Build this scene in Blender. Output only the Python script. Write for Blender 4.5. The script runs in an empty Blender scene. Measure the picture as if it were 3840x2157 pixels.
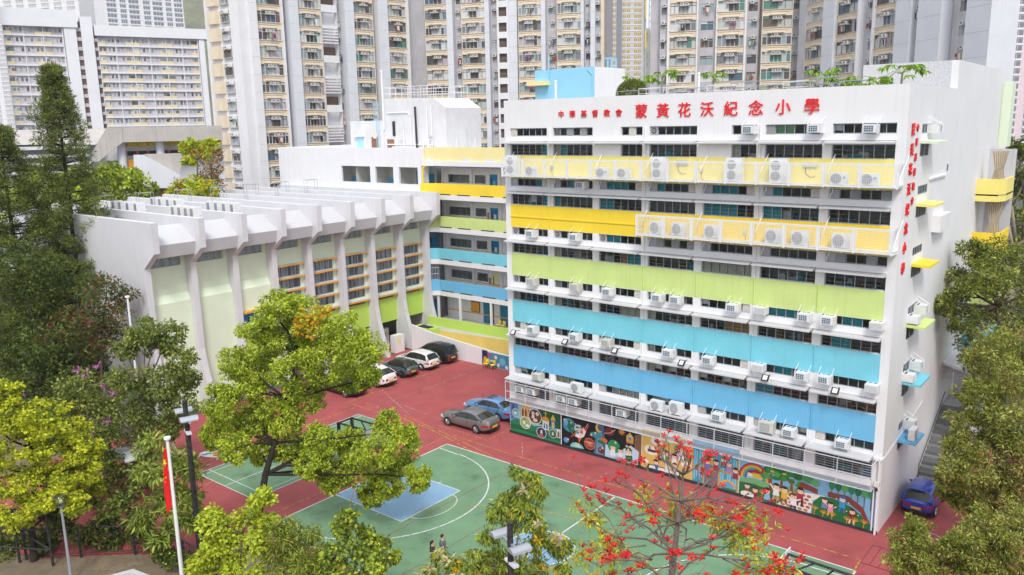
import bpy, math, random
import numpy as np
from mathutils import Vector, Matrix

random.seed(7)
RNG = np.random.default_rng(11)
SC = bpy.context.scene
COL = SC.collection
R = math.radians

# ------------------------------------------------------------------ camera
CAM_POS = Vector((35.864, -43.954, 22.257))
YAW, PITCH, ROLL = -0.6790, -0.1980, -0.0190
FPX, PW, PH = 3043.98, 3840.0, 2157.0
_f = Vector((math.sin(YAW)*math.cos(PITCH), math.cos(YAW)*math.cos(PITCH), math.sin(PITCH)))
_r = Vector((math.cos(YAW), -math.sin(YAW), 0))
_u = _r.cross(_f)
CR = _r*math.cos(ROLL) + _u*math.sin(ROLL)
CU = -_r*math.sin(ROLL) + _u*math.cos(ROLL)
CF = _f
cam_data = bpy.data.cameras.new('camera')
cam = bpy.data.objects.new('camera', cam_data)
COL.objects.link(cam)
m = Matrix((CR, CU, -CF)).transposed().to_4x4()
m.translation = CAM_POS
cam.matrix_world = m
cam_data.sensor_width = 36.0
cam_data.lens = FPX/PW*36.0
cam_data.clip_start = 0.5
cam_data.clip_end = 6000
SC.camera = cam

# ------------------------------------------------------------------ sky, sun, exposure
SUN_EL, SUN_AZ = R(50), R(140)          # azimuth clockwise from +Y (north)
world = bpy.data.worlds.new('World')
SC.world = world
world.use_nodes = True
nt = world.node_tree
for n in list(nt.nodes): nt.nodes.remove(n)
sky = nt.nodes.new('ShaderNodeTexSky'); sky.sky_type = 'NISHITA'; sky.sun_disc = False
sky.sun_elevation = SUN_EL; sky.sun_rotation = SUN_AZ; sky.air_density = 1.4; sky.dust_density = 3.0
mixn = nt.nodes.new('ShaderNodeMix'); mixn.data_type = 'RGBA'; mixn.inputs[0].default_value = 0.80
mixn.inputs[7].default_value = (9.2, 9.45, 10.25, 1)      # even bright cloud cover
bg = nt.nodes.new('ShaderNodeBackground'); bg.inputs[1].default_value = 0.082
wo = nt.nodes.new('ShaderNodeOutputWorld')
nt.links.new(sky.outputs[0], mixn.inputs[6]); nt.links.new(mixn.outputs[2], bg.inputs[0]); nt.links.new(bg.outputs[0], wo.inputs[0])
sun_d = bpy.data.lights.new('sun', 'SUN'); sun_d.energy = 1.5; sun_d.angle = R(15); sun_d.color = (1.0, 0.965, 0.91)
sun = bpy.data.objects.new('sun', sun_d); COL.objects.link(sun)
to_sun = Vector((math.sin(SUN_AZ)*math.cos(SUN_EL), math.cos(SUN_AZ)*math.cos(SUN_EL), math.sin(SUN_EL)))
sun.rotation_euler = to_sun.to_track_quat('Z', 'Y').to_euler()
SC.view_settings.view_transform = 'Standard'; SC.view_settings.look = 'None'
SC.view_settings.exposure = 0.80; SC.view_settings.gamma = 1.0; SC.view_settings.use_curve_mapping = False
SC.render.engine = 'CYCLES'
SC.cycles.max_bounces = 8; SC.cycles.diffuse_bounces = 5; SC.cycles.glossy_bounces = 3
SC.cycles.transparent_max_bounces = 12; SC.cycles.transmission_bounces = 3
SC.cycles.use_denoising = True
SC.cycles.sample_clamp_indirect = 6

def P(px, py, D):
    """world point D metres ahead of the camera (surveyed from the photograph)"""
    return CAM_POS + (CR*((px-PW/2)/FPX) - CU*((py-PH/2)/FPX) + CF)*D

# ------------------------------------------------------------------ materials
MATS = {}
def _newmat(name):
    mt = bpy.data.materials.new(name); mt.use_nodes = True
    t = mt.node_tree
    for n in list(t.nodes): t.nodes.remove(n)
    out = t.nodes.new('ShaderNodeOutputMaterial')
    MATS[name] = mt
    return mt, t, out
def N(t, kind, **kw):
    n = t.nodes.new(kind)
    for k, v in kw.items(): setattr(n, k, v)
    return n
def pm(name, col, rough=0.65, var=0.10, scale=1.2, streak=0.0, spec=0.35, metal=0.0, bump=0.0, bscale=40, coat=0.0, spots=0.0, objc=False):
    """painted / plain surface: soft mottling, optional rain streaks, optional fine relief"""
    mt, t, out = _newmat(name)
    b = N(t, 'ShaderNodeBsdfPrincipled')
    geo = N(t, 'ShaderNodeTexCoord') if objc else N(t, 'ShaderNodeNewGeometry')
    pos = geo.outputs['Object'] if objc else geo.outputs['Position']
    nz = N(t, 'ShaderNodeTexNoise'); nz.inputs['Scale'].default_value = scale; nz.inputs['Detail'].default_value = 6; nz.inputs['Roughness'].default_value = 0.62
    t.links.new(pos, nz.inputs['Vector'])
    mr = N(t, 'ShaderNodeMapRange'); mr.inputs[1].default_value = 0.3; mr.inputs[2].default_value = 0.7
    mr.inputs[3].default_value = 1-var; mr.inputs[4].default_value = 1+var*0.5
    t.links.new(nz.outputs[0], mr.inputs[0])
    fac = mr.outputs[0]
    if streak > 0:
        mp = N(t, 'ShaderNodeMapping'); mp.inputs['Scale'].default_value = (5.5, 5.5, 0.22)
        t.links.new(pos, mp.inputs[0])
        n2 = N(t, 'ShaderNodeTexNoise'); n2.inputs['Scale'].default_value = 1.0; n2.inputs['Detail'].default_value = 4
        t.links.new(mp.outputs[0], n2.inputs['Vector'])
        m2 = N(t, 'ShaderNodeMapRange'); m2.inputs[1].default_value = 0.52; m2.inputs[2].default_value = 0.78; m2.inputs[3].default_value = 1.0; m2.inputs[4].default_value = 1-streak
        t.links.new(n2.outputs[0], m2.inputs[0])
        mu = N(t, 'ShaderNodeMath', operation='MULTIPLY'); t.links.new(fac, mu.inputs[0]); t.links.new(m2.outputs[0], mu.inputs[1]); fac = mu.outputs[0]
    if spots > 0:
        n3 = N(t, 'ShaderNodeTexNoise'); n3.inputs['Scale'].default_value = 0.35; n3.inputs['Detail'].default_value = 8; n3.inputs['Roughness'].default_value = 0.7
        t.links.new(pos, n3.inputs['Vector'])
        m3 = N(t, 'ShaderNodeMapRange'); m3.inputs[1].default_value = 0.55; m3.inputs[2].default_value = 0.70; m3.inputs[3].default_value = 1.0; m3.inputs[4].default_value = 1-spots
        t.links.new(n3.outputs[0], m3.inputs[0])
        mu = N(t, 'ShaderNodeMath', operation='MULTIPLY'); t.links.new(fac, mu.inputs[0]); t.links.new(m3.outputs[0], mu.inputs[1]); fac = mu.outputs[0]
    vm = N(t, 'ShaderNodeVectorMath', operation='SCALE'); vm.inputs[0].default_value = col[:3]
    t.links.new(fac, vm.inputs['Scale'])
    t.links.new(vm.outputs[0], b.inputs['Base Color'])
    b.inputs['Roughness'].default_value = rough; b.inputs['Metallic'].default_value = metal
    b.inputs['Specular IOR Level'].default_value = spec
    if coat: b.inputs['Coat Weight'].default_value = coat; b.inputs['Coat Roughness'].default_value = 0.05
    if bump > 0:
        nb = N(t, 'ShaderNodeTexNoise'); nb.inputs['Scale'].default_value = bscale; nb.inputs['Detail'].default_value = 4
        t.links.new(pos, nb.inputs['Vector'])
        bp = N(t, 'ShaderNodeBump'); bp.inputs['Strength'].default_value = bump; bp.inputs['Distance'].default_value = 0.02
        t.links.new(nb.outputs[0], bp.inputs['Height']); t.links.new(bp.outputs[0], b.inputs['Normal'])
    t.links.new(b.outputs[0], out.inputs[0])
    return mt
def glass_mat(name, tint=(0.82, 0.86, 0.86), rough=0.03):
    mt, t, out = _newmat(name)
    tr = N(t, 'ShaderNodeBsdfTransparent'); tr.inputs[0].default_value = (*tint, 1)
    gl = N(t, 'ShaderNodeBsdfGlossy'); gl.inputs['Roughness'].default_value = rough; gl.inputs[0].default_value = (.9, .93, .95, 1)
    fr = N(t, 'ShaderNodeFresnel'); fr.inputs[0].default_value = 1.45
    mx = N(t, 'ShaderNodeMixShader')
    t.links.new(fr.outputs[0], mx.inputs[0]); t.links.new(tr.outputs[0], mx.inputs[1]); t.links.new(gl.outputs[0], mx.inputs[2]); t.links.new(mx.outputs[0], out.inputs[0])
    return mt
def leaf_mat(name, col, trans=0.35, var=0.35):
    mt, t, out = _newmat(name)
    geo = N(t, 'ShaderNodeNewGeometry')
    mr = N(t, 'ShaderNodeMapRange'); mr.inputs[3].default_value = 1-var; mr.inputs[4].default_value = 1+var
    t.links.new(geo.outputs['Random Per Island'], mr.inputs[0])
    vm = N(t, 'ShaderNodeVectorMath', operation='SCALE'); vm.inputs[0].default_value = col[:3]; t.links.new(mr.outputs[0], vm.inputs['Scale'])
    b = N(t, 'ShaderNodeBsdfPrincipled'); b.inputs['Roughness'].default_value = 0.5; b.inputs['Specular IOR Level'].default_value = 0.25
    t.links.new(vm.outputs[0], b.inputs['Base Color'])
    tl = N(t, 'ShaderNodeBsdfTranslucent'); t.links.new(vm.outputs[0], tl.inputs[0])
    mx = N(t, 'ShaderNodeMixShader'); mx.inputs[0].default_value = trans
    t.links.new(b.outputs[0], mx.inputs[1]); t.links.new(tl.outputs[0], mx.inputs[2]); t.links.new(mx.outputs[0], out.inputs[0])
    return mt
def curtain_mat(name, stops, rough=0.35, spec=0.5):
    """far window panes: curtains and dark rooms, picked per pane and per window"""
    mt, t, out = _newmat(name)
    oi = N(t, 'ShaderNodeObjectInfo'); geo = N(t, 'ShaderNodeNewGeometry')
    wn = N(t, 'ShaderNodeTexWhiteNoise', noise_dimensions='2D')
    cb = N(t, 'ShaderNodeCombineXYZ'); t.links.new(oi.outputs['Random'], cb.inputs[0])
    q = N(t, 'ShaderNodeMath', operation='MULTIPLY'); q.inputs[1].default_value = 2.2; t.links.new(geo.outputs['Random Per Island'], q.inputs[0])
    fl = N(t, 'ShaderNodeMath', operation='FLOOR'); t.links.new(q.outputs[0], fl.inputs[0]); t.links.new(fl.outputs[0], cb.inputs[1])
    t.links.new(cb.outputs[0], wn.inputs['Vector'])
    rp = N(t, 'ShaderNodeValToRGB'); rp.color_ramp.interpolation = 'CONSTANT'
    el = rp.color_ramp.elements
    while len(el) < len(stops): el.new(0.5)
    for i, c in enumerate(stops): el[i].position = i/len(stops); el[i].color = (*c, 1)
    t.links.new(wn.outputs['Value'], rp.inputs[0])
    tc = N(t, 'ShaderNodeTexCoord'); wv = N(t, 'ShaderNodeTexWave'); wv.inputs['Scale'].default_value = 3.0; wv.inputs['Distortion'].default_value = 2.5
    t.links.new(geo.outputs['Position'], wv.inputs['Vector'])
    mr = N(t, 'ShaderNodeMapRange'); mr.inputs[3].default_value = 0.72; mr.inputs[4].default_value = 1.08; t.links.new(wv.outputs['Fac'], mr.inputs[0])
    vm = N(t, 'ShaderNodeVectorMath', operation='SCALE'); t.links.new(rp.outputs[0], vm.inputs[0]); t.links.new(mr.outputs[0], vm.inputs['Scale'])
    b = N(t, 'ShaderNodeBsdfPrincipled'); b.inputs['Roughness'].default_value = rough; b.inputs['Specular IOR Level'].default_value = spec
    t.links.new(vm.outputs[0], b.inputs['Base Color']); t.links.new(b.outputs[0], out.inputs[0])
    return mt
def attr_mat(name, rough=0.7):
    """hand-painted artwork: colour carried by the painted shapes"""
    mt, t, out = _newmat(name)
    a = N(t, 'ShaderNodeAttribute'); a.attribute_name = 'paint'
    geo = N(t, 'ShaderNodeNewGeometry')
    nz = N(t, 'ShaderNodeTexNoise'); nz.inputs['Scale'].default_value = 9; nz.inputs['Detail'].default_value = 5; t.links.new(geo.outputs['Position'], nz.inputs['Vector'])
    mr = N(t, 'ShaderNodeMapRange'); mr.inputs[3].default_value = 0.78; mr.inputs[4].default_value = 1.18; t.links.new(nz.outputs[0], mr.inputs[0])
    vm = N(t, 'ShaderNodeVectorMath', operation='SCALE'); t.links.new(a.outputs['Color'], vm.inputs[0]); t.links.new(mr.outputs[0], vm.inputs['Scale'])
    b = N(t, 'ShaderNodeBsdfPrincipled'); b.inputs['Roughness'].default_value = rough
    t.links.new(vm.outputs[0], b.inputs['Base Color']); t.links.new(b.outputs[0], out.inputs[0])
    return mt

def srgb(r, g, b, k=1.0):
    f = lambda c: ((c/255+0.055)/1.055)**2.4 if c/255 > 0.04045 else c/255/12.92
    return (min(f(r)*k, .9), min(f(g)*k, .9), min(f(b)*k, .9))

pm('white', (.79, .79, .805), streak=.075, var=.045, scale=.5, spots=.03)
pm('white_trim', (.80, .80, .81), var=.04, scale=2, rough=.5)
pm('lime', (.60, .73, .26), var=.07, scale=.6, streak=.09)
pm('lime_hall', (.50, .70, .12), var=.05, scale=.6)
pm('pale_green', (.74, .83, .64), var=.04, scale=.6, streak=.03)
pm('yellow', (.90, .66, .045), var=.07, scale=.6, streak=.08)
pm('pale_yellow', (.88, .76, .22), var=.05, scale=.6, streak=.04)
pm('cream_yellow', (.86, .76, .36), var=.05, scale=.6)
pm('cyan', (.20, .60, .73), var=.07, scale=.6, streak=.09)
pm('blue', (.165, .48, .75), var=.07, scale=.6, streak=.09)
pm('sky_paint', (.30, .62, .82), var=.05, scale=.6, streak=.05)
pm('orange', (.78, .38, .06), var=.08, scale=2)
pm('ramp_yellow', (.78, .58, .16), var=.08, scale=1)
pm('alu', (.36, .40, .46), rough=.45, metal=.2, var=.08)
pm('alu_light', (.50, .53, .60), rough=.45, var=.08)
pm('steel_white', (.78, .79, .80), rough=.4, var=.06, scale=3)
pm('steel_grey', (.42, .45, .50), rough=.4, metal=.4, var=.1)
pm('steel_blue', (.35, .62, .78), rough=.5)
pm('black_steel', (.022, .023, .028), rough=.45, var=.5, scale=12)
pm('ac_white', (.76, .77, .78), rough=.45, var=.06, scale=4)
pm('ac_beige', (.62, .60, .54), rough=.5, var=.12, scale=4)
pm('ac_grille', (.09, .16, .23), rough=.5)
pm('ac_grille_grey', (.38, .39, .41), rough=.6)
pm('dark', (.03, .03, .033), rough=.6)
pm('brown_fan', (.20, .12, .085), rough=.6)
pm('fan_cream', (.70, .66, .56), rough=.5)
pm('panel_grey', (.45, .46, .52), rough=.5)
pm('panel_light', (.62, .64, .68), rough=.45)
pm('louvre', (.55, .56, .57), rough=.5)
pm('teal_blind', (.05, .40, .46), rough=.7, var=.15, scale=3)
pm('green_blind', (.28, .50, .26), rough=.7)
pm('cream_blind', (.62, .58, .46), rough=.8, var=.2, scale=5)
pm('paper', (.75, .75, .74), rough=.8)
pm('board', (.42, .24, .09), rough=.7, var=.2, scale=4)
pm('room_wall', (.66, .64, .58), rough=.8)
pm('room_floor', (.34, .28, .22), rough=.6)
pm('wood', (.26, .13, .06), rough=.6, var=.25, scale=4)
pm('red_letter', (.78, .015, .02), rough=.35, var=.05)
pm('concrete', (.56, .56, .59), rough=.85, var=.12, scale=.35, streak=.14)
pm('concrete_pale', (.70, .715, .76), rough=.85, var=.06, scale=.35, streak=.06)
pm('concrete_old', (.50, .47, .44), rough=.9, var=.14, scale=.4, streak=.28)
pm('step_grey', (.17, .17, .175), rough=.9, var=.25, scale=2)
pm('plinth', (.04, .04, .045), rough=.7, var=.3, scale=4)
pm('door_blue', (.02, .22, .42), rough=.45)
pm('door_pale', (.36, .66, .78), rough=.5)
pm('door_brown', (.25, .13, .07), rough=.6)
pm('door_grey', (.55, .56, .58), rough=.5)
pm('curtain_grey', (.80, .80, .82), rough=.85, var=.25, scale=6)
pm('curtain_dark', (.30, .31, .36), rough=.85, var=.25, scale=6)
pm('fascia_white', (.56, .56, .575), rough=.7, var=.05, scale=.5, streak=.06)
pm('white_old', (.68, .68, .69), rough=.75, var=.10, scale=.6, streak=.14)
pm('hall_white', (.66, .66, .685), rough=.7, var=.06, scale=.5, streak=.09)
pm('roof_white', (.46, .46, .475), rough=.8, var=.10, scale=.5, spots=.10)
pm('curtain_beige', (.55, .47, .36), rough=.85, var=.15, scale=6)
pm('pebble', (.62, .62, .64), rough=.9, var=.25, scale=9, bump=.6, bscale=18)
pm('roof_floor', (.45, .45, .45), rough=.9, var=.2)
pm('floor_tile', (.60, .59, .57), rough=.7, var=.15)
glass_mat('glass')
attr_mat('mural_paint')

# ------------------------------------------------------------------ mesh helpers
def world_of(o):
    mw = o.matrix_basis.copy()
    return world_of(o.parent) @ o.matrix_parent_inverse @ mw if o.parent else mw
class MB:
    def __init__(s, M=None): s.v = []; s.f = []; s.m = []; s.M = M
    def add(s, vs, fs, mi=0):
        b = len(s.v)
        s.v.extend([tuple(s.M @ Vector(q)) for q in vs] if s.M is not None else [tuple(q) for q in vs])
        for f in fs: s.f.append(tuple(b+i for i in f)); s.m.append(mi)
        return s
    def box(s, x0, x1, y0, y1, z0, z1, mi=0):
        return s.add([(x0,y0,z0),(x1,y0,z0),(x1,y1,z0),(x0,y1,z0),(x0,y0,z1),(x1,y0,z1),(x1,y1,z1),(x0,y1,z1)],
              [(0,3,2,1),(4,5,6,7),(0,1,5,4),(1,2,6,5),(2,3,7,6),(3,0,4,7)], mi)
    def quad(s, a, b, c, d, mi=0): return s.add([a, b, c, d], [(0,1,2,3)], mi)
    def poly(s, pts, mi=0): return s.add(pts, [tuple(range(len(pts)))], mi)
    def prism(s, pts, axis, a, b, mi=0):
        """pts: 2-D outline in the two other axes, extruded along axis from a to b"""
        n = len(pts)
        mk = {'x': lambda p, t: (t, p[0], p[1]), 'y': lambda p, t: (p[0], t, p[1]), 'z': lambda p, t: (p[0], p[1], t)}[axis]
        vs = [mk(p, a) for p in pts] + [mk(p, b) for p in pts]
        return s.add(vs, [tuple(range(n)), tuple(range(2*n-1, n-1, -1))] + [(i, (i+1) % n, n+(i+1) % n, n+i) for i in range(n)], mi)
    def tube(s, p0, p1, r, n=8, mi=0, r1=None, caps=True):
        p0 = Vector(p0); p1 = Vector(p1); r1 = r if r1 is None else r1
        d = (p1-p0)
        if d.length < 1e-6: return s
        d.normalize(); a = d.orthogonal().normalized(); b = d.cross(a)
        vs = []
        for p, rr in ((p0, r), (p1, r1)):
            vs += [p + a*(rr*math.cos(2*math.pi*i/n)) + b*(rr*math.sin(2*math.pi*i/n)) for i in range(n)]
        fs = [(i, (i+1) % n, n+(i+1) % n, n+i) for i in range(n)]
        if caps: fs += [tuple(range(n-1, -1, -1)), tuple(range(n, 2*n))]
        return s.add(vs, fs, mi)
    def path(s, pts, r, n=6, mi=0, r1=None):
        k = len(pts)-1
        for i in range(k):
            ra = r if r1 is None else r+(r1-r)*i/k
            rb = r if r1 is None else r+(r1-r)*(i+1)/k
            s.tube(pts[i], pts[i+1], ra, n, mi, rb, caps=(i in (0, k-1)))
        return s
    def ball(s, c, rx, ry=None, rz=None, nu=12, nv=8, mi=0):
        ry = rx if ry is None else ry; rz = rx if rz is None else rz
        vs = [(c[0], c[1], c[2]-rz)]
        for j in range(1, nv):
            t = math.pi*j/nv - math.pi/2
            vs += [(c[0]+rx*math.cos(t)*math.cos(2*math.pi*i/nu), c[1]+ry*math.cos(t)*math.sin(2*math.pi*i/nu), c[2]+rz*math.sin(t)) for i in range(nu)]
        vs.append((c[0], c[1], c[2]+rz))
        fs = [(0, 1+(i+1) % nu, 1+i) for i in range(nu)]
        for j in range(nv-2):
            for i in range(nu):
                a = 1+j*nu+i; b = 1+j*nu+(i+1) % nu
                fs.append((a, b, b+nu, a+nu))
        top = len(vs)-1; o = 1+(nv-2)*nu
        fs += [(o+i, o+(i+1) % nu, top) for i in range(nu)]
        return s.add(vs, fs, mi)
    def disc(s, c, r, axis='y', n=16, mi=0):
        vs = []
        for i in range(n):
            a = 2*math.pi*i/n
            o = {'y': (r*math.cos(a), 0, r*math.sin(a)), 'z': (r*math.cos(a), r*math.sin(a), 0), 'x': (0, r*math.cos(a), r*math.sin(a))}[axis]
            vs.append((c[0]+o[0], c[1]+o[1], c[2]+o[2]))
        return s.add(vs, [tuple(range(n))], mi)
    def mesh(s, name, mats, smooth=False):
        me = bpy.data.meshes.new(name)
        me.from_pydata(s.v, [], s.f)
        for mt in (mats if isinstance(mats, (list, tuple)) else [mats]):
            me.materials.append(MATS[mt] if isinstance(mt, str) else mt)
        if len(s.f): me.polygons.foreach_set('material_index', s.m)
        if smooth: me.polygons.foreach_set('use_smooth', [True]*len(s.f))
        me.update()
        return me
    def build(s, name, mats, parent=None, smooth=False, local=False):
        return link(name, s.mesh(name, mats, smooth), parent, local)
def link(name, me, parent=None, local=False, loc=None, rotz=0, scale=None):
    o = bpy.data.objects.new(name, me)
    COL.objects.link(o)
    if parent is not None:
        o.parent = parent
        if not local: o.matrix_parent_inverse = world_of(parent).inverted()
    if loc is not None: o.location = loc
    if rotz: o.rotation_euler = (0, 0, rotz)
    if scale is not None: o.scale = scale
    return o
def tag(o, label, cat, group=None):
    o['label'] = label; o['category'] = cat
    if group: o['group'] = group
    return o
def thing(name, label, cat, loc=(0, 0, 0), rotz=0, group=None):
    o = bpy.data.objects.new(name, None); COL.objects.link(o)
    o.empty_display_size = 0.3
    o.location = loc; o.rotation_euler = (0, 0, rotz)
    return tag(o, label, cat, group)
def struct(o): o['kind'] = 'structure'; return o
def stuff(o): o['kind'] = 'stuff'; return o
def smooth_auto(o, ang=35):
    me = o.data
    me.polygons.foreach_set('use_smooth', [True]*len(me.polygons))
    try: me.set_sharp_from_angle(angle=R(ang))
    except Exception: pass
    return o
M_SIDE = Matrix.Translation((25.6, 0, 0)) @ Matrix.Rotation(R(90), 4, 'Z')     # local -y looks along +x
M_HALL = Matrix.Translation((-24.4, 0, 0)) @ Matrix.Rotation(R(90), 4, 'Z')
def wall_open(mb, u0, u1, z0, z1, ops, matf=lambda u, z: 0, depth=.2, ub=(), zb=(), y=0, rev=0):
    us = sorted({u0, u1, *ub, *[o[0] for o in ops], *[o[1] for o in ops]})
    zs = sorted({z0, z1, *zb, *[o[2] for o in ops], *[o[3] for o in ops]})
    us = [u for u in us if u0 <= u <= u1]; zs = [z for z in zs if z0 <= z <= z1]
    for i in range(len(us)-1):
        for j in range(len(zs)-1):
            uc = (us[i]+us[i+1])/2; zc = (zs[j]+zs[j+1])/2
            if any(a < uc < b and c < zc < d for a, b, c, d in ops): continue
            mb.quad((us[i], y, zs[j]), (us[i+1], y, zs[j]), (us[i+1], y, zs[j+1]), (us[i], y, zs[j+1]), matf(uc, zc))
    for a, b, c, d in ops:
        e = y+depth
        mb.quad((a, y, c), (b, y, c), (b, e, c), (a, e, c), rev); mb.quad((a, y, d), (a, e, d), (b, e, d), (b, y, d), rev)
        mb.quad((a, y, c), (a, e, c), (a, e, d), (a, y, d), rev); mb.quad((b, y, c), (b, y, d), (b, e, d), (b, e, c), rev)

# ------------------------------------------------------------------ ground and court
pm('earth', (.10, .095, .075), rough=.95, var=.3, scale=.15, bump=.3, bscale=6)
pm('red_court', (.39, .085, .088), rough=.72, var=.20, scale=.45, spots=.32, bump=.12, bscale=60)
pm('green_court', (.162, .292, .168), rough=.72, var=.16, scale=.5, spots=.42, bump=.12, bscale=60)
pm('key_blue', (.24, .40, .57), rough=.72, var=.1, scale=.7, spots=.15)
def worn(name, col, cut=.42):
    """painted line, worn through in patches"""
    mt, t, out = _newmat(name)
    geo = N(t, 'ShaderNodeNewGeometry'); nz = N(t, 'ShaderNodeTexNoise'); nz.inputs['Scale'].default_value = 3.5; nz.inputs['Detail'].default_value = 8; nz.inputs['Roughness'].default_value = .7
    t.links.new(geo.outputs['Position'], nz.inputs['Vector'])
    mr = N(t, 'ShaderNodeMapRange'); mr.inputs[1].default_value = cut-.06; mr.inputs[2].default_value = cut+.1; t.links.new(nz.outputs[0], mr.inputs[0])
    b = N(t, 'ShaderNodeBsdfPrincipled'); b.inputs['Base Color'].default_value = (*col, 1); b.inputs['Roughness'].default_value = .7
    tr = N(t, 'ShaderNodeBsdfTransparent'); mx = N(t, 'ShaderNodeMixShader')
    t.links.new(mr.outputs[0], mx.inputs[0]); t.links.new(tr.outputs[0], mx.inputs[1]); t.links.new(b.outputs[0], mx.inputs[2]); t.links.new(mx.outputs[0], out.inputs[0])
worn('line_white', (.66, .68, .66), .34)
worn('line_yellow', (.62, .36, .05), .46)
worn('line_red', (.36, .07, .05), .47)
worn('line_faint', (.60, .48, .46), .50)
pm('soil', (.20, .155, .105), rough=.95, var=.3, scale=1.2, bump=.5, bscale=14)
pm('paving', (.34, .31, .29), rough=.9, var=.2, scale=1)
g = MB(); g.quad((-3000, -3000, -.03), (3000, -3000, -.03), (3000, 3000, -.03), (-3000, 3000, -.03))
struct(g.build('ground', 'earth'))
g = MB(); g.poly([(-22.6, -30, 0), (-9.4, -29.4, 0), (-5.2, -25.6, 0), (-3.2, -24.75, 0), (33.5, -24.75, 0), (33.5, 16.6, 0), (-22.6, 16.6, 0)])
playground = struct(g.build('playground', 'red_court'))
g = MB(); g.quad((-40, -40, -.008), (44, -40, -.008), (44, -21.2, -.008), (-40, -21.2, -.008))
struct(g.build('planting_soil', 'soil'))
CX0, CX1, CY0, CY1 = -2.2, 25.8, -19.5, -4.5
def flat(name, mat, pts, z, parent=playground):
    g = MB(); g.poly([(x, y, z) for x, y in pts]); return struct(g.build(name, mat, parent))
flat('green_surface', 'green_court', [(CX0, CY0), (CX1, CY0), (CX1, CY1), (CX0, CY1)], .004)
flat('green_surface', 'green_court', [(-12.1, -18), (-5.8, -18), (-5.8, -4.2), (-12.1, -4.2)], .004)
KM = -12.06
for sx, x0 in ((1, CX0), (-1, CX1)):
    flat('key_surface', 'key_blue', [(x0, KM-2.5), (x0+sx*5.85, KM-2.5), (x0+sx*5.85, KM+2.5), (x0, KM+2.5)][::sx], .008)
flat('centre_surface', 'key_blue', [(11.8+1.8*math.cos(a*math.pi/24), KM+1.8*math.sin(a*math.pi/24)) for a in range(48)], .008)
def stroke(mb, pts, w, z, closed=False):
    pts = [Vector((x, y, 0)) for x, y in pts]
    if closed: pts.append(pts[0])
    for a, b in zip(pts, pts[1:]):
        d = (b-a).normalized(); n = Vector((-d.y, d.x, 0))*w/2; e = d*w*.25
        mb.quad(*[(q.x, q.y, z) for q in (a-n-e, b-n+e, b+n+e, a+n-e)])
def arc(cx, cy, r, a0, a1, n=40): return [(cx+r*math.cos(R(a0+(a1-a0)*i/n)), cy+r*math.sin(R(a0+(a1-a0)*i/n))) for i in range(n+1)]
wl = MB(); zl = .012
stroke(wl, [(CX0, CY0), (CX1, CY0), (CX1, CY1), (CX0, CY1)], .09, zl, True)
stroke(wl, [(11.8, CY0), (11.8, CY1)], .09, zl)
stroke(wl, arc(11.8, KM, 1.8, 0, 360), .08, zl)
for sx, x0 in ((1, CX0), (-1, CX1)):
    stroke(wl, [(x0, KM-2.5), (x0+sx*5.85, KM-2.5), (x0+sx*5.85, KM+2.5), (x0, KM+2.5)], .07, zl+.002)
    stroke(wl, [(x0+sx*5.85+sx*a, b) for a, b in [(math.sin(R(t))*1.25*.95, KM+1.25*math.cos(R(t))*1.45) for t in range(0, 181, 8)]], .07, zl)
    pts = [(x0, CY1-.85), (x0+sx*1.9, CY1-.95)] + [(x0+sx*1.6+sx*6.6*math.cos(R(t)), KM+6.7*math.sin(R(t))) for t in range(86, -87, -5)] + [(x0+sx*1.9, CY0+.95), (x0, CY0+.85)]
    stroke(wl, pts, .09, zl)
    for q in (2.0, 3.0, 4.0): 
        for s2 in (-1, 1): stroke(wl, [(x0+sx*q, KM+s2*2.5), (x0+sx*q, KM+s2*2.75)], .06, zl)
wl.build('white_line', 'line_white', playground)
bl = MB()
for pts in ([(-12.1, -18), (-5.8, -18), (-5.8, -4.2), (-12.1, -4.2)], [(-11.6, -18), (-11.6, -4.2)], [(-6.3, -18), (-6.3, -4.2)], [(-12.1, -17.2), (-5.8, -17.2)], [(-12.1, -5), (-5.8, -5)], [(-8.95, -18), (-8.95, -13)], [(-12.1, -13), (-5.8, -13)], [(-12.1, -9.2), (-5.8, -9.2)], [(-8.95, -9.2), (-8.95, -4.2)]):
    stroke(bl, pts, .06, zl, closed=len(pts) == 4)
bl.build('badminton_line', 'line_white', playground)
yl = MB(); zy = .016
for pts in ([(-15.1, 11.55), (-15.0, -3.0)], [(-14.4, -2.95), (-5.2, -2.95), (1.9, -3.24), (25.7, -3.3), (25.75, -8)],
            [(-5.2, -2.2), (-.35, -2.3), (-.4, .2)], [(-9, -2.2), (-4, -3.1), (2, -4.3)], [(-13.8, -2.0), (-5, -3.2), (0, -4.4)],
            [(-16.4, 8.3), (-15.1, 8.3)], [(-16.4, 5.6), (-15.1, 5.6)], [(-16.4, 2.6), (-15.1, 2.6)], [(-16.4, 0), (-15.1, 0)],
            [(-13.5, -3.2), (-13.5, -20.5), (-3.2, -20.5), (-3.2, -3.5)], [(-3.2, -12), (5, -20.5)], [(14, -19.5), (14, -3.5)]):
    stroke(yl, pts, .07, zy)
stroke(yl, arc(-13.5, -18.6, 3.4, -40, 70), .07, zy)
stroke(yl, arc(11.8, -18.2, 9.8, 30, 150), .06, zy)
yl.build('yellow_line', 'line_yellow', playground)
rl = MB()
for pts in ([(4.2, -18.5), (4.2, -6.2), (22, -6.6)], [(7.8, -6.4), (7.8, -18.5), (22, -18.5)], [(12.6, -6.5), (12.6, -5.2)], [(18, -6.5), (18, -18.5)]):
    stroke(rl, pts, .05, zy)
rl.build('red_line', 'line_red', playground)
fl = MB()
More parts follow.
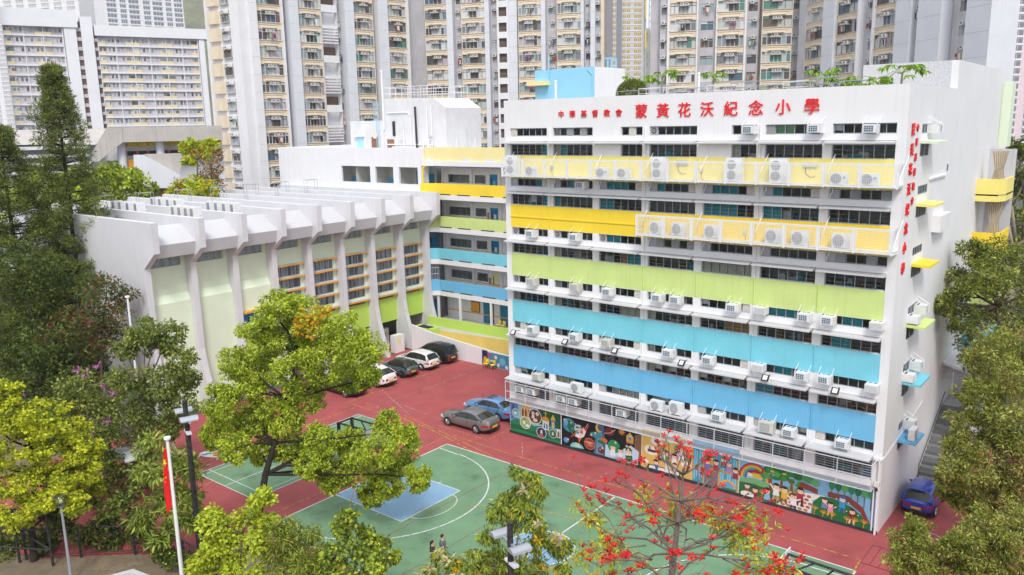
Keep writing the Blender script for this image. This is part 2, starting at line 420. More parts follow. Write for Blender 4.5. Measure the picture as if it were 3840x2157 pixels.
for pts in ([(-12.28, 10.7), (-12.26, -2.4)], [(-15, 1.0), (-8.5, -2.0)], [(-12.3, -.4), (-4.5, -1.4)], [(-10, 9), (-4, 6.5)], [(2, -1.2), (3.4, -2.9)], [(9.6, -3.9), (9.6, -2.0)]):
    stroke(fl, pts, .055, zy)
fl.build('faint_line', 'line_faint', playground)
dr = MB()
for i in range(6): dr.box(25.75+i*.42, 25.775+i*.42, -3.5, -1.35, .004, .012)
dr.box(25.72, 28.1, -1.37, -1.30, .004, .011); dr.box(25.72, 28.1, -3.55, -3.48, .004, .011)
pm('groove', (.14, .05, .05)); struct(dr.build('drain_cover', 'groove', playground))

# ------------------------------------------------------------------ main classroom block
BP = 3.588
SILLS = [20.20, 16.84, 13.46, 10.07, 6.72]
BANDCOL = ['pale_yellow', 'yellow', 'lime', 'cyan', 'blue']
bay = lambda k: (k*BP+.48, (k+1)*BP)
school = thing('classroom_block', 'long white seven storey school block with yellow, lime, cyan and blue bands', 'school building')
FM = ['white'] + BANDCOL
UP = [['fggggg', 'cglglg', '3gfg', 'bggggg', '5gg', 'leeggg', 'wggggg'],
      ['pgggtf', 'pgtggg', 'ptttgf', 'ptgggf', 'ptttgf', 'ptgggf', 'pglggl'],
      ['bggggg', 'bggggg', 'bttggg', 'plglgl', 'pggggg', 'pggggg', 'plgglg'],
      ['bggggg', 'cggggg', 'wggggf', 'wggggg', 'wggggf', 'pttttg', 'pgttgp'],
      ['cfgggg', 'cggggg', 'cggggf', 'cggggg', 'gggggf', 'pgttgg', 'pggggp'],
      ['lwgggg', 'cccggg', 'lgcccc', 'gcwggg', 'lggggg', 'llgggw', 'fggggg']]
LO = [['gggggt', 'ctgggg', '3ggg', 'gggggg', '5cgg', 'gggggg', 'gggggg'],
      ['gggwgt', 'tggggg', 'ttgggg', 'gggggg', 'ttttgg', 'ttgggg', 'gggggg'],
      ['gggggg', 'cggggg', 'gggntt', 'gggggg', 'cccccc', 'gggggg', 'gggggg'],
      ['cggggg', 'cggggg', 'gggccc', 'cggggg', 'gggnnn', 'gggggg', 'gttggg'],
      ['ggggwg', 'cggggg', 'gggggg', 'cwgwgg', 'wggwgg', 'ttgggg', 'gggggg']]
WINS = []                                     # (u0,u1,z0,z1,spec,grille,storey,bay)
def span(k, sp):
    a, b = bay(k)
    if sp[0] == '3': return 9.24, b, sp[1:]
    if sp[0] == '5': return 16.47, b, sp[1:]
    return a, b, sp
for si, s in enumerate(SILLS):
    for k in range(7):
        a, b, sp = span(k, UP[si][k]); WINS.append((a, b, s+1.27, s+1.80, sp, 0, si, k))
        a, b, sp = span(k, LO[si][k]); WINS.append((a, b, s, s+.74, sp, 1, si, k))
for k in range(7):
    a, b = bay(k)
    WINS.append((a, b, 4.64, 5.17, UP[5][k], 0, 5, k))
    WINS.append((a+.05, b-.02, 3.03, 4.20, 'gggggg', 2, 5, k))
ops = [w[:4] for w in WINS]
def fmat(u, z):
    if .41 < u < 25.13:
        for i, s in enumerate(SILLS):
            if s-1.57 < z < s: return i+1
    return 0
fw = MB()
wall_open(fw, -.02, 25.6, 0, 23.86, ops, fmat, .24, ub=(.41, 25.13), zb=[z for s in SILLS for z in (s-1.57, s)])
fw.build('front_wall', FM, school)
# end strips and piers stand a little proud
for si, s in enumerate(SILLS):
    for k in (1, 3, 4, 5, 6):
        MB().tube((k*BP+.22, -.03, s-1.5), (k*BP+.22, -.03, s-.05), .045, 8).build('downpipe', BANDCOL[si], school)
for k in (1, 3, 5):
    for s in SILLS+[3.36]: MB().tube((k*BP+.22, -.05, s+.0), (k*BP+.22, -.05, s+1.80), .05, 8).build('downpipe', 'white_trim', school)
MB().box(.41, 11.0, -.05, -.002, 15.98, 16.06).build('ledge', 'yellow', school)
# rear, left, roof and the side wall with its small windows
SW = [(3.06, 5.06, 21.40, 21.90, 'ggg'), (2.97, 4.9, 20.20, 20.86, 'gg'), (3.18, 5.35, 18.18, 18.66, 'gggg'), (3.10, 5.40, 16.95, 17.62, 'gggg'),
      (3.08, 5.25, 14.90, 15.36, 'gggg'), (3.08, 5.34, 13.67, 14.38, 'gggg'), (3.1, 5.2, 11.55, 12.08, 'ggg'), (3.1, 4.9, 10.2, 11.0, 'gg'),
      (3.05, 5.1, 8.25, 8.82, 'ggg'), (3.1, 4.7, 6.9, 7.75, 'gg'), (3.05, 4.8, 4.9, 5.4, 'ggg'), (3.1, 4.5, 3.75, 4.4, 'gg'), (9.9, 10.45, 19.05, 19.48, 'g')]
sw = MB(M_SIDE)
wall_open(sw, 0, 20.0, 0, 19.9, [w[:4] for w in SW if w[3] < 19.9], depth=.1)
wall_open(sw, 0, 11.0, 19.9, 23.86, [w[:4] for w in SW if w[3] > 19.9], depth=.1)
sw.build('side_wall', 'white', school)
sh = MB()
sh.quad((-.02, 0, 0), (-.02, 9.4, 0), (-.02, 9.4, 23.86), (-.02, 0, 23.86))
sh.quad((-.02, 9.4, 0), (25.6, 9.4, 0), (25.6, 9.4, 23.1), (-.02, 9.4, 23.1))
sh.build('rear_wall', 'white', school)
MB().quad((.2, .2, 23.1), (25.4, .2, 23.1), (25.4, 11, 23.1), (.2, 11, 23.1)).build('roof_deck', 'roof_floor', school)
pr = MB(); pr.box(-.016, 25.594, .004, .22, 23.0, 23.857); pr.box(-.018, .22, .22, 9.4, 23.0, 23.857); pr.box(25.38, 25.594, .2205, 11, 23.0, 23.857)
pr.build('parapet', 'white', school)
# rooms behind the glass
for si, s in enumerate(SILLS+[3.36]):
    rm = MB(); f0, c0 = s-.9, s+1.95
    rm.quad((.1, .26, f0), (25.5, .26, f0), (25.5, 3.4, f0), (.1, 3.4, f0), 1)
    rm.quad((.1, .26, c0), (.1, 3.4, c0), (25.5, 3.4, c0), (25.5, .26, c0), 0)
    rm.quad((.1, 3.4, f0), (25.5, 3.4, f0), (25.5, 3.4, c0), (.1, 3.4, c0), 0)
    for x in (.1, 2*BP+.2, 4*BP+.2, 6*BP+.2, 25.5): rm.quad((x, .26, f0), (x, 3.4, f0), (x, 3.4, c0), (x, .26, c0), 0)
    rm.build('classroom', ['room_wall', 'room_floor'], school)
    ck = MB()
    for i in range(46):
        x = random.uniform(.6, 24.6); w = random.uniform(.15, .7); y = random.uniform(.42, 1.4); h = random.choice((.15, .25, .4, .55))
        ck.box(x, x+w, y, y+random.uniform(.15, .4), s-.5, s-.05+h*random.uniform(.3, 1), random.choice((0, 0, 0, 1, 2, 3, 4, 5)))
    ck.build('furniture', ['wood', 'paper', 'door_blue', 'board', 'room_wall', 'teal_blind'], school)
def window_unit(parent, M, a, b, z0, z1, spec, grille, d=.14):
    fr = MB(M); n = len(spec); t = .045; w = (b-a)/n
    fr.box(a, b, d, d+.06, z0, z0+t); fr.box(a, b, d, d+.06, z1-t, z1)
    for i in range(n+1):
        x = a+i*w; e = t if i in (0, n) else t*.8
        x0 = min(max(x-e/2, a), b-e); fr.box(x0, x0+e, d-.004, d+.056, z0+t, z1-t)
    wo_ = fr.build('window', 'alu', parent)
    gp = MB(M); gp.quad((a+.02, d+.03, z0+.02), (b-.02, d+.03, z0+.02), (b-.02, d+.03, z1-.02), (a+.02, d+.03, z1-.02))
    gp.build('pane', 'glass', wo_)
    if grille == 1:
        gr = MB(M)
        for zz in (z0+(z1-z0)*.30, z0+(z1-z0)*.62): gr.box(a+t, b-t, d+.061, d+.075, zz-.011, zz+.011)
        gr.build('grille', 'alu_light', wo_)
    if grille == 2:
        gr = MB(M)
        for i in range(8): zz = z0+(z1-z0)*(i+.7)/8.3; gr.box(a+.02, b-.02, d-.10, d-.075, zz-.016, zz+.016)
        for i in range(4): x = a+(b-a)*(i+.03)/3.06; gr.box(x-.015, x+.015, d-.072, d-.05, z0+.02, z1-.02)
        gr.build('security_bar', 'alu_light', wo_)
    names = {'t': ('blind', 'teal_blind'), 'e': ('blind', 'green_blind'), 'c': ('curtain', 'cream_blind'), 'n': ('board', 'board'), 'w': ('paper', 'paper')}
    for i, c in enumerate(spec):
        x0, x1 = a+i*w+.03, a+(i+1)*w-.03
        if c in names:
            nm, mt = names[c]; q = MB(M); k = 10; zlo = z0+.03 + ((z1-z0)*.25 if c == 'w' else 0)
            for j in range(k):
                xa = x0+(x1-x0)*j/k; xb = x0+(x1-x0)*(j+1)/k; o1 = .012*(j % 2) if c in 'ct' else 0; o2 = .012*((j+1) % 2) if c in 'ct' else 0
                q.quad((xa, d+.09+o1, zlo), (xb, d+.09+o2, zlo), (xb, d+.09+o2, z1-.03), (xa, d+.09+o1, z1-.03))
            q.build(nm, mt, wo_)
        elif c in 'fb':
            q = MB(M); q.box(x0, x1, d-.03, d+.02, z0+.04, z1-.04, 0)
            cx, cz, rr = (x0+x1)/2, (z0+z1)/2, min(x1-x0, z1-z0)*.38
            q.tube((cx, d-.031, cz), (cx, d-.06, cz), rr, 14, 1)
            for j in range(3): q.tube((cx, d-.061, cz), (cx, d-.064-.004*j, cz), rr*(.8-.25*j), 12, 0 if j % 2 else 2)
            q.build('exhaust_fan', ['fan_cream', 'fan_cream', 'panel_grey'] if c == 'f' else ['panel_grey', 'brown_fan', 'dark'], wo_)
        elif c == 'p':
            q = MB(M); q.box(x0, x1, d-.01, d+.02, z0+.04, z1-.04); q.build('blank_panel', 'panel_grey', wo_)
        elif c == 'l':
            q = MB(M); k = 7
            for j in range(k):
                za = z0+.05+(z1-z0-.1)*j/k; zb = za+(z1-z0-.1)/k*.75
                q.quad((x0, d-.05, za), (x1, d-.05, za), (x1, d+.01, zb), (x0, d+.01, zb))
            q.build('louvre', 'louvre', wo_)
    return wo_
for a, b, z0, z1, sp, gr, si, k in WINS: window_unit(school, None, a, b, z0, z1, sp, gr)
for a, b, z0, z1, sp in SW: window_unit(school, M_SIDE, a, b, z0, z1, sp, 1, .02)
for si, s in enumerate(SILLS+[3.54]):
    for k in range(7):
        a, b = bay(k)
        c = MB(); z = s+.76
        dep = .58 if si < 5 else .8
        c.prism([(-.002, z), (-dep, z+.03), (-dep, z+.10), (-.002, z+.17)], 'x', a-.30, b+.02)
        c.build('canopy', 'fascia_white', school)
    lg = MB(); lg.box(.41, 25.13, -.10, -.002, s+.20+.74, s+.26+.74) if si < 5 else None
    if si < 5: lg.build('ledge', 'white_trim', school)
# coloured canopies on the side wall
for u0, u1, z, mt, dep in ((2.9, 5.3, 20.9, 'pale_green', .85), (3.05, 5.4, 17.6, 'pale_yellow', .9), (3.05, 5.4, 14.35, 'yellow', .9), (2.95, 5.35, 11.0, 'lime', .95), (2.95, 5.35, 7.75, 'cyan', .95), (2.95, 5.0, 4.35, 'blue', .95)):
    MB(M_SIDE).prism([(-.002, z), (-dep, z-.02), (-dep, z+.10), (-.002, z+.16)], 'x', u0, u1).build('canopy', mt, school)
MB(M_SIDE).box(7.2, 9.9, -.45, -.003, 15.75, 16.7).build('duct_box', 'white', school)
MB(M_SIDE).box(5.6, 9.6, -.12, -.003, 18.85, 18.95).build('ledge', 'white_trim', school)
pp = MB(); pp.path([(25.63, .0, 4.32), (25.66, 4, 4.75), (25.66, 8.4, 5.25)], .022, 6); pp.tube((25.5, -.1, 0), (25.5, -.1, 4.3), .06, 8); pp.tube((25.3, -.06, 0), (25.3, -.06, 2.6), .04, 8)
pp.build('conduit', 'white_trim', school)
MB().box(25.2, 25.64, -.16, .3, 4.26, 4.40).build('corner_ledge', 'white_trim', school)

# ---- red lettering
def letters(name, label, chars, sizes, mk, thick, parent=None):
    t = thing(name, label, 'sign')
    for ch, (loc, rot, sz) in zip(chars, mk):
        cu = bpy.data.curves.new('tmp', 'FONT'); cu.body = ch; cu.size = sz; cu.extrude = .03; cu.offset = thick*sz
        cu.align_x = 'CENTER'; cu.resolution_u = 3
        o = bpy.data.objects.new('tmp', cu); COL.objects.link(o)
        bpy.context.view_layer.update()
        me = bpy.data.meshes.new_from_object(o.evaluated_get(bpy.context.evaluated_depsgraph_get()))
        me.materials.clear(); me.materials.append(MATS['red_letter'])
        bpy.data.objects.remove(o)
        zs = [v.co.y for v in me.vertices]; xs = [v.co.x for v in me.vertices]
        off = Matrix.Translation((-(min(xs)+max(xs))/2, -(min(zs)+max(zs))/2, 0))
        me.transform(Matrix.Translation(loc) @ rot @ off)
        link('character', me, t)
    return t
ROT_F = Matrix.Rotation(R(90), 4, 'X')
ROT_S = Matrix.Rotation(R(90), 4, 'Z') @ Matrix.Rotation(R(90), 4, 'X')
letters('name_sign', 'six small red Chinese characters at the left of the white parapet', '中華基督教會', None,
        [((x, -.035, 22.86), ROT_F, .47) for x in (4.77, 5.65, 6.53, 7.38, 8.25, 9.11)], .006)
letters('name_sign', 'eight large red Chinese characters along the white parapet', '蒙黃花沃紀念小學', None,
        [((x, -.035, 22.92), ROT_F, .86) for x in (10.68, 12.13, 13.53, 14.94, 16.38, 17.83, 19.34, 20.88)], .009)
letters('name_sign', 'larger vertical column of red Chinese characters on the side wall', '蒙黃花沃紀念小學', None,
        [((25.64, 1.08, z), ROT_S, .66) for z in (21.65, 20.65, 19.67, 18.66, 17.64, 16.65, 15.63, 14.55)], .008)
letters('name_sign', 'smaller vertical column of red Chinese characters beside the larger one', '中華基督教會', None,
        [((25.64, 1.95, z), ROT_S, .44) for z in (21.71, 21.0, 20.24, 19.48, 18.74, 17.98)], .006)

# ---- window air conditioners
NTH = ['first', 'second', 'third', 'fourth', 'fifth', 'sixth', 'seventh', 'eighth', 'ninth', 'tenth']
def ac_meshes(kind):
    w, h, dp = (.66, .43, .62) if kind != 'big' else (.8, .62, .6)
    c = MB(); body = 'ac_beige' if kind in ('beige', 'big') else 'ac_white'
    c.box(-w/2, w/2, -dp, 0, -h/2, h/2, 0)
    c.box(-w/2+.02, -w/2-.012, -dp*.75, -dp*.25, -h/2+.1, h/2-.1, 0)
    for i in range(3):
        for j in range(2): c.box(-w/2+.10+j*.24, -w/2+.28+j*.24, -dp*.35-.0, -dp*.2, h/2+.001, h/2+.006, 1)
    if kind == 'vent':
        gm = MB()
        gm.box(-w/2+.03, w/2-.03, -dp-.006, -dp-.002, -h/2+.03, h/2-.03, 1)
        for i in range(6): z = -h/2+.06+i*(h-.12)/5; gm.box(-w/2+.03, w/2-.03, -dp-.03, -dp-.007, z-.018, z+.016, 0)
        return c.mesh('casing', [body, 'dark']), gm.mesh('grille', ['ac_white', 'ac_grille_grey']), None
    gm = MB()
    gm.box(-w/2+.05, w/2-.16, -dp-.006, -dp-.002, -h/2+.05, h/2-.07, 0)
    for i in range(5): x = -w/2+.05+(w-.21)*i/4; gm.box(x-.008, x+.008, -dp-.014, -dp-.007, -h/2+.05, h/2-.07, 1)
    for i in range(4): z = -h/2+.05+(h-.12)*i/3; gm.box(-w/2+.05, w/2-.16, -dp-.016, -dp-.008, z-.007, z+.007, 1)
    bm = []
    for x in (-w/2-.02, w/2+.02):
        q = MB(); q.path([(x, 0.05, h/2+.42), (x, -dp-.02, h/2), (x, -dp-.02, -h/2-.03), (x, .03, -h/2-.03)], .018, 6); bm.append(q.mesh('bracket', 'steel_white'))
    return c.mesh('casing', [body, 'dark']), gm.mesh('grille', ['ac_grille_grey' if kind in ('big', 'beige') else 'ac_grille', body]), bm
ACM = {k: ac_meshes(k) for k in ('white', 'beige', 'vent', 'big')}
def put_ac(x, z, kind, label, M=None, name='air_conditioner', cat='air conditioner', y=.04, group='air conditioners in the upper windows'):
    loc = Vector((x, y, z)); rz = 0
    if M is not None: loc = M @ loc; rz = R(90)
    t = thing(name, label, cat, loc, rz, group)
    cs_, gr2, br_ = ACM[kind]
    link('casing', cs_, t, True); link('grille', gr2, t, True)
    for b_ in br_ or (): link('bracket', b_, t, True)
    return t
ROWS = [('below the pale yellow band', [(6.58, 18.39, 'white')]),
        ('below the deep yellow band', [(2.46, 14.98, 'white'), (6.05, 14.99, 'white')]),
        ('below the lime green band', [(2.47, 11.66, 'beige'), (6.08, 11.66, 'beige'), (8.62, 11.64, 'white'), (12.2, 11.67, 'white'), (13.44, 11.69, 'white'), (17.08, 11.66, 'white'), (18.72, 11.69, 'vent'), (21.22, 11.65, 'white'), (22.47, 11.65, 'white'), (24.93, 11.67, 'vent')]),
        ('below the cyan band', [(2.44, 8.25, 'white'), (6.04, 8.25, 'white'), (8.54, 8.25, 'beige'), (13.01, 8.28, 'white'), (15.66, 8.27, 'white'), (18.73, 8.33, 'vent'), (21.23, 8.31, 'white'), (22.47, 8.33, 'white'), (24.91, 8.3, 'vent')]),
        ('below the blue band', [(2.84, 4.89, 'beige'), (16.38, 4.87, 'white'), (19.37, 4.9, 'big'), (20.69, 4.88, 'white'), (23.61, 4.89, 'white')]),
        ('under the red lettering', [(17.65, 21.75, 'white'), (21.23, 21.77, 'white'), (23.99, 21.74, 'white')])]
for phrase, lst in ROWS:
    for i, (x, z, kd) in enumerate(lst):
        k = int(x/BP)
        same = [q for q in lst if int(q[0]/BP) == k]
        side = '' if len(same) == 1 else (', left one' if x == min(q[0] for q in same) else ', right one')
        if kd == 'vent':
            put_ac(x, z, kd, f'white louvred vent box {phrase}, {NTH[k]} bay from left{side}', name='vent_box', cat='vent', group='vent boxes in the upper windows')
        else:
            what = {'white': 'white window air conditioner', 'beige': 'beige weathered window air conditioner', 'big': 'large beige boxed air conditioner'}[kd]
            put_ac(x, z, kd, f'{what} {phrase}, {NTH[k]} bay from left{side}')
for u, z, kd, lb in ((4.6, 21.65, 'white', 'air conditioner topmost on the side wall above the pale green canopy'), (4.9, 11.75, 'white', 'air conditioner above the lime canopy on the side wall'),
                 (4.8, 8.5, 'white', 'air conditioner above the cyan canopy on the side wall'), (4.4, 5.1, 'white', 'air conditioner above the blue canopy on the side wall')):
    put_ac(u, z, kd, 'white window '+lb, M_SIDE)
for u, z, lb in ((3.3, 11.45, 'grey boxed vent hood above the lime canopy on the side wall'), (3.25, 8.15, 'grey boxed vent hood above the cyan canopy on the side wall')):
    put_ac(u, z, 'vent', lb, M_SIDE, name='vent_hood', cat='vent', group='vent hoods on the side wall')

for i, x in enumerate((1.35, 2.35, 4.95, 5.95, 9.75)):
    put_ac(x, 3.72, 'white', f'white air conditioner behind the bar screen, {NTH[i]} from left', group='air conditioners behind the bar screen')
# ---- outdoor condenser units
def cond_meshes(tall):
    w, h, dp = (.95, 1.35, .36) if tall else (.88, .66, .34)
    c = MB(); c.box(-w/2, w/2, -dp, 0, .06, h); c.box(-w/2+.05, -w/2+.15, -dp, 0, 0, .06); c.box(w/2-.15, w/2-.05, -dp, 0, 0, .06)
    f = MB(); 
    for cz in ((h*.30, h*.72) if tall else (h*.5+.02,)):
        r = .27 if not tall else .26
        f.tube((-w*.13, -dp-.001, cz), (-w*.13, -dp-.012, cz), r, 20, 0)
        for j in range(9): zz = cz-r*.9+r*1.8*j/8; hx = math.sqrt(max(r*r-(zz-cz)**2, 0)); f.box(-w*.13-hx, -w*.13+hx, -dp-.020, -dp-.013, zz-.007, zz+.007, 1)
        f.tube((-w*.13, -dp-.013, cz), (-w*.13, -dp-.026, cz), .06, 10, 1)
    p = MB(); p.box(w*.26, w*.40, -dp-.008, -dp-.002, h*.55, h*.72)
    return c.mesh('casing', 'ac_white'), f.mesh('fan_grille', ['ac_grille_grey', 'panel_grey']), p.mesh('badge', 'blue')
CDM = {True: cond_meshes(True), False: cond_meshes(False)}
def put_cond(loc, tall, label, rz=0, badge=False, group='outdoor units in the wall cages', sc=None):
    t = thing('condenser_unit', label, 'outdoor unit', loc, rz, group)
    for nm, me in zip(('casing', 'fan_grille', 'badge'), CDM[tall]):
        if nm != 'badge' or badge: link(nm, me, t, True, scale=sc)
    return t
up = [(1.06, 1, 0), (2.64, 0, 1), (8.24, 0, 1), (9.77, 0, 0), (12.22, 1, 0), (16.92, 1, 0), (19.44, 1, 0), (22.62, 0, 1), (24.12, 0, 1)]
for i, (x, tall, bd) in enumerate(up):
    put_cond((x, -.28, 18.86), bool(tall), f'{"tall" if tall else "low"} outdoor unit in the upper wall cage, number {NTH[i] if i < 7 else ("eighth", "last")[i-7]} from left'.replace('number ', ''), badge=bool(bd))
for i, x in enumerate((12.12, 13.59, 15.70, 19.33, 20.78, 22.93)):
    put_cond((x, -.28, 15.56), False, f'outdoor unit in the lower wall cage, {NTH[i]} from left', sc=(1.05, 1, 1.25))
for x, z, lb in ((6.3, 4.47, 'outdoor unit alone on the lowest canopy, second bay from left'), (12.39, 4.47, 'left outdoor unit of the pair on the lowest canopy'), (13.72, 4.47, 'right taller outdoor unit of the pair on the lowest canopy')):
    put_cond((x, -.36, z-.02), False, lb, group='outdoor units on the lowest canopy', sc=(1, 1, 1.25 if x > 13 else 1.0))
put_cond(tuple(M_SIDE @ Vector((3.55, -.5, 4.5))), False, 'weathered outdoor unit on the blue side canopy', R(90), group='outdoor units on the lowest canopy')

# ---- wall cages holding the units
def cage(x0, x1, z0, z1, label, cells):
    t = thing('unit_cage', label, 'cage', ((x0+x1)/2, -.6, z0))
    yf = -1.15
    b = MB(); b.box(x0, x1, yf, -.02, z0-.10, z0-.03)
    for i in range(int((x1-x0)/1.2)+1): b.box(x0+i*1.2, x0+i*1.2+.07, yf+.01, -.02, z0-.16, z0-.101)
    b.build('platform', 'steel_white', t)
    n = cells; w = (x1-x0)/n
    for i in range(n+1):
        MB().box(x0+i*w-.05, x0+i*w+.05, yf-.05, yf+.03, z0-.12, z1+.02).build('post', 'steel_white', t)
        if i % 2 == 0: MB().tube((x0+i*w, yf, z0+.05), (x0+i*w+.18, -.02, z1+.42), .025, 6).build('stay', 'steel_white', t)
    rl = MB()
    for z in (z0-.05, z1): rl.box(x0, x1, yf-.045, yf+.015, z-.03, z+.03)
    for xx in (x0, x1):
        for z in (z0, z1): rl.box(xx-.02, xx+.02, yf, -.02, z-.02, z+.02)
        rl.tube((xx, yf, z0), (xx, -.02, z1), .02, 6)
    rl.build('rail', 'steel_white', t)
    for k in range(7):
        a_ = k*BP+.55
        if a_ > x0: 
            for dx in (0, .14): MB().path([(a_+dx, -.12, z0-.03), (a_+dx, -.12, z0-.32-dx), (a_+dx-.1, -.12, z0-.46-dx), (a_+dx-.1, -.12, z0-.8)], .03, 6).build('drain_pipe', 'white_trim', t)
    for i in range(n):
        a, b_ = x0+i*w+.09, x0+(i+1)*w-.09
        mp = MB(); k = int((b_-a)/.085); t_ = .0055
        for j in range(k+1): x = a+(b_-a)*j/k; mp.box(x-t_, x+t_, yf-.022, yf-.012, z0+.06, z1-.08)
        kz = int((z1-z0)/.085)
        for j in range(kz+1): z = z0+.06+(z1-z0-.14)*j/kz; mp.box(a, b_, yf-.012, yf-.003, z-t_, z+t_)
        for xx in (a, b_): mp.box(xx-.025, xx+.025, yf-.035, yf-.022, z0+.03, z1-.05)
        for z in (z0+.05, z1-.07): mp.box(a, b_, yf-.036, yf-.023, z-.022, z+.022)
        mp.build('mesh_panel', 'steel_white', t)
cage(.66, 25.6, 18.92, 20.0, 'long white mesh cage along the pale yellow band', 14)
cage(11.1, 25.55, 15.62, 16.78, 'shorter white mesh cage over the deep yellow band', 8)

# ---- floodlights above the canopies
for i, (x, z) in enumerate(((1.01, 7.91), (5.47, 7.92), (9.36, 7.93), (14.09, 7.93), (19.3, 7.95), (23.16, 7.93))):
    t = thing('floodlight', f'small black wall floodlight under the cyan band, {NTH[i]} from left', 'floodlight', (x, -.75, z), 0, 'floodlights over the canopies')
    MB().prism([(-.16, -.14), (.12, .14), (.16, .09), (-.11, -.19)], 'x', -.21, .21).build('housing', 'black_steel', t, local=True)
    MB().quad((-.13, -.125, -.096), (.13, -.125, -.096), (.13, .075, .104), (-.13, .075, .104)).build('lens', 'paper', t, local=True)
    MB().tube((0, .05, 0), (0, .74, -.02), .02, 6).build('arm', 'black_steel', t, local=True)

for i, (x, z) in enumerate(((13.1, 19.75), (20.6, 19.75), (3.9, 19.3), (17.4, 15.95), (12.9, 15.9), (14.6, 19.35))):
    MB().box(x, x+(.75 if z > 19.7 else .18), -.10, -.003, z, z+.25).build('junction_box', 'panel_grey' if i % 2 == 0 else 'ac_beige', school)
    MB().path([(x+.1, -.02, z), (x+.12, -.03, z-.35), (x+.4, -.03, z-.55), (x+.6, -.03, z-.5)], .012, 5).build('cable', 'dark', school)
t = thing('corner_lamp', 'small beige wall lamp at the right ground corner of the school', 'wall lamp', (25.45, -.1, 2.95))
MB().prism([(-.28, 2.82), (-.02, 2.90), (-.02, 3.08), (-.22, 3.05)], 'x', 25.32, 25.58).build('hood', 'ac_beige', t); MB().box(25.40, 25.52, -.2, -.05, 2.55, 2.68).build('camera', 'dark', t)
# ---- bar screen hung in front of the lowest windows
t = thing('bar_screen', 'white hung bar railing along the lowest windows above the murals', 'railing', (12.8, -.7, 2.7))
for i in range(15):
    x = .19+i*(25.3-.19)/14
    MB().box(x-.022, x+.022, -.74, -.70, 2.66, 4.18).build('post', 'panel_light', t)
    MB().tube((x, -.72, 4.15), (x+.25, -.01, 4.62), .018, 6).build('stay', 'steel_white', t)
rr = MB()
for z, r_ in ((4.15, .028), (3.42, .02), (2.70, .028)): rr.box(.15, 25.34, -.735, -.71, z-r_, z+r_)
for xx in (.19, 25.3):
    for z in (4.15, 2.7): rr.box(xx-.02, xx+.02, -.70, -.01, z-.02, z+.02)
rr.build('rail', 'panel_light', t)
fl_ = MB()
for j in range(5): fl_.box(.15, 25.34, -.66+j*.14, -.62+j*.14, 2.68, 2.70)
fl_.build('shelf_slat', 'steel_grey', t)
MB().box(-.02, 25.62, -.10, -.001, 0, .16).build('plinth', 'plinth', school)
MB().tube((4.62, -.05, .1), (4.62, -.05, 2.7), .03, 6).build('mural_pipe', 'white_trim', school)

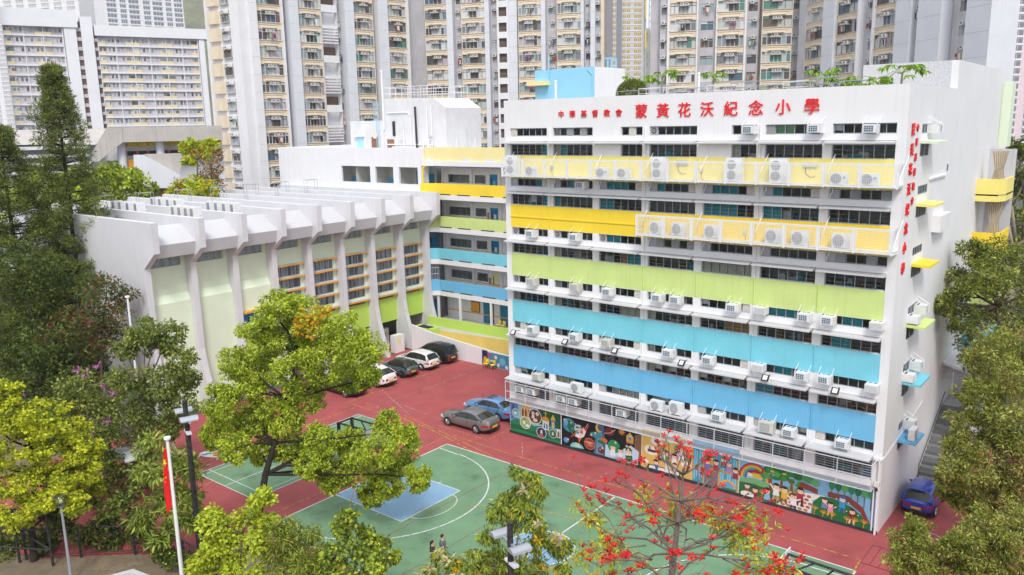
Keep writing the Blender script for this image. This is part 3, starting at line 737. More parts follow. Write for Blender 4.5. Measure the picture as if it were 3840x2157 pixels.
# ------------------------------------------------------------------ painted murals along the base
class Paint:
    """flat painted shapes on a wall; every shape lies a hair above the one before"""
    def __init__(s, M=None, y0=-.004): s.v = []; s.f = []; s.c = []; s.y = y0; s.M = M
    def poly(s, pts, col):
        b = len(s.v); s.v += [(x, s.y, z) for x, z in pts]; s.f.append(tuple(range(b, b+len(pts)))); s.c.append(srgb(*col, .85)); s.y -= .00025
    def ell(s, cx, cz, rx, rz, col, n=18, a0=0, a1=360):
        full = a1-a0 >= 360
        s.poly([(cx+rx*math.cos(R(a0+(a1-a0)*i/n)), cz+rz*math.sin(R(a0+(a1-a0)*i/n))) for i in range(n if full else n+1)], col)
    def rect(s, x0, x1, z0, z1, col): s.poly([(x0, z0), (x1, z0), (x1, z1), (x0, z1)], col)
    def line(s, pts, w, col):
        for (x0, z0), (x1, z1) in zip(pts, pts[1:]):
            d = math.hypot(x1-x0, z1-z0) or 1; nx, nz = -(z1-z0)/d*w/2, (x1-x0)/d*w/2
            s.poly([(x0-nx, z0-nz), (x1-nx, z1-nz), (x1+nx, z1+nz), (x0+nx, z0+nz)], col)
    def star(s, cx, cz, r, col, k=8):
        s.poly([(cx+(r if i % 2 == 0 else r*.4)*math.cos(R(i*180/k)), cz+(r if i % 2 == 0 else r*.4)*math.sin(R(i*180/k))) for i in range(2*k)], col)
    def kid(s, x, z, h, hair, shirt, legs=None, face=(246, 214, 186), arms=0, hat=None):
        """x,z: centre of the head; h: head height"""
        r = h/2
        s.poly([(x-r*.75, z-r*.7), (x-r*1.1, z-r*3.0), (x+r*1.1, z-r*3.0), (x+r*.75, z-r*.7)], shirt)
        if arms:
            s.line([(x-r*.7, z-r*1.2), (x-r*1.9, z-r*(1.2-arms))], r*.45, shirt); s.line([(x+r*.7, z-r*1.2), (x+r*1.9, z-r*(1.6-arms))], r*.45, shirt)
            s.ell(x-r*1.95, z-r*(1.2-arms), r*.25, r*.25, face, 8); s.ell(x+r*1.95, z-r*(1.6-arms), r*.25, r*.25, face, 8)
        if legs:
            s.line([(x-r*.5, z-r*2.9), (x-r*.9, z-r*4.6)], r*.6, legs); s.line([(x+r*.5, z-r*2.9), (x+r*.7, z-r*4.6)], r*.6, legs)
        s.ell(x, z+r*.12, r*1.12, r*1.08, hair); s.ell(x, z-r*.12, r*.92, r*.85, face)
        s.ell(x, z+r*.62, r*.95, r*.42, hair, 12)
        for k in (-1, 1): s.ell(x+k*r*.36, z-r*.12, r*.12, r*.14, (40, 25, 20), 8)
        s.ell(x, z-r*.52, r*.18, r*.07, (190, 80, 70), 8)
        if hat: s.ell(x, z+r*.9, r*1.0, r*.4, hat, 10); s.rect(x-r*1.2, x+r*1.2, z+r*.62, z+r*.78, hat)
    def build(s, name, label, parent=None):
        me = bpy.data.meshes.new(name)
        vs = [tuple(s.M @ Vector(q)) for q in s.v] if s.M is not None else s.v
        me.from_pydata(vs, [], s.f); me.materials.append(MATS['mural_paint'])
        ca = me.color_attributes.new('paint', 'FLOAT_COLOR', 'CORNER')
        data = []
        for p, c in zip(me.polygons, s.c): data += [*c, 1.0]*p.loop_total
        ca.data.foreach_set('color', data)
        return tag(link(name, me), label, 'mural', 'murals along the school base')
MZ = .16
# 1: green hills, church and round scenes
p = Paint(); p.rect(0, 4.58, MZ, 2.36, (150, 195, 225))
p.rect(.02, .75, 1.0, 2.36, (96, 130, 190)); p.poly([(.15, 1.2), (.15, 2.0), (.3, 2.25), (.45, 2.0), (.45, 1.2)], (60, 80, 150))
p.poly([(1.0, .9), (1.0, 2.2), (1.25, 2.36), (1.9, 2.36), (2.0, .9)], (226, 186, 130))
for i in range(3): p.poly([(1.1+i*.28, 1.5), (1.1+i*.28, 1.95), (1.18+i*.28, 2.1), (1.27+i*.28, 1.95), (1.27+i*.28, 1.5)], (120, 70, 45))
p.poly([(2.4, 1.2), (4.58, 1.2), (4.58, 2.36), (2.6, 2.36)], (24, 90, 62))
p.poly([(0, .9), (.6, 1.15), (1.3, 1.25), (2.2, .95), (3.2, 1.2), (4.58, 1.0), (4.58, MZ), (0, MZ)], (36, 128, 84))
p.poly([(0, .62), (.8, .75), (1.9, .5), (3.0, .66), (4.58, .5), (4.58, MZ), (0, MZ)], (24, 104, 72))
p.poly([(0, .3), (1.2, .42), (2.6, .26), (4.58, .36), (4.58, MZ), (0, MZ)], (44, 140, 86))
p.rect(2.95, 3.52, .9, 1.55, (226, 226, 216)); p.ell(3.23, 1.55, .34, .34, (214, 160, 60), 14, 0, 180); p.line([(3.23, 1.85), (3.23, 2.3)], .05, (226, 190, 90)); p.line([(3.08, 2.14), (3.38, 2.14)], .05, (226, 190, 90))
for i in range(2): p.poly([(3.05+i*.22, .98), (3.05+i*.22, 1.3), (3.13+i*.22, 1.42), (3.2+i*.22, 1.3), (3.2+i*.22, .98)], (60, 120, 180))
p.rect(3.72, 4.06, 1.0, 1.75, (86, 150, 190)); p.poly([(3.66, 1.75), (3.89, 2.2), (4.12, 1.75)], (226, 190, 70)); p.rect(3.8, 3.98, 1.15, 1.6, (232, 190, 80))
p.rect(4.2, 4.5, .55, 1.2, (225, 225, 215)); p.poly([(4.26, .6), (4.26, .95), (4.35, 1.08), (4.44, .95), (4.44, .6)], (120, 100, 90))
for cx, cz, r, bgc in ((.52, 1.58, .36, (120, 190, 196)), (2.29, 1.70, .60, (92, 54, 40)), (1.40, 1.03, .50, (150, 190, 120)), (2.86, .60, .44, (40, 56, 110)), (3.86, .74, .34, (40, 110, 80))):
    p.ell(cx, cz, r, r*.95, (240, 236, 226), 24); p.ell(cx, cz, r*.91, r*.86, bgc, 24)
p.kid(2.12, 1.9, .26, (190, 205, 225), (214, 222, 236)); p.kid(2.5, 1.9, .26, (236, 226, 210), (120, 84, 60)); p.ell(2.32, 1.42, .2, .13, (236, 216, 190)); p.ell(2.32, 1.48, .07, .07, (246, 214, 186))
p.kid(1.3, 1.2, .2, (110, 60, 40), (236, 236, 236)); p.ell(1.6, .85, .18, .1, (240, 240, 240)); p.ell(.5, 1.6, .15, .12, (236, 236, 240)); p.line([(.4, 1.7), (.62, 1.82)], .05, (90, 60, 50))
p.kid(2.86, .78, .18, (90, 40, 30), (236, 236, 226)); p.poly([(2.6, .32), (2.86, .62), (3.1, .32)], (196, 110, 60)); p.kid(3.86, .86, .15, (120, 70, 40), (230, 230, 220))
p.build('mural_panel', 'mural of green hills, a domed church and round white framed scenes')
# 2: space
p = Paint(); p.rect(4.62, 10.98, MZ, 2.36, (22, 20, 28))
p.poly([(7.3, MZ), (7.5, 2.36), (8.1, 2.36), (8.3, MZ)], (70, 106, 140)); p.poly([(7.45, MZ), (7.65, 2.36), (7.9, 2.36), (8.05, MZ)], (110, 150, 176))
p.ell(5.25, 1.72, .52, .50, (70, 150, 190)); p.ell(5.45, 1.6, .34, .36, (30, 120, 90)); p.ell(5.0, 1.9, .16, .26, (120, 190, 215)); p.ell(5.35, 1.95, .2, .12, (30, 110, 86))
p.poly([(5.75, 1.0), (5.95, 1.62), (6.85, 1.95), (6.5, 1.15), (6.2, .95)], (236, 236, 238)); p.poly([(6.45, 1.78), (6.95, 2.08), (6.66, 1.55)], (206, 60, 60)); p.poly([(5.7, 1.05), (5.35, .85), (5.95, 1.5)], (206, 90, 50)); p.poly([(6.0, .95), (6.1, .62), (6.35, 1.05)], (220, 120, 50))
p.ell(6.05, 1.62, .36, .30, (190, 220, 235)); p.kid(5.95, 1.62, .26, (50, 34, 30), (110, 150, 190)); p.kid(6.3, 1.68, .24, (90, 56, 40), (210, 110, 60))
p.ell(6.96, .74, .44, .42, (226, 130, 100)); p.ell(6.96, .74, .40, .38, (150, 60, 54)); p.ell(6.92, .82, .34, .08, (226, 160, 120)); p.ell(6.98, .62, .3, .06, (200, 120, 90))
p.ell(5.0, .56, .2, .2, (96, 160, 220)); p.poly([(5.4, MZ)]+[(5.92+.58*math.cos(R(a)), MZ+.42*math.sin(R(a))) for a in range(175, -1, -15)], (120, 206, 200)); p.ell(5.95, .34, .36, .08, (190, 230, 220))
p.ell(8.55, 1.98, .36, .3, (120, 40, 50)); p.line([(8.15, 1.78), (8.6, 1.9), (9.0, 2.2)], .05, (226, 180, 160)); p.star(9.5, 2.2, .32, (220, 150, 50), 10)
p.ell(7.72, 2.05, .28, .3, (230, 190, 80)); p.ell(7.84, 2.12, .24, .26, (70, 106, 140))
p.poly([(9.85, 1.55), (9.85, 2.0), (10.12, 2.3), (10.4, 2.0), (10.4, 1.55)], (226, 180, 90)); p.rect(9.85, 10.4, 1.5, 1.62, (180, 120, 60)); p.ell(10.12, 1.85, .12, .14, (110, 160, 200))
p.poly([(10.45, .6), (10.5, 2.2), (10.95, 2.3), (10.95, .5)], (140, 106, 80)); p.line([(10.55, .8), (10.7, 2.1)], .04, (90, 60, 44)); p.line([(10.75, .7), (10.85, 2.2)], .04, (90, 60, 44))
p.ell(7.9, .5, .26, .24, (110, 46, 60)); p.ell(8.1, 1.25, .3, .2, (206, 110, 60)); p.ell(7.5, 1.5, .5, .2, (60, 150, 160)); p.ell(7.9, 1.1, .3, .14, (40, 120, 70))
p.poly([(8.25, 1.05), (8.2, MZ), (10.75, MZ), (10.8, 1.1), (10.2, 1.4), (9.6, 1.0), (9.0, .9)], (196, 222, 240))
p.ell(8.9, 1.02, .48, .46, (24, 150, 96)); p.kid(8.83, .95, .42, (70, 130, 80), (236, 240, 236)); p.kid(9.42, .86, .38, (36, 28, 28), (236, 236, 240)); p.kid(10.05, .95, .44, (36, 28, 28), (230, 236, 240), hat=(36, 28, 28))
p.poly([(9.85, .18), (9.8, .62), (10.3, .72), (10.38, .26)], (24, 100, 76)); p.line([(9.95, .48), (10.2, .52)], .03, (190, 210, 120)); p.ell(9.4, .24, .5, .16, (150, 190, 226)); p.poly([(10.3, .2), (10.6, .55), (10.7, .2)], (206, 120, 110))
for i in range(26):
    a = random.Random(i+90); p.star(a.uniform(4.7, 10.4), a.uniform(.3, 2.3), a.choice((.05, .07, .12)), (236, 226, 190), 5)
p.build('mural_panel', 'mural of dark outer space with planets, a rocket and reading children')
# 3: yellow reading room
p = Paint(); p.rect(11.02, 14.56, MZ, 2.75, (224, 190, 104)); p.rect(11.02, 14.56, 2.3, 2.75, (232, 206, 140))
for cx, cz, r in ((12.09, 2.12, .42), (11.72, 1.45, .5), (11.3, .6, .24), (14.19, 1.05, .34), (13.0, 2.5, .4)):
    p.ell(cx, cz, r, r*.62, (245, 240, 228)); p.ell(cx-r*.4, cz+.1, r*.5, r*.45, (245, 240, 228))
p.rect(11.45, 12.0, 1.32, 1.5, (84, 60, 66)); p.rect(11.55, 11.65, 1.5, 1.7, (60, 90, 90)); p.star(11.98, 1.7, .08, (216, 120, 70)); p.ell(12.1, 2.15, .2, .12, (150, 90, 160)); p.ell(12.2, 2.1, .1, .14, (60, 140, 90)); p.rect(14.05, 14.35, .95, 1.1, (180, 150, 100))
p.ell(13.77, 1.98, .46, .36, (84, 180, 120)); p.poly([(13.3, 1.3), (13.35, 1.75), (14.3, 1.72), (14.25, 1.3)], (62, 46, 48)); p.kid(13.77, 2.02, .50, (60, 44, 40), (240, 240, 240)); p.rect(13.5, 14.05, 1.42, 1.6, (245, 245, 240))
p.poly([(12.2, .9), (12.25, 1.3), (13.0, 1.32), (12.95, .9)], (62, 46, 48)); p.kid(12.73, 1.50, .40, (70, 44, 36), (110, 170, 140)); p.poly([(12.35, 1.12), (12.4, 1.4), (12.72, 1.3), (12.68, 1.05)], (245, 245, 240))
p.ell(13.37, 1.42, .32, .26, (206, 120, 160)); p.kid(13.37, 1.42, .36, (50, 30, 36), (240, 236, 236))
p.poly([(11.4, MZ), (11.5, .48), (13.75, .48), (13.85, MZ)], (62, 46, 48))
p.kid(12.08, .72, .36, (60, 40, 34), (60, 110, 170)); p.kid(12.88, .80, .40, (90, 60, 44), (210, 220, 236)); p.kid(13.41, .84, .34, (110, 70, 44), (236, 190, 190))
for x in (11.8, 12.45, 13.0, 13.5): p.poly([(x-.25, .22), (x-.2, .42), (x+.2, .44), (x+.25, .24)], (240, 238, 230))
p.build('mural_panel', 'yellow mural of children reading and writing at dark desks')
# 4: blue windows
p = Paint(); p.rect(14.6, 17.66, MZ, 2.9, (64, 160, 196)); p.rect(14.6, 17.66, 2.35, 2.9, (150, 195, 226))
for x in (14.75, 15.1, 16.5, 16.95, 17.3):
    p.line([(x, .3), (x+.05, 2.3)], .12, (120, 200, 226)); p.line([(x+.15, .5), (x+.18, 2.2)], .05, (176, 226, 240))
for x in (14.62, 15.38, 17.6): p.rect(x-.04, x+.05, MZ, 2.4, (214, 170, 60))
p.rect(14.6, 15.4, 1.12, 1.24, (200, 150, 60)); p.rect(15.45, 16.32, MZ, 1.45, (126, 112, 130)); p.rect(15.40, 17.66, 1.2, 1.32, (200, 150, 60)); p.rect(16.33, 16.44, MZ, 1.2, (214, 170, 60))
p.ell(17.0, .42, .5, .42, (226, 180, 70)); p.ell(17.0, .36, .38, .34, (110, 170, 210)); p.rect(16.6, 17.5, MZ, .3, (60, 130, 80))
for q in ((15.84, 2.04, .34, (60, 40, 34), (214, 170, 70), 1.2), (15.62, 1.68, .36, (70, 44, 36), (130, 110, 180), 0), (16.2, 1.76, .36, (60, 36, 30), (180, 50, 70), 0), (16.66, 2.06, .34, (90, 110, 100), (70, 110, 90), 0), (17.05, 1.84, .34, (120, 150, 160), (180, 130, 180), 1.0), (17.45, 1.55, .36, (70, 40, 34), (150, 50, 80), 0)):
    p.kid(*q[:5], arms=q[5])
p.build('mural_panel', 'blue mural of children waving at yellow framed windows')
# 5: rainbow, trees, path and garden
p = Paint(); p.rect(17.70, 25.42, MZ, 2.62, (130, 186, 222)); p.rect(17.7, 25.42, 2.3, 2.62, (160, 200, 228))
for i, c in enumerate(((150, 60, 90), (214, 90, 50), (232, 180, 70), (120, 180, 90), (70, 140, 200), (110, 90, 160))): p.ell(18.62, 1.28, 1.0-.085*i, 1.05-.085*i, c, 22, 0, 180)
p.ell(18.62, 1.28, .48, .50, (150, 200, 226), 18, 0, 180)
p.poly([(17.7, 1.2), (18.6, 1.38), (19.6, 1.3), (21.5, 1.5), (21.5, .7), (17.7, .6)], (120, 176, 120))
p.rect(18.4, 19.15, 1.42, 1.72, (226, 186, 70)); p.poly([(18.3, 1.72), (18.75, 2.0), (19.25, 1.72)], (160, 50, 46)); p.poly([(19.0, 1.72), (19.1, 2.15), (19.22, 1.72)], (150, 44, 40)); p.rect(18.2, 18.5, 1.45, 1.65, (236, 226, 214)); p.poly([(18.15, 1.65), (18.35, 1.85), (18.55, 1.65)], (130, 60, 50))
p.poly([(17.7, .95), (18.6, 1.02), (20, .9), (22.0, 1.1), (22, MZ), (17.7, MZ)], (26, 110, 62))
for x, zt in ((19.62, 1.95), (20.25, 2.0), (20.85, 1.85)):
    p.poly([(x-.09, .85), (x-.05, zt), (x+.06, zt), (x+.12, .85)], (126, 84, 50))
for i in range(26):
    a = random.Random(i+7); p.ell(a.uniform(19.2, 21.4), a.uniform(1.62, 2.36), a.uniform(.16, .34), a.uniform(.12, .2), a.choice(((40, 130, 60), (60, 150, 70), (30, 110, 54), (90, 166, 80))), 10)
for x, z in ((19.7, 2.1), (20.4, 2.12)): p.ell(x, z, .14, .06, (226, 190, 70), 8)
for i in range(7): a = random.Random(i+40); p.ell(a.uniform(20.6, 21.35), a.uniform(1.25, 2.0), .05, .05, (196, 50, 44), 8)
p.poly([(21.1, 1.3), (21.5, 1.55), (22.35, 1.42), (22.35, 1.72), (21.4, 1.95)], (136, 66, 58)); p.ell(21.8, 2.15, .4, .22, (70, 150, 90)); p.ell(22.2, 2.05, .25, .2, (100, 170, 110))
p.poly([(20.05, MZ), (20.6, .8), (21.2, 1.2), (21.8, 1.35), (22.8, 1.42), (22.1, 1.0), (22.0, MZ)], (240, 234, 224))
for i in range(30):
    a = random.Random(i+60); r_ = i//6; cx = 20.4+(i % 6)*.33+r_*.12; cz = .26+r_*.22
    if 20.05+(cz-MZ)*.85 < cx < 22.05+(cz-.9)*.2: p.ell(cx, cz, .14, .09, a.choice(((170, 110, 84), (190, 128, 98), (150, 96, 76))), 7)
p.poly([(22.1, MZ), (22.12, .9), (22.5, 1.35), (23.2, 1.42), (24.2, 1.2), (25.0, .7), (25.42, .3), (25.42, MZ)], (26, 112, 60))
p.poly([(22.9, 1.75), (24.0, 1.78), (24.8, 1.35), (25.2, .55), (25.02, .35), (24.7, 1.0), (24.0, 1.42), (22.9, 1.45)], (134, 62, 56))
for i, x in enumerate((23.1, 23.45, 23.8, 24.15, 24.5, 24.85, 25.2)):
    p.line([(x, 1.6-.06*i), (x, 2.2)], .04, (110, 84, 60)); p.ell(x, 2.2, .18, .28, ((40, 140, 90), (30, 116, 80), (90, 170, 100))[i % 3], 10)
for i, (x, z, h, hr, st, lg, ar) in enumerate(((18.22, .80, .34, (70, 70, 80), (130, 90, 60), None, 0), (18.72, .68, .36, (70, 40, 30), (150, 40, 50), (246, 214, 186), 0), (19.45, .82, .38, (60, 40, 36), (150, 190, 220), None, 0),
        (19.98, 1.24, .38, (60, 44, 36), (236, 236, 230), (170, 180, 190), 1.6), (20.47, 1.18, .38, (60, 44, 36), (226, 186, 60), (140, 100, 60), 1.4), (21.39, 1.36, .38, (50, 34, 30), (170, 50, 80), (60, 30, 40), 0), (21.02, .92, .38, (110, 74, 50), (240, 240, 240), (60, 70, 90), 1.1),
        (22.76, 1.18, .32, (80, 60, 50), (110, 140, 170), None, 0), (23.1, 1.02, .30, (60, 36, 30), (226, 150, 190), (226, 190, 70), 1.2), (23.72, 1.52, .34, (50, 110, 170), (60, 150, 200), (50, 120, 190), .9), (24.28, .95, .32, (60, 36, 30), (130, 40, 40), (246, 214, 186), .8))):
    p.kid(x, z, h, hr, st, lg, arms=ar, hat=(50, 110, 170) if i == 9 else None)
p.ell(18.25, .28, .42, .2, (240, 240, 236)); p.ell(18.3, .3, .08, .06, (150, 40, 50))
for x, z in ((22.22, .55), (22.7, .42), (23.2, .45), (24.0, .42), (24.42, .46), (24.9, .5), (19.14, .62), (20.03, .5)):
    p.line([(x, MZ), (x+.03, z)], .05, (200, 150, 50))
    for a in range(-70, 71, 28): p.line([(x+.03, z-.05), (x+.03+.22*math.sin(R(a)), z+.2*math.cos(R(a)))], .035, (214, 164, 60))
p.build('mural_panel', 'mural with a rainbow, trees, playing children and a stone path')
# upper pale blue strip behind the bar screen
# small mural on the ramp wall

# ------------------------------------------------------------------ stair tower, balconies and steps at the right end
tower = thing('stair_tower', 'tall white stair tower with pebble-dashed front behind the roof corner', 'tower', (23, 15, 0))
tb = MB()
tb.quad((25.6, 11, 19.9), (25.6, 26.9, 19.9), (25.6, 26.9, 25.5), (25.6, 11, 25.5)); tb.quad((20.2, 11, 25.5), (25.6, 11, 25.5), (25.6, 26.9, 25.5), (20.2, 26.9, 25.5))
tb.quad((20.2, 26.9, 19.9), (20.2, 11, 19.9), (20.2, 11, 25.5), (20.2, 26.9, 25.5)); tb.quad((20.2, 20, 19.9), (25.6, 20, 19.9), (25.6, 26.9, 19.9), (20.2, 26.9, 19.9))
tb.quad((25.2, 10.996, 23.0), (25.6, 10.996, 23.0), (25.6, 10.996, 25.5), (25.2, 10.996, 25.5))
tb.build('wall', 'white', tower)
MB().quad((20.2, 11, 22.5), (25.2, 11, 22.5), (25.2, 11, 25.5), (20.2, 11, 25.5)).build('pebbledash_front', 'pebble', tower)
MB().box(24.2, 26.25, 27.0, 28.6, 19.95, 24.7).build('end_wall', 'pale_green', tower)
MB().box(20, 25.6, 20.01, 26.8, 0, 19.89).build('return_wall', 'white', tower)
MB().quad((25.6, 24.2, 0), (27.3, 24.2, 0), (27.3, 24.2, 19.9), (25.6, 24.2, 19.9)).build('alcove_wall', 'concrete', tower)
for i, (z, mt) in enumerate(((16.9, 'pale_yellow'), (13.2, 'yellow'), (9.7, 'lime'), (6.2, 'cyan'))):
    b = MB(); b.prism([(25.4, 20.05), (26.95, 20.05), (27.3, 21.0), (27.3, 24), (25.4, 24)], 'z', z-.05, z+.05, 1)
    for (xa, ya), (xb, yb) in zip([(25.4, 20.05), (26.95, 20.05), (27.3, 21.0)], [(26.95, 20.05), (27.3, 21.0), (27.3, 24)]):
        d = Vector((xb-xa, yb-ya, 0)).normalized(); n = Vector((-d.y, d.x, 0))*.12
        b.prism([(xa, ya), (xb, yb), (xb+n.x, yb+n.y), (xa+n.x, ya+n.y)], 'z', z-.45, z+1.10)
    b.build('balcony', [mt, 'floor_tile'], tower)
    if i < 2:
        q = MB(); k = 14
        zt = 19.85 if i == 0 else 16.4
        for j in range(k):
            xa, xb = 26.2+.07*j, 26.2+.07*(j+1); ya, yb = 20.9+.10*(j % 2)+.05*j, 20.9+.10*((j+1) % 2)+.05*(j+1)
            zm = z+1.7; sq = .45
            mid = lambda x: 26.7+(x-26.7)*sq
            q.quad((mid(xa), ya, zm), (mid(xb), yb, zm), (xb, yb, zt), (xa, ya, zt)); q.quad((xa, ya, z+.1), (xb, yb, z+.1), (mid(xb), yb, zm), (mid(xa), ya, zm))
        q.build('curtain', 'curtain_beige', tower)
pm('concrete_step', (.24, .24, .245), rough=.9, var=.25, scale=2)
# outdoor steps beside the wall
st = thing('outdoor_steps', 'grey concrete steps climbing beside the white side wall', 'steps', (26.4, 9, 0))
ns = 15
for i in range(ns):
    MB().box(25.64, 27.15, 8.6+i*.42, 8.6+ns*.42 if i == ns-1 else 8.6+(i+1)*.42+.06, i*.21, (i+1)*.21).build('step', 'step_grey' if i % 2 else 'concrete_step', st)
MB().box(25.64, 27.15, 8.6+ns*.42, 19.9, 0, ns*.21-.004).build('landing', 'concrete', st)
MB().prism([(8.4, 0), (8.4, 1.0), (14.9, 4.1), (19.9, 4.1), (19.9, 0)], 'x', 27.16, 27.4).build('side_parapet', 'white', st)
hr = MB(); hr.path([(25.72, 8.6, 1.0), (25.72, 14.9, 4.1)], .025, 6); hr.path([(25.72, 8.6, 0), (25.72, 8.6, 1.0)], .025, 6)
hr.build('handrail', 'black_steel', st)
MB().quad((25.64, 17.9, 3.15), (27.15, 17.9, 3.15), (27.15, 17.9, 6.6), (25.64, 17.9, 6.6)).build('end_wall', 'white', st)
cn = MB(); cn.prism([(25.62, 6.45), (25.62, 6.3), (27.6, 5.8), (27.6, 5.95)], 'y', 13.6, 17.8); cn.build('porch_roof', 'concrete_pale', st)
bk = MB()
for y in (13.7, 15.7, 17.6): bk.tube((25.63, y, 5.3), (27.4, y, 5.85), .03, 6); bk.tube((25.63, y, 5.9), (27.4, y, 5.9), .03, 6)
bk.build('porch_bracket', 'steel_grey', st)

# ------------------------------------------------------------------ roof garden and roof house
rh = thing('roof_house', 'pale blue roof house with white side on top of the school block', 'roof house', (1.5, 7, 23.1))
h = MB(); h.box(-1.1, 4.07, 5, 9, 23.1, 26.1); h.build('blue_wall', 'sky_paint', rh)
MB().box(4.072, 4.1, 5, 9, 23.1, 26.1).build('white_wall', 'white', rh)
MB().box(-1.5, .25, 4.5, 5, 25.0, 25.3).build('door_canopy', 'cream_yellow', rh)
MB().tube((.2, 4.93, 23.2), (.2, 4.93, 27.1), .05, 8).build('pipe', 'sky_paint', rh)
pp = MB(); pp.tube((3.9, 4.95, 23.2), (3.9, 4.95, 25.6), .05, 8); pp.path([(3.9, 4.95, 25.6), (3.6, 4.95, 25.9), (3.6, 4.9, 26.0)], .05, 8)
pp.build('pipe', 'sky_paint', rh)
ld = MB()
for x in (3.3, 3.6, 3.9, 4.0):
    ld.path([(x, 8.0, 26.1), (x, 8.0, 26.8), (x, 7.4, 26.8), (x, 7.4, 26.1)], .025, 6)
ld.tube((3.3, 8.0, 26.8), (4.0, 8.0, 26.8), .025, 6); ld.tube((3.3, 7.4, 26.8), (4.0, 7.4, 26.8), .025, 6)
ld.build('roof_rail', 'steel_blue', rh)
for x, hgt, lb in ((3.48, 25.0, 'short white vent pipe in front of the pale blue roof house'), (13.79, 24.95, 'tall white vent pipe on the roof garden edge')):
    t = MB(); t.tube((x, 1.2, 23.1), (x, 1.2, hgt), .08, 10); t.ball((x, 1.2, hgt), .1, nu=10, nv=6); tag(t.build('vent_pipe', 'white_trim'), lb, 'pipe')
fr_ = thing('garden_rail', 'low grey metal garden frames along the roof edge', 'railing', (16, 1.5, 23.1))
for i in range(10):
    x0 = 8.4+i*1.5; q = MB(); hh = 24.15+.12*(i % 3)
    for y in (1.0, 1.9):
        q.tube((x0, y, 23.1), (x0, y, hh), .02, 6); q.tube((x0, y, hh), (x0+1.4, y, hh+.03), .02, 6); q.tube((x0, y, hh-.3), (x0+1.4, y, hh-.3), .015, 6)
    q.tube((x0, 1.0, hh), (x0, 1.9, hh), .02, 6)
    q.build('frame', ('steel_grey', 'concrete_pale', 'steel_grey')[i % 3], fr_)

# ------------------------------------------------------------------ rear classroom wing with open corridors
wing = thing('corridor_wing', 'rear white wing with open corridors and coloured parapets', 'school building', (-20, 17, 0))
CY = 16.7; FL = [(18.76, 'cream_yellow'), (15.33, 'yellow'), (11.95, 'lime'), (8.57, 'cyan'), (5.19, 'blue')]
XE = 6.0
for i, (z, mt) in enumerate(FL):
    xl = -22.9
    s = MB()
    s.prism([(-24.25, CY-.95), (-22.9, CY), (XE, CY), (XE, 30), (-24.25, 30)] if i else [(-24.3, CY-.55), (-22.9, CY-.12), (XE, CY-.12), (XE, 30), (-24.3, 30)], 'z', z-.50, z-.002)
    s.build('floor_slab', 'white', wing)
    q = MB(); top = z+1.16 if i else z+1.38
    q.prism([(-22.9, CY+.02), (XE, CY+.02), (XE, CY+.17), (-22.9, CY+.17)], 'z', z, top)
    q.build('parapet', mt, wing)
    q = MB(); q.prism([(-24.25, CY-.93), (-22.902, CY+.02), (-22.902, CY+.17), (-24.25, CY-.76)] if i else [(-24.3, CY+.02), (-22.902, CY+.02), (-22.902, CY+.17), (-24.3, CY+.17)], 'z', z, top)
    q.build('parapet', mt, wing)
    for x in ((-22.6, -20.0, -16.9, -14) if i else (-24, -19.2, -16)):
        MB().box(x, x+(1.7 if i else 1.0), CY-.02, CY+.018, z+.002, z+(.09 if i else .25)).build('drain_slot', 'dark' if i else 'concrete_pale', wing)
MB().quad((-24.2, CY+.1, 18.77), (XE, CY+.1, 18.77), (XE, 30, 18.77), (-24.2, 30, 18.77)).build('roof_deck', 'roof_floor', wing)
IY = 19.0
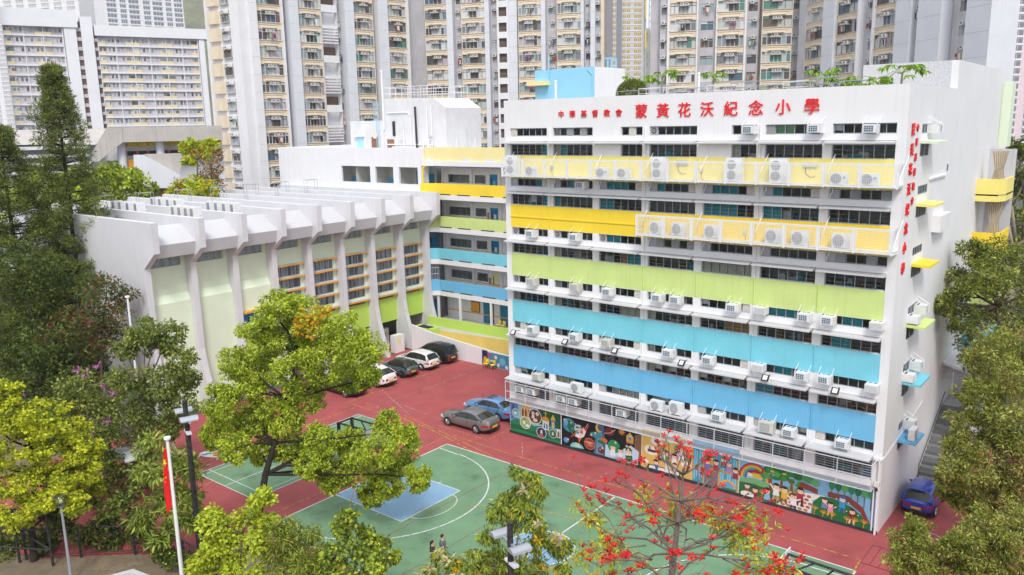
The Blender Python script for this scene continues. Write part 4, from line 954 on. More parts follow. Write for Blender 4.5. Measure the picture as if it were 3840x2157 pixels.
for i, z in enumerate((15.33, 11.95, 8.57, 5.19, 1.80)):
    if i < 4:
        ops = [(-23.3, -20.1, z+1.08, z+1.95), (-19.6, -18.1, z+1.08, z+1.95), (-17.6, -16.55, z, z+2.05), (-15.6, -13.2, z+1.08, z+1.95)]
    else:
        ops = [(-20.6, -19.3, z+1.0, z+2.2), (-18.9, -17.4, z, z+2.3), (-16.6, -15.4, z, z+2.3)]
    w = MB(); wall_open(w, -24.0, XE, z, z+2.9, ops, depth=.15, y=IY); w.build('classroom_wall', 'white', wing)
    MB().quad((-24.3, CY+.2, z+.004), (XE, CY+.2, z+.004), (XE, IY, z+.004), (-24.3, IY, z+.004)).build('corridor_floor', 'floor_tile', wing)
    MB().quad((-25.6, IY+1.4, z), (XE, IY+1.4, z), (XE, IY+1.4, z+2.9), (-25.6, IY+1.4, z+2.9)).build('inner_wall', 'room_wall', wing)
    e = MB(); e.quad((-24.9, CY-.6, z), (-24.9, IY+1.4, z), (-24.9, IY+1.4, z+2.9), (-24.9, CY-.6, z+2.9)); e.build('end_wall', 'panel_grey' if i else 'alu_light', wing)
    MB().box(-24.85, -24.75, 17.6, 18.5, z, z+2.0).build('door', 'door_blue', wing)
    if i < 4:
        for a, b, n in ((-23.3, -20.1, 4), (-19.6, -18.1, 2), (-15.6, -13.2, 3)):
            window_unit(wing, Matrix.Translation((0, IY, 0)), a, b, z+1.08, z+1.95, 'g'*n, 0, .03)
            MB().box(a-.08, b+.08, IY-.07, IY-.002, z+1.0, z+1.075).build('window_sill', 'white_trim', wing)
        d = MB(); d.box(-17.6, -16.55, IY+.05, IY+.1, z, z+2.05); dr_ = d.build('door', 'door_blue' if i != 3 else 'cream_yellow', wing)
        MB().box(-17.45, -17.35, IY+.03, IY+.048, z+.9, z+1.75).build('vision_panel', 'dark', dr_)
        MB().box(-17.15, -16.85, IY+.03, IY+.048, z+.95, z+1.4).build('notice', 'paper' if i != 0 else 'blue', dr_)
        MB().box(-17.55, -16.6, IY+.03, IY+.048, z+.05, z+.3).build('kick_plate', 'yellow', dr_)
        MB().box(-18.0, -17.7, IY-.03, IY-.002, z+.9, z+1.55).build('notice_board', ('paper', 'board')[i % 2], wing)
        bd = MB(); bd.box(-23.6, -13, IY-.02, IY-.002, z+.82, z+.90); bd.build('handrail', 'orange', wing)
        for x in (-24, -20, -16.2, -12): MB().box(x-.16, x+.16, IY-.16, IY-.003, z, z+2.9).build('column', 'white', wing)
        tr = MB()
        for y in (17.3, 17.7, 18.2, 18.6): tr.tube((-24, y, z+2.74), (XE, y, z+2.74), .04, 6)
        tr.build('ceiling_pipe', 'alu_light', wing)
    else:
        d = MB(); d.box(-18.9, -18.2, IY+.08, IY+.12, z, z+2.3); d.build('door', 'door_blue', wing)
        d = MB(); d.box(-16.6, -15.4, IY+.05, IY+.1, z, z+2.3); d.build('door', 'door_blue', wing)
        MB().box(-20.5, -19.4, IY-.05, IY-.002, z+1.1, z+2.1).build('notice_board', 'orange', wing)
        MB().box(-24, XE, IY-.03, IY-.002, z+.85, z+.95).build('handrail', 'orange', wing)
        for x in (-23.2, -20.1, -15.9, -12): MB().box(x-.1, x+.1, CY-.02, CY+.18, z, z+2.9).build('column', 'white', wing)
# painted panels on the end walls
q = Paint(Matrix.Translation((-24.89, 0, 0)) @ Matrix.Rotation(R(90), 4, 'Z'))
q.rect(16.2, 19.0, 15.4, 18.0, (190, 222, 226))
for a, b, c in ((16.5, 17.6, (210, 60, 60)), (16.9, 17.6, (230, 200, 80)), (17.3, 17.5, (70, 150, 90)), (16.5, 17.0, (60, 60, 70)), (16.9, 16.9, (80, 170, 110)), (17.3, 16.9, (220, 80, 80)), (16.6, 16.3, (230, 160, 80)), (17.1, 16.3, (70, 130, 190))): q.rect(a, a+.28, b, b+.18, c)
q.build('wall_painting', 'pale blue corridor end wall painted with small flags')
q = Paint(Matrix.Translation((-24.89, 0, 0)) @ Matrix.Rotation(R(90), 4, 'Z'))
q.rect(16.2, 19.0, 8.6, 11.3, (120, 150, 176)); q.ell(17.1, 10.4, .5, .5, (70, 30, 70)); q.ell(17.2, 9.9, .25, .5, (40, 90, 50)); q.ell(17.5, 9.6, .3, .2, (60, 120, 60)); q.ell(16.8, 9.6, .18, .3, (200, 150, 150))
q.build('wall_painting', 'painted dark flower on the corridor end wall above the cyan parapet')
q = Paint(Matrix.Translation((0, IY, 0)))
q.rect(-15.2, -13.0, 2.6, 4.3, (226, 236, 240)); q.poly([(-14.9, 3.0), (-14.4, 2.85), (-13.9, 3.0), (-14.2, 2.75), (-14.7, 2.72)], (40, 110, 180)); q.poly([(-14.6, 3.05), (-14.55, 3.7), (-14.2, 3.1)], (70, 150, 200)); q.line([(-14.9, 2.7), (-14.3, 2.66), (-13.4, 2.72)], .06, (60, 140, 200))
for i in range(5): q.rect(-14.3+i*.22, -14.15+i*.22, 3.72+.05*(i % 2), 3.95+.05*(i % 2), (30, 40, 80))
q.build('wall_painting', 'white board with a blue sailing boat beside the ground corridor doors')
# upper white block over the hall with three openings
ub = MB()
UO = [(-37.05, -32.2, 16.33, 18.08), (-31.4, -28.55, 16.33, 18.08), (-27.7, -24.85, 16.33, 18.08)]
wall_open(ub, -48.6, -24.36, 15.0, 20.08, UO, depth=.25, y=CY-.6)
ub.quad((-48.6, CY-.6, 20.08), (-24.36, CY-.6, 20.08), (-24.36, CY-.3, 20.08), (-48.6, CY-.3, 20.08))
ub.quad((-24.36, CY-.6, 15), (-24.36, CY+.5, 15), (-24.36, CY+.5, 20.08), (-24.36, CY-.6, 20.08)); ub.quad((-48.6, CY-.6, 15), (-48.6, 30, 15), (-48.6, 30, 20.08), (-48.6, CY-.6, 20.08))
ub.quad((-48.6, CY-.3, 18.9), (-24.36, CY-.3, 18.9), (-24.36, 30, 18.9), (-48.6, 30, 18.9)); ub.quad((-48.6, CY-.3, 18.9), (-24.36, CY-.3, 18.9), (-24.36, CY-.3, 20.08), (-48.6, CY-.3, 20.08))
ub.build('upper_block_wall', 'white', wing)
iw = MB(); iw.quad((-38, 18.4, 15.3), (-24.4, 18.4, 15.3), (-24.4, 18.4, 18.6), (-38, 18.4, 18.6)); iw.quad((-38, 16.3, 18.55), (-24.4, 16.3, 18.55), (-24.4, 18.4, 18.55), (-38, 18.4, 18.55))
for x in (-38, -34.9, -31.8, -28.1): iw.quad((x, 16.4, 15.3), (x, 18.4, 15.3), (x, 18.4, 18.6), (x, 16.4, 18.6))
iw.build('inner_wall', 'room_wall', wing)
MB().quad((-37.5, 16.35, 15.33), (-24.4, 16.35, 15.33), (-24.4, 18.4, 15.33), (-37.5, 18.4, 15.33)).build('corridor_floor', 'floor_tile', wing)
MB().box(-37.9, -28.2, 18.30, 18.398, 15.4, 16.75).build('dado', 'blue', wing)
MB().box(-27.3, -26.4, 18.3, 18.38, 15.35, 17.6).build('door', 'door_blue', wing)
MB().box(-26.1, -24.8, 18.3, 18.38, 16.3, 18.0).build('notice_board', 'paper', wing)
cu = bpy.data.curves.new('tmp', 'FONT'); cu.body = '世界'; cu.size = .5; cu.extrude = .005
o = bpy.data.objects.new('tmp', cu); COL.objects.link(o); bpy.context.view_layer.update()
me = bpy.data.meshes.new_from_object(o.evaluated_get(bpy.context.evaluated_depsgraph_get())); bpy.data.objects.remove(o)
me.materials.clear(); me.materials.append(MATS['red_letter']); me.transform(Matrix.Translation((-26.0, 18.28, 17.55)) @ ROT_F)
link('lettering', me, wing)
yp = MB(); yp.path([(-24.05, CY-.7, 15.4), (-24.05, CY-.7, 17.9), (-23.75, CY-.6, 18.3)], .09, 8); yp.build('downpipe', 'yellow', wing)
for z0, z1, mt in ((8.6, 11.4, 'cyan'), (5.3, 8.0, 'cyan')):
    g = MB(); g.tube((-24.1, CY-.72, z0), (-24.1, CY-.72, z1), .05, 8); g.build('downpipe', mt, wing)
gg = MB()
for i in range(9): gg.tube((-24.15+i*.14, CY-.70+i*.10, 6.35), (-24.15+i*.14, CY-.70+i*.10, 7.7), .015, 6)
for z in (6.4, 7.0, 7.65): gg.tube((-24.15, CY-.7, z), (-23.0, CY+.1, z), .015, 6)
gg.build('gate_bars', 'steel_white', wing)
for i, x in enumerate((-17.5, -16.9, -15.6, -14.6)):
    t = thing('stool', f'small yellow chair in the ground corridor, {NTH[i]} from the blue door', 'chair', (x+1.6, 17.9, 1.8), 0, 'yellow chairs in the ground corridor')
    s_ = MB(); s_.box(-.2, .2, -.2, .2, .42, .46); s_.box(-.2, .2, .17, .2, .55, .85); s_.build('seat', 'yellow', t, local=True)
    for a in (-1, 1):
        for b in (-1, 1): MB().tube((a*.18, b*.17, 0), (a*.18, b*.17, .45 if b < 0 else .8), .015, 6).build('leg', 'steel_grey', t, local=True)
# roof plant rooms
pr = thing('plant_room', 'white roof plant room with sloped corner, pipes and railing', 'plant room', (-35, 25, 18.9))
b = MB(); b.prism([(-38.3, 18.9), (-28.03, 18.9), (-28.03, 24.26), (-29.9, 25.4), (-38.3, 25.55)], 'y', 24, 30); b.build('wall', 'white_old', pr)
b = MB()
for pts in ([(-37.8, 20.2), (-30, 20.2)], [(-37.5, 23.9), (-34, 23.9), (-33.6, 23.5), (-33.6, 19.2)], [(-30.2, 19.0), (-30.2, 24.6)], [(-30.9, 19), (-30.9, 24.5)], [(-36.8, 19), (-36.8, 19.9), (-33, 19.9), (-32.6, 19)], [(-34.8, 19), (-34.8, 22)], [(-33, 19), (-33, 22.2)], [(-31.6, 19), (-31.6, 20.2)], [(-30.5, 19), (-30.5, 20.2)]):
    b.path([(x, 23.88, z) for x, z in pts], .07, 8)
b.tube((-38.05, 23.8, 22), (-38.05, 23.8, 28.6), .10, 10); b.ball((-38.05, 23.8, 28.7), .16, nu=10, nv=6)
b.build('pipe', 'white_trim', pr)
MB().tube((-32.6, 23.85, 18.9), (-32.75, 23.85, 24.5), .11, 10).build('soil_pipe', 'dark', pr)
MB().ball((-30.2, 23.6, 21.1), .22, nu=10, nv=6).build('valve', 'panel_grey', pr)
for x0, x1, mt in ((-37.7, -36.6, 'door_brown'), (-35.6, -34.6, 'door_grey')): MB().box(x0, x1, 23.9, 23.998, 18.9, 20.9-.1).build('door', mt, pr)
MB().box(-36.7, -36.3, 23.9, 23.998, 21.2, 22.9).build('slot_window', 'dark', pr)
rb = MB()
for x in np.linspace(-38.2, -29.9, 9):
    for y in (24.1, 29.9): rb.tube((x, y, 25.4), (x, y, 26.8), .03, 6)
for z in (26.1, 26.8):
    for y in (24.1, 29.9): rb.tube((-38.2, y, z), (-29.9, y, z), .03, 6)
    for x in (-38.2, -29.9): rb.tube((x, 24.1, z), (x, 29.9, z), .03, 6)
rb.build('railing', 'steel_white', pr)
pl = thing('plant_room', 'small low white plant room with a pale blue door on the roof', 'plant room', (-41, 25, 18.9))
MB().box(-44.4, -38.32, 24, 29, 18.9, 23.03).build('wall', 'white_old', pl)
for x0, mt in ((-43.2, 'door_pale'), (-40.5, 'door_brown')):
    MB().box(x0, x0+1.1, 23.9, 23.997, 18.9, 21.1).build('door', mt, pl)
MB().box(-43.5, -41.8, 23.6, 23.997, 21.15, 21.3).build('door_canopy', 'white_trim', pl)
ld = MB()
for x in (-39.4, -38.9): ld.tube((x, 23.8, 18.9), (x, 23.8, 25.3), .03, 6)
for i in range(18): ld.tube((-39.4, 23.8, 19.2+i*.33), (-38.9, 23.8, 19.2+i*.33), .02, 6)
for x in (-40.2, -38.4): ld.tube((x, 24.2, 23.0), (x, 24.2, 25.0), .025, 6)
ld.tube((-40.2, 24.2, 25.0), (-38.4, 24.2, 25), .025, 6)
ld.build('ladder', 'steel_blue', pl)
MB().tube((-39.7, 23.98, 22.3-1), (-39.7, 23.7, 22.3-1), .4, 14).build('fan_cowl', 'fan_cream', pl)
for i, x in enumerate((-26, -22, -19.5, -15.6)):
    tag(MB().tube((x+.8, 18.2, 18.7), (x+.8, 18.2, 21.0), .07, 8).build('vent_pipe', 'white_trim'), f'thin white roof pole behind the pale yellow parapet, {NTH[i]} from left', 'pipe', 'roof poles behind the yellow parapet')

# ------------------------------------------------------------------ ramp in the corner
rp = thing('access_ramp', 'curved access ramp with white, lime and yellow walls', 'ramp', (-16, 14, 0))
def ramp_wall(name, mt, y0, y1, pts): MB().prism(pts, 'y', y0, y1).build(name, mt, rp)
ramp_wall('outer_wall', 'white', 11.75, 11.95, [(-22.3, 0), (-9.5, 0), (-9.5, 1.35), (-15.0, 1.75), (-19.5, 2.15), (-22.0, 2.55), (-22.3, 2.6)])
ramp_wall('yellow_wall', 'ramp_yellow', 13.4, 13.55, [(-19.6, 0), (-9.5, 0), (-9.5, 2.35), (-14.0, 2.2), (-18.0, 2.05), (-20.2, 2.0)])
ramp_wall('lime_wall', 'lime_hall', 15.4, 15.6, [(-23.6, 0), (-9.5, 0), (-9.5, 2.95), (-14.0, 2.75), (-23.6, 2.6)])
MB().box(-22.6, -19.9, 12.2, 13.35, 0, 2.3).build('planter_block', 'lime_hall', rp)
MB().box(-22.0, -20.5, 12.35, 13.15, 2.305, 2.36).build('skylight', 'dark', rp)
MB().prism([(-22.3, 0), (-9.5, 0), (-9.5, .4), (-22.3, 1.6)], 'y', 11.96, 13.39).build('ramp_floor', 'concrete', rp)
MB().prism([(-23.6, 0), (-9.5, 0), (-9.5, 1.75), (-23.6, 1.7)], 'y', 13.56, 16.69).build('upper_floor', 'concrete', rp)
q = Paint(Matrix.Translation((0, 11.75, 0)))
q.rect(-12.9, -9.6, .02, 1.38, (70, 150, 190)); q.rect(-12.85, -12.2, .02, 1.5, (50, 40, 90)); q.poly([(-12.8, .05), (-12.65, .9), (-12.35, .9), (-12.2, .05)], (230, 180, 60)); q.star(-11.2, 1.0, .3, (200, 60, 60), 10); q.ell(-11.2, 1.0, .18, .18, (240, 240, 240)); q.ell(-10.4, .7, .38, .36, (120, 200, 220)); q.ell(-11.7, .4, .3, .3, (236, 236, 236)); q.ell(-10.9, .3, .2, .2, (240, 240, 240)); q.ell(-9.9, .25, .2, .2, (230, 240, 240)); q.ell(-12.0, 1.1, .22, .2, (190, 80, 140)); q.rect(-11.9, -11.4, .2, .5, (60, 130, 90))
q.build('wall_painting', 'small bright mural with cogs and bubbles on the white ramp wall')
for i, x in enumerate((-11.9, -11.1)):
    t = thing('yellow_chair', f'yellow chair in front of the small ramp mural, {("left", "right")[i]} one', 'chair', (x, 11.2, 0), .2-.4*i, 'yellow chairs at the ramp mural')
    s_ = MB(); s_.box(-.22, .22, -.22, .2, .43, .47); s_.build('seat', 'yellow', t, local=True)
    MB().box(-.22, .22, .18, .21, .55, .85).build('backrest', 'yellow', t, local=True)
    for a in (-1, 1):
        for b in (-1, 1): MB().tube((a*.22, b*.22, 0), (a*.19, b*.18, .45 if b < 0 else .82), .018, 6).build('leg', 'black_steel', t, local=True)

# ------------------------------------------------------------------ assembly hall with concrete fins
hall = thing('assembly_hall', 'white assembly hall with angled fins, pale green walls and orange window bars', 'hall', (-30, 1, 0))
FY = [-14.15+3.75*i for i in range(9)]; FT = .24
PROF = [(-21.8, 15.65), (-21.85, 13.35), (-23.55, 12.08), (-23.45, 5.0), (-23.2, 3.6), (-22.1, 0)]
for i, y in enumerate(FY):
    f = MB()
    if i == 0: f.prism(PROF + [(-48, 0), (-48, 15.65)], 'y', y-FT, y+FT)
    else: f.prism(PROF + [(-24.6, 0), (-24.6, 14.2), (-48, 14.2), (-48, 15.65)], 'y', y-FT, y+FT)
    f.build('fin', 'hall_white', hall)
MB().box(-48, -21.9, -14.395, -14.391, 7.6, 7.62).build('wall_joint', 'panel_grey', hall)
MB().quad((-48, FY[0]+FT, 14.75), (-24.3, FY[0]+FT, 14.75), (-24.3, FY[8]-FT, 14.75), (-48, FY[8]-FT, 14.75)).build('roof_deck', 'roof_white', hall)
hw = MB(M_HALL)
# local frame: u = world y, local -y = +x, x = -24.4 - y
for i in range(8):
    a, b = FY[i]+FT+.002, FY[i+1]-FT-.002
    MB().prism([(-24.35, 15.15), (-22.5, 13.86), (-22.75, 12.86), (-24.38, 12.62)], 'y', a, b).build('fascia', 'fascia_white', hall)
    wa, wb = a+.05, b-.35
    w = MB(M_HALL)
    strip = (wa, wb, 11.88, 12.56)
    if i < 3:
        ops = [strip] + ([(wa+.5, wb-.3, 4.7, 6.9)] if i == 2 else [])
        wall_open(w, a, b, 0, 12.62, [strip], depth=.18, y=.0)
        w.build('bay_wall', 'pale_green', hall)
        q = MB(M_HALL); q.prism([(-.36, 0), (-.36, 9.05), (-.002, 9.67), (-.002, 0)], 'x', a, b); q.build('lower_wall', 'pale_green', hall)
        if i == 2:
            MB(M_HALL).box(wa+.1, wb+.2, -.85, -.37, 7.0, 7.16).build('door_canopy', 'orange', hall)
            for u in (wa+.3, wa+1.25):
                d = MB(M_HALL).box(u, u+.9, -.40, -.365, 4.6, 6.95).build('door', 'door_blue', hall)
                MB(M_HALL).box(u+.38, u+.52, -.42, -.401, 5.5, 6.6).build('vision_panel', 'dark', d)
            MB(M_HALL).box(a, b, -.45, -.37, 3.0, 4.6).build('landing_panel', 'lime_hall', hall)
    else:
        rows = [(9.36, 10.30), (8.22, 9.16), (7.06, 8.02), (5.98, 6.86)]
        ops = [strip] + [(wa, wb, c, d) for c, d in rows] + [(wa, wb, 5.30, 5.62), (a, b, 0, 2.87)]
        wall_open(w, a, b, 0, 12.62, ops, lambda u, z: 1 if z < 5.5 else 0, depth=.18, zb=(5.5,))
        w.build('bay_wall', ['pale_green', 'lime_hall'], hall)
        for z in (10.41, 9.27, 8.13, 6.97, 5.69):
            MB(M_HALL).box(a+.02, b-.10, -.38, -.003, z-.09, z+.06).build('sun_shade', 'orange', hall)
            MB(M_HALL).box(a+.03, b-.11, -.37, -.004, z+.061, z+.075).build('shade_top', 'concrete', hall)
        for c, d in rows:
            wu = window_unit(hall, M_HALL, wa, wb, c, d, 'gggg', 0, .08)
            q = MB(M_HALL); k = 34
            for j in range(k):
                ua = wa+(wb-wa)*j/k; ub_ = wa+(wb-wa)*(j+1)/k; o1, o2 = .16+.05*(j % 2), .16+.05*((j+1) % 2)
                q.quad((ua, o1, c), (ub_, o2, c), (ub_, o2, d), (ua, o1, d), 1 if random.random() < .38 else 0)
            q.build('curtain', ['curtain_grey', 'curtain_dark'], wu)
        q = MB(M_HALL)
        for j in range(4): q.box(wa+(wb-wa)*j/4+.03, wa+(wb-wa)*(j+1)/4-.03, .06, .1, 5.32, 5.60)
        q.build('vent_panel', 'brown_fan', hall)
    wu = window_unit(hall, M_HALL, wa, wb, 11.88, 12.56, 'lggg' if i % 2 == 0 else 'gggg', 0, .08)
    q = MB(M_HALL); k = 26
    for j in range(k):
        ua = wa+(wb-wa)*j/k; ub_ = wa+(wb-wa)*(j+1)/k
        q.quad((ua, .24+.05*(j % 2), 11.88), (ub_, .24+.05*((j+1) % 2), 11.88), (ub_, .24+.05*((j+1) % 2), 12.56), (ua, .24+.05*(j % 2), 12.56))
    q.build('curtain', 'curtain_grey', wu)
# ground floor room behind the open bays
gr_ = MB(); y0, y1 = FY[3], FY[8]
gr_.quad((-33, y0, .01), (-24.4, y0, .01), (-24.4, y1, .01), (-33, y1, .01), 1); gr_.quad((-33, y0, 0), (-33, y1, 0), (-33, y1, 2.9), (-33, y0, 2.9)); gr_.quad((-33, y0, 2.9), (-33, y1, 2.9), (-24.4, y1, 2.9), (-24.4, y0, 2.9))
gr_.quad((-33, y0, 0), (-24.4, y0, 0), (-24.4, y0, 2.9), (-33, y0, 2.9)); gr_.quad((-33, y1, 0), (-24.4, y1, 0), (-24.4, y1, 2.9), (-33, y1, 2.9))
gr_.build('undercroft', ['room_wall', 'room_floor'], hall)
MB().box(-24.3, -24.1, 11.9, 12.1, 0, 4.2).build('drain_pipe', 'white_trim', hall)
t = thing('meter_cabinet', 'white meter cabinet with a yellow panel between the hall fins', 'cabinet', (-22.9, 10.2, 0))
MB().box(-23.3, -22.6, 9.75, 11.0, 0, 1.75).build('case', 'white_trim', t); MB().box(-22.598, -22.58, 10.0, 10.5, .9, 1.5).build('panel', 'cream_yellow', t)
bs = thing('book_shelf', 'tall white shelf full of books inside the open hall bay', 'shelf', (-25.6, 10.6, 0))
MB().box(-25.9, -25.4, 10.2, 11.5, 0, 1.9).build('case', 'ac_white', bs)
for j in range(4): MB().box(-25.398, -25.37, 10.3+.3*j, 10.52+.3*j, .5, 1.5).build('picture', ('teal_blind', 'paper', 'board', 'panel_grey')[j], bs)
for i, (dx, dy, c, nm) in enumerate(((0, 0, 'door_blue', 'blue'), (.7, .3, 'red_letter', 'red'), (.3, .9, 'paper', 'white'), (.9, 1.1, 'paper', 'plain white'), (1.1, .5, 'red_letter', 'bright red'), (.5, .45, 'blue', 'light blue'))):
    t = thing('small_chair', f'{nm} plastic child chair in the open hall bay', 'chair', (-24.9+dx, 9.6+dy, .01), 1.2*i, 'plastic child chairs in the hall')
    s_ = MB(); s_.box(-.2, .2, -.2, .2, .36, .40); s_.build('seat', c, t, local=True); MB().box(-.2, .2, .17, .21, .41, .78).build('backrest', c, t, local=True)
    for a in (-1, 1):
        for b in (-1, 1): MB().tube((a*.19, b*.19, 0), (a*.16, b*.16, .37), .025, 6).build('leg', c, t, local=True)
# condensers on the hall roof
def roof_cond_meshes():
    c = MB(); c.box(-.24, .24, -.4, .4, .08, 1.5); c.box(-.2, .2, -.36, -.28, 0, .08); c.box(-.2, .2, .28, .36, 0, .08)
    g_ = MB(); g_.box(-.20, .20, -.412, -.401, .18, 1.4, 0)
    for i in range(12): z = .22+i*1.14/11; g_.box(-.20, .20, -.42, -.413, z-.012, z+.012, 1)
    b_ = MB(); b_.tube((.241, .22, .8), (.25, .22, .8), .05, 10)
    return c.mesh('casing', 'ac_white'), g_.mesh('coil_grille', ['coil', 'panel_grey']), b_.mesh('badge', 'orange')
pm('coil', (.26, .24, .22), rough=.7)
RCM = roof_cond_meshes()
def roof_cond(x, y, label):
    t = thing('condenser_unit', label, 'outdoor unit', (x, y, 14.75), 0, 'outdoor units on the hall roof')
    for nm, me in zip(('casing', 'coil_grille', 'badge'), RCM): link(nm, me, t, True)
for g_, (xs, y, nm) in enumerate((((-36.2, -35.0, -33.6, -32.2), -9.4, 'rear group by the second fin'), ((-26.6, -25.6, -24.6, -23.7), -9.1, 'front group by the second fin'),
                                ((-36.6, -35.2, -33.8, -32.5), -5.6, 'rear group by the third fin'), ((-27.6, -26.4, -25.2, -24.0), -5.3, 'front group by the third fin'))):
    for i, x in enumerate(xs): roof_cond(x-1.0, y, f'roof outdoor unit, {NTH[i]} of the {nm}')
for i in range(1, 8):
    t = thing('roof_ladder', f'small steel hoop ladder over the {NTH[i]} hall fin from the left', 'ladder', (-37.5, FY[i], 14.75), 0, 'hoop ladders over the hall fins')
    q = MB()
    for x in (-.25, .25):
        q.path([(x, -.7, 0), (x, -.7, 2.0), (x, .7, 2.0), (x, .7, 0)], .022, 6)
    q.build('hoop', 'steel_grey', t, local=True)
    for s_ in (-1, 1):
        q = MB()
        for k in range(3): q.tube((-.25, s_*.7, .3+.3*k), (.25, s_*.7, .3+.3*k), .018, 6)
        q.build('rung', 'steel_grey', t, local=True)
MB().box(-37, -24.4, FY[8]+.3, FY[8]+.5, 15.0, 15.2).build('gutter', 'door_brown', hall)

# ------------------------------------------------------------------ housing towers behind
pm('beige', (.78, .67, .51), rough=.85, var=.08, scale=.5, streak=.10)
pm('recess_wall', (.52, .50, .52), rough=.9, var=.12, scale=.6, streak=.15)
pm('tower_white', (.78, .78, .80), rough=.85, var=.06, scale=.3, streak=.08)
pm('tower_frame', (.68, .69, .70), rough=.6)
pm('tower_frame_dark', (.16, .15, .14), rough=.6)
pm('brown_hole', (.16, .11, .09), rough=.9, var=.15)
pm('ledge_dirty', (.55, .50, .45), rough=.9, var=.25, scale=2)
for i, c in enumerate(((.55, .08, .08), (.10, .15, .35), (.75, .75, .75), (.06, .06, .07), (.15, .40, .35), (.60, .45, .20))): pm(f'laundry{i}', c, rough=.9)
CURT = [(.30, .36, .38), (.72, .73, .72), (.09, .09, .095), (.48, .55, .53), (.07, .075, .08), (.70, .70, .71), (.16, .13, .11), (.34, .44, .46), (.62, .64, .66), (.40, .44, .50), (.11, .10, .10), (.57, .58, .54), (.10, .26, .22), (.22, .24, .26), (.52, .46, .50), (.10, .16, .22)]
curtain_mat('curtains', CURT)
def tower_window(npan, frame, ac):
    """unit-wide window one storey high part, looking along -y; x 0..1, z 0..1"""
    w = MB(); pn = MB()
    for i in range(npan):
        a, b = i/npan, (i+1)/npan
        pn.quad((a+.01, .04, .02), (b-.01, .04, .02), (b-.01, .04, .72), (a+.01, .04, .72))
        pn.quad((a+.01, .045, .75), (b-.01, .045, .75), (b-.01, .045, .98), (a+.01, .045, .98))
    for i in range(npan+1): x = i/npan; w.box(x-.010, x+.010, -.02, .03, 0, 1)
    for z in (.0, .735, .985): w.box(0, 1, -.03, .028, z-.015, z+.015)
    return w.mesh('window', frame), pn.mesh('pane', 'curtains')
TW = [tower_window(6, 'tower_frame', 0), tower_window(5, 'tower_frame', 0), tower_window(6, 'tower_frame_dark', 0), tower_window(7, 'tower_frame', 0), tower_window(4, 'tower_frame_dark', 0)]
TWS = [tower_window(2, 'tower_frame', 0), tower_window(3, 'tower_frame', 0), tower_window(2, 'tower_frame_dark', 0)]
def ac_pair_mesh(n):
    q = MB(); q.box(-.85, .85, -.55, 0, -.28, -.18, 1); q.box(-.85, .85, -.55, -.50, -.18, -.02, 1)
    for x in ((-.42, .38) if n == 2 else (.1,)):
        q.box(x-.30, x+.30, -.42, 0, -.17, .24, 0); q.box(x-.22, x+.16, -.432, -.421, -.10, .18, 2)
    q.box(-1.3, 1.3, -.35, 0, .42, .50, 1)
    return q.mesh('air_conditioner', ['ac_white', 'ledge_dirty', 'ac_grille'])
AC2, AC1 = ac_pair_mesh(2), ac_pair_mesh(1)
def small_ac_mesh():
    q = MB(); q.box(-.3, .3, -.42, 0, -.2, .2, 0); q.box(-.22, .16, -.432, -.421, -.12, .14, 1); q.box(-.4, .4, -.5, 0, -.3, -.22, 2)
    return q.mesh('air_conditioner', ['ac_white', 'ac_grille', 'ledge_dirty'])
ACS = small_ac_mesh()
def laundry_mesh(seed):
    rg = random.Random(seed); q = MB(); x = -.5
    q.tube((-.6, -.5, .0), (.6, -.5, 0), .02, 5, 2)
    while x < .5:
        w = rg.uniform(.10, .22); h = rg.uniform(.4, .8); q.box(x, x+w, -.53, -.47, -h, 0, rg.randrange(6)); x += w+.03
    return q.mesh('laundry', [f'laundry{i}' for i in range(6)])
LAU = [laundry_mesh(i) for i in range(6)]
FH = 2.8
class Facade:
    """a straight stretch of tower front between two plan points"""
    def __init__(s, A, B):
        s.A = Vector((*A, 0)); s.B = Vector((*B, 0)); s.d = (s.B-s.A).normalized(); s.rz = math.atan2(s.d.y, s.d.x)
        s.n = Vector((s.d.y, -s.d.x, 0))           # outward
        s.M = Matrix.Translation(s.A) @ Matrix.Rotation(s.rz, 4, 'Z')
    def u(s, px, py=186):
        d = P(px, py, 1.0)-CAM_POS
        # plan intersection of the sight line with the front line
        det = d.x*(-s.d.y)-d.y*(-s.d.x)
        r = s.A-CAM_POS
        tt = (r.x*(-s.d.y)-r.y*(-s.d.x))/det
        q = CAM_POS+d*tt
        return (Vector((q.x, q.y, 0))-s.A).dot(s.d)
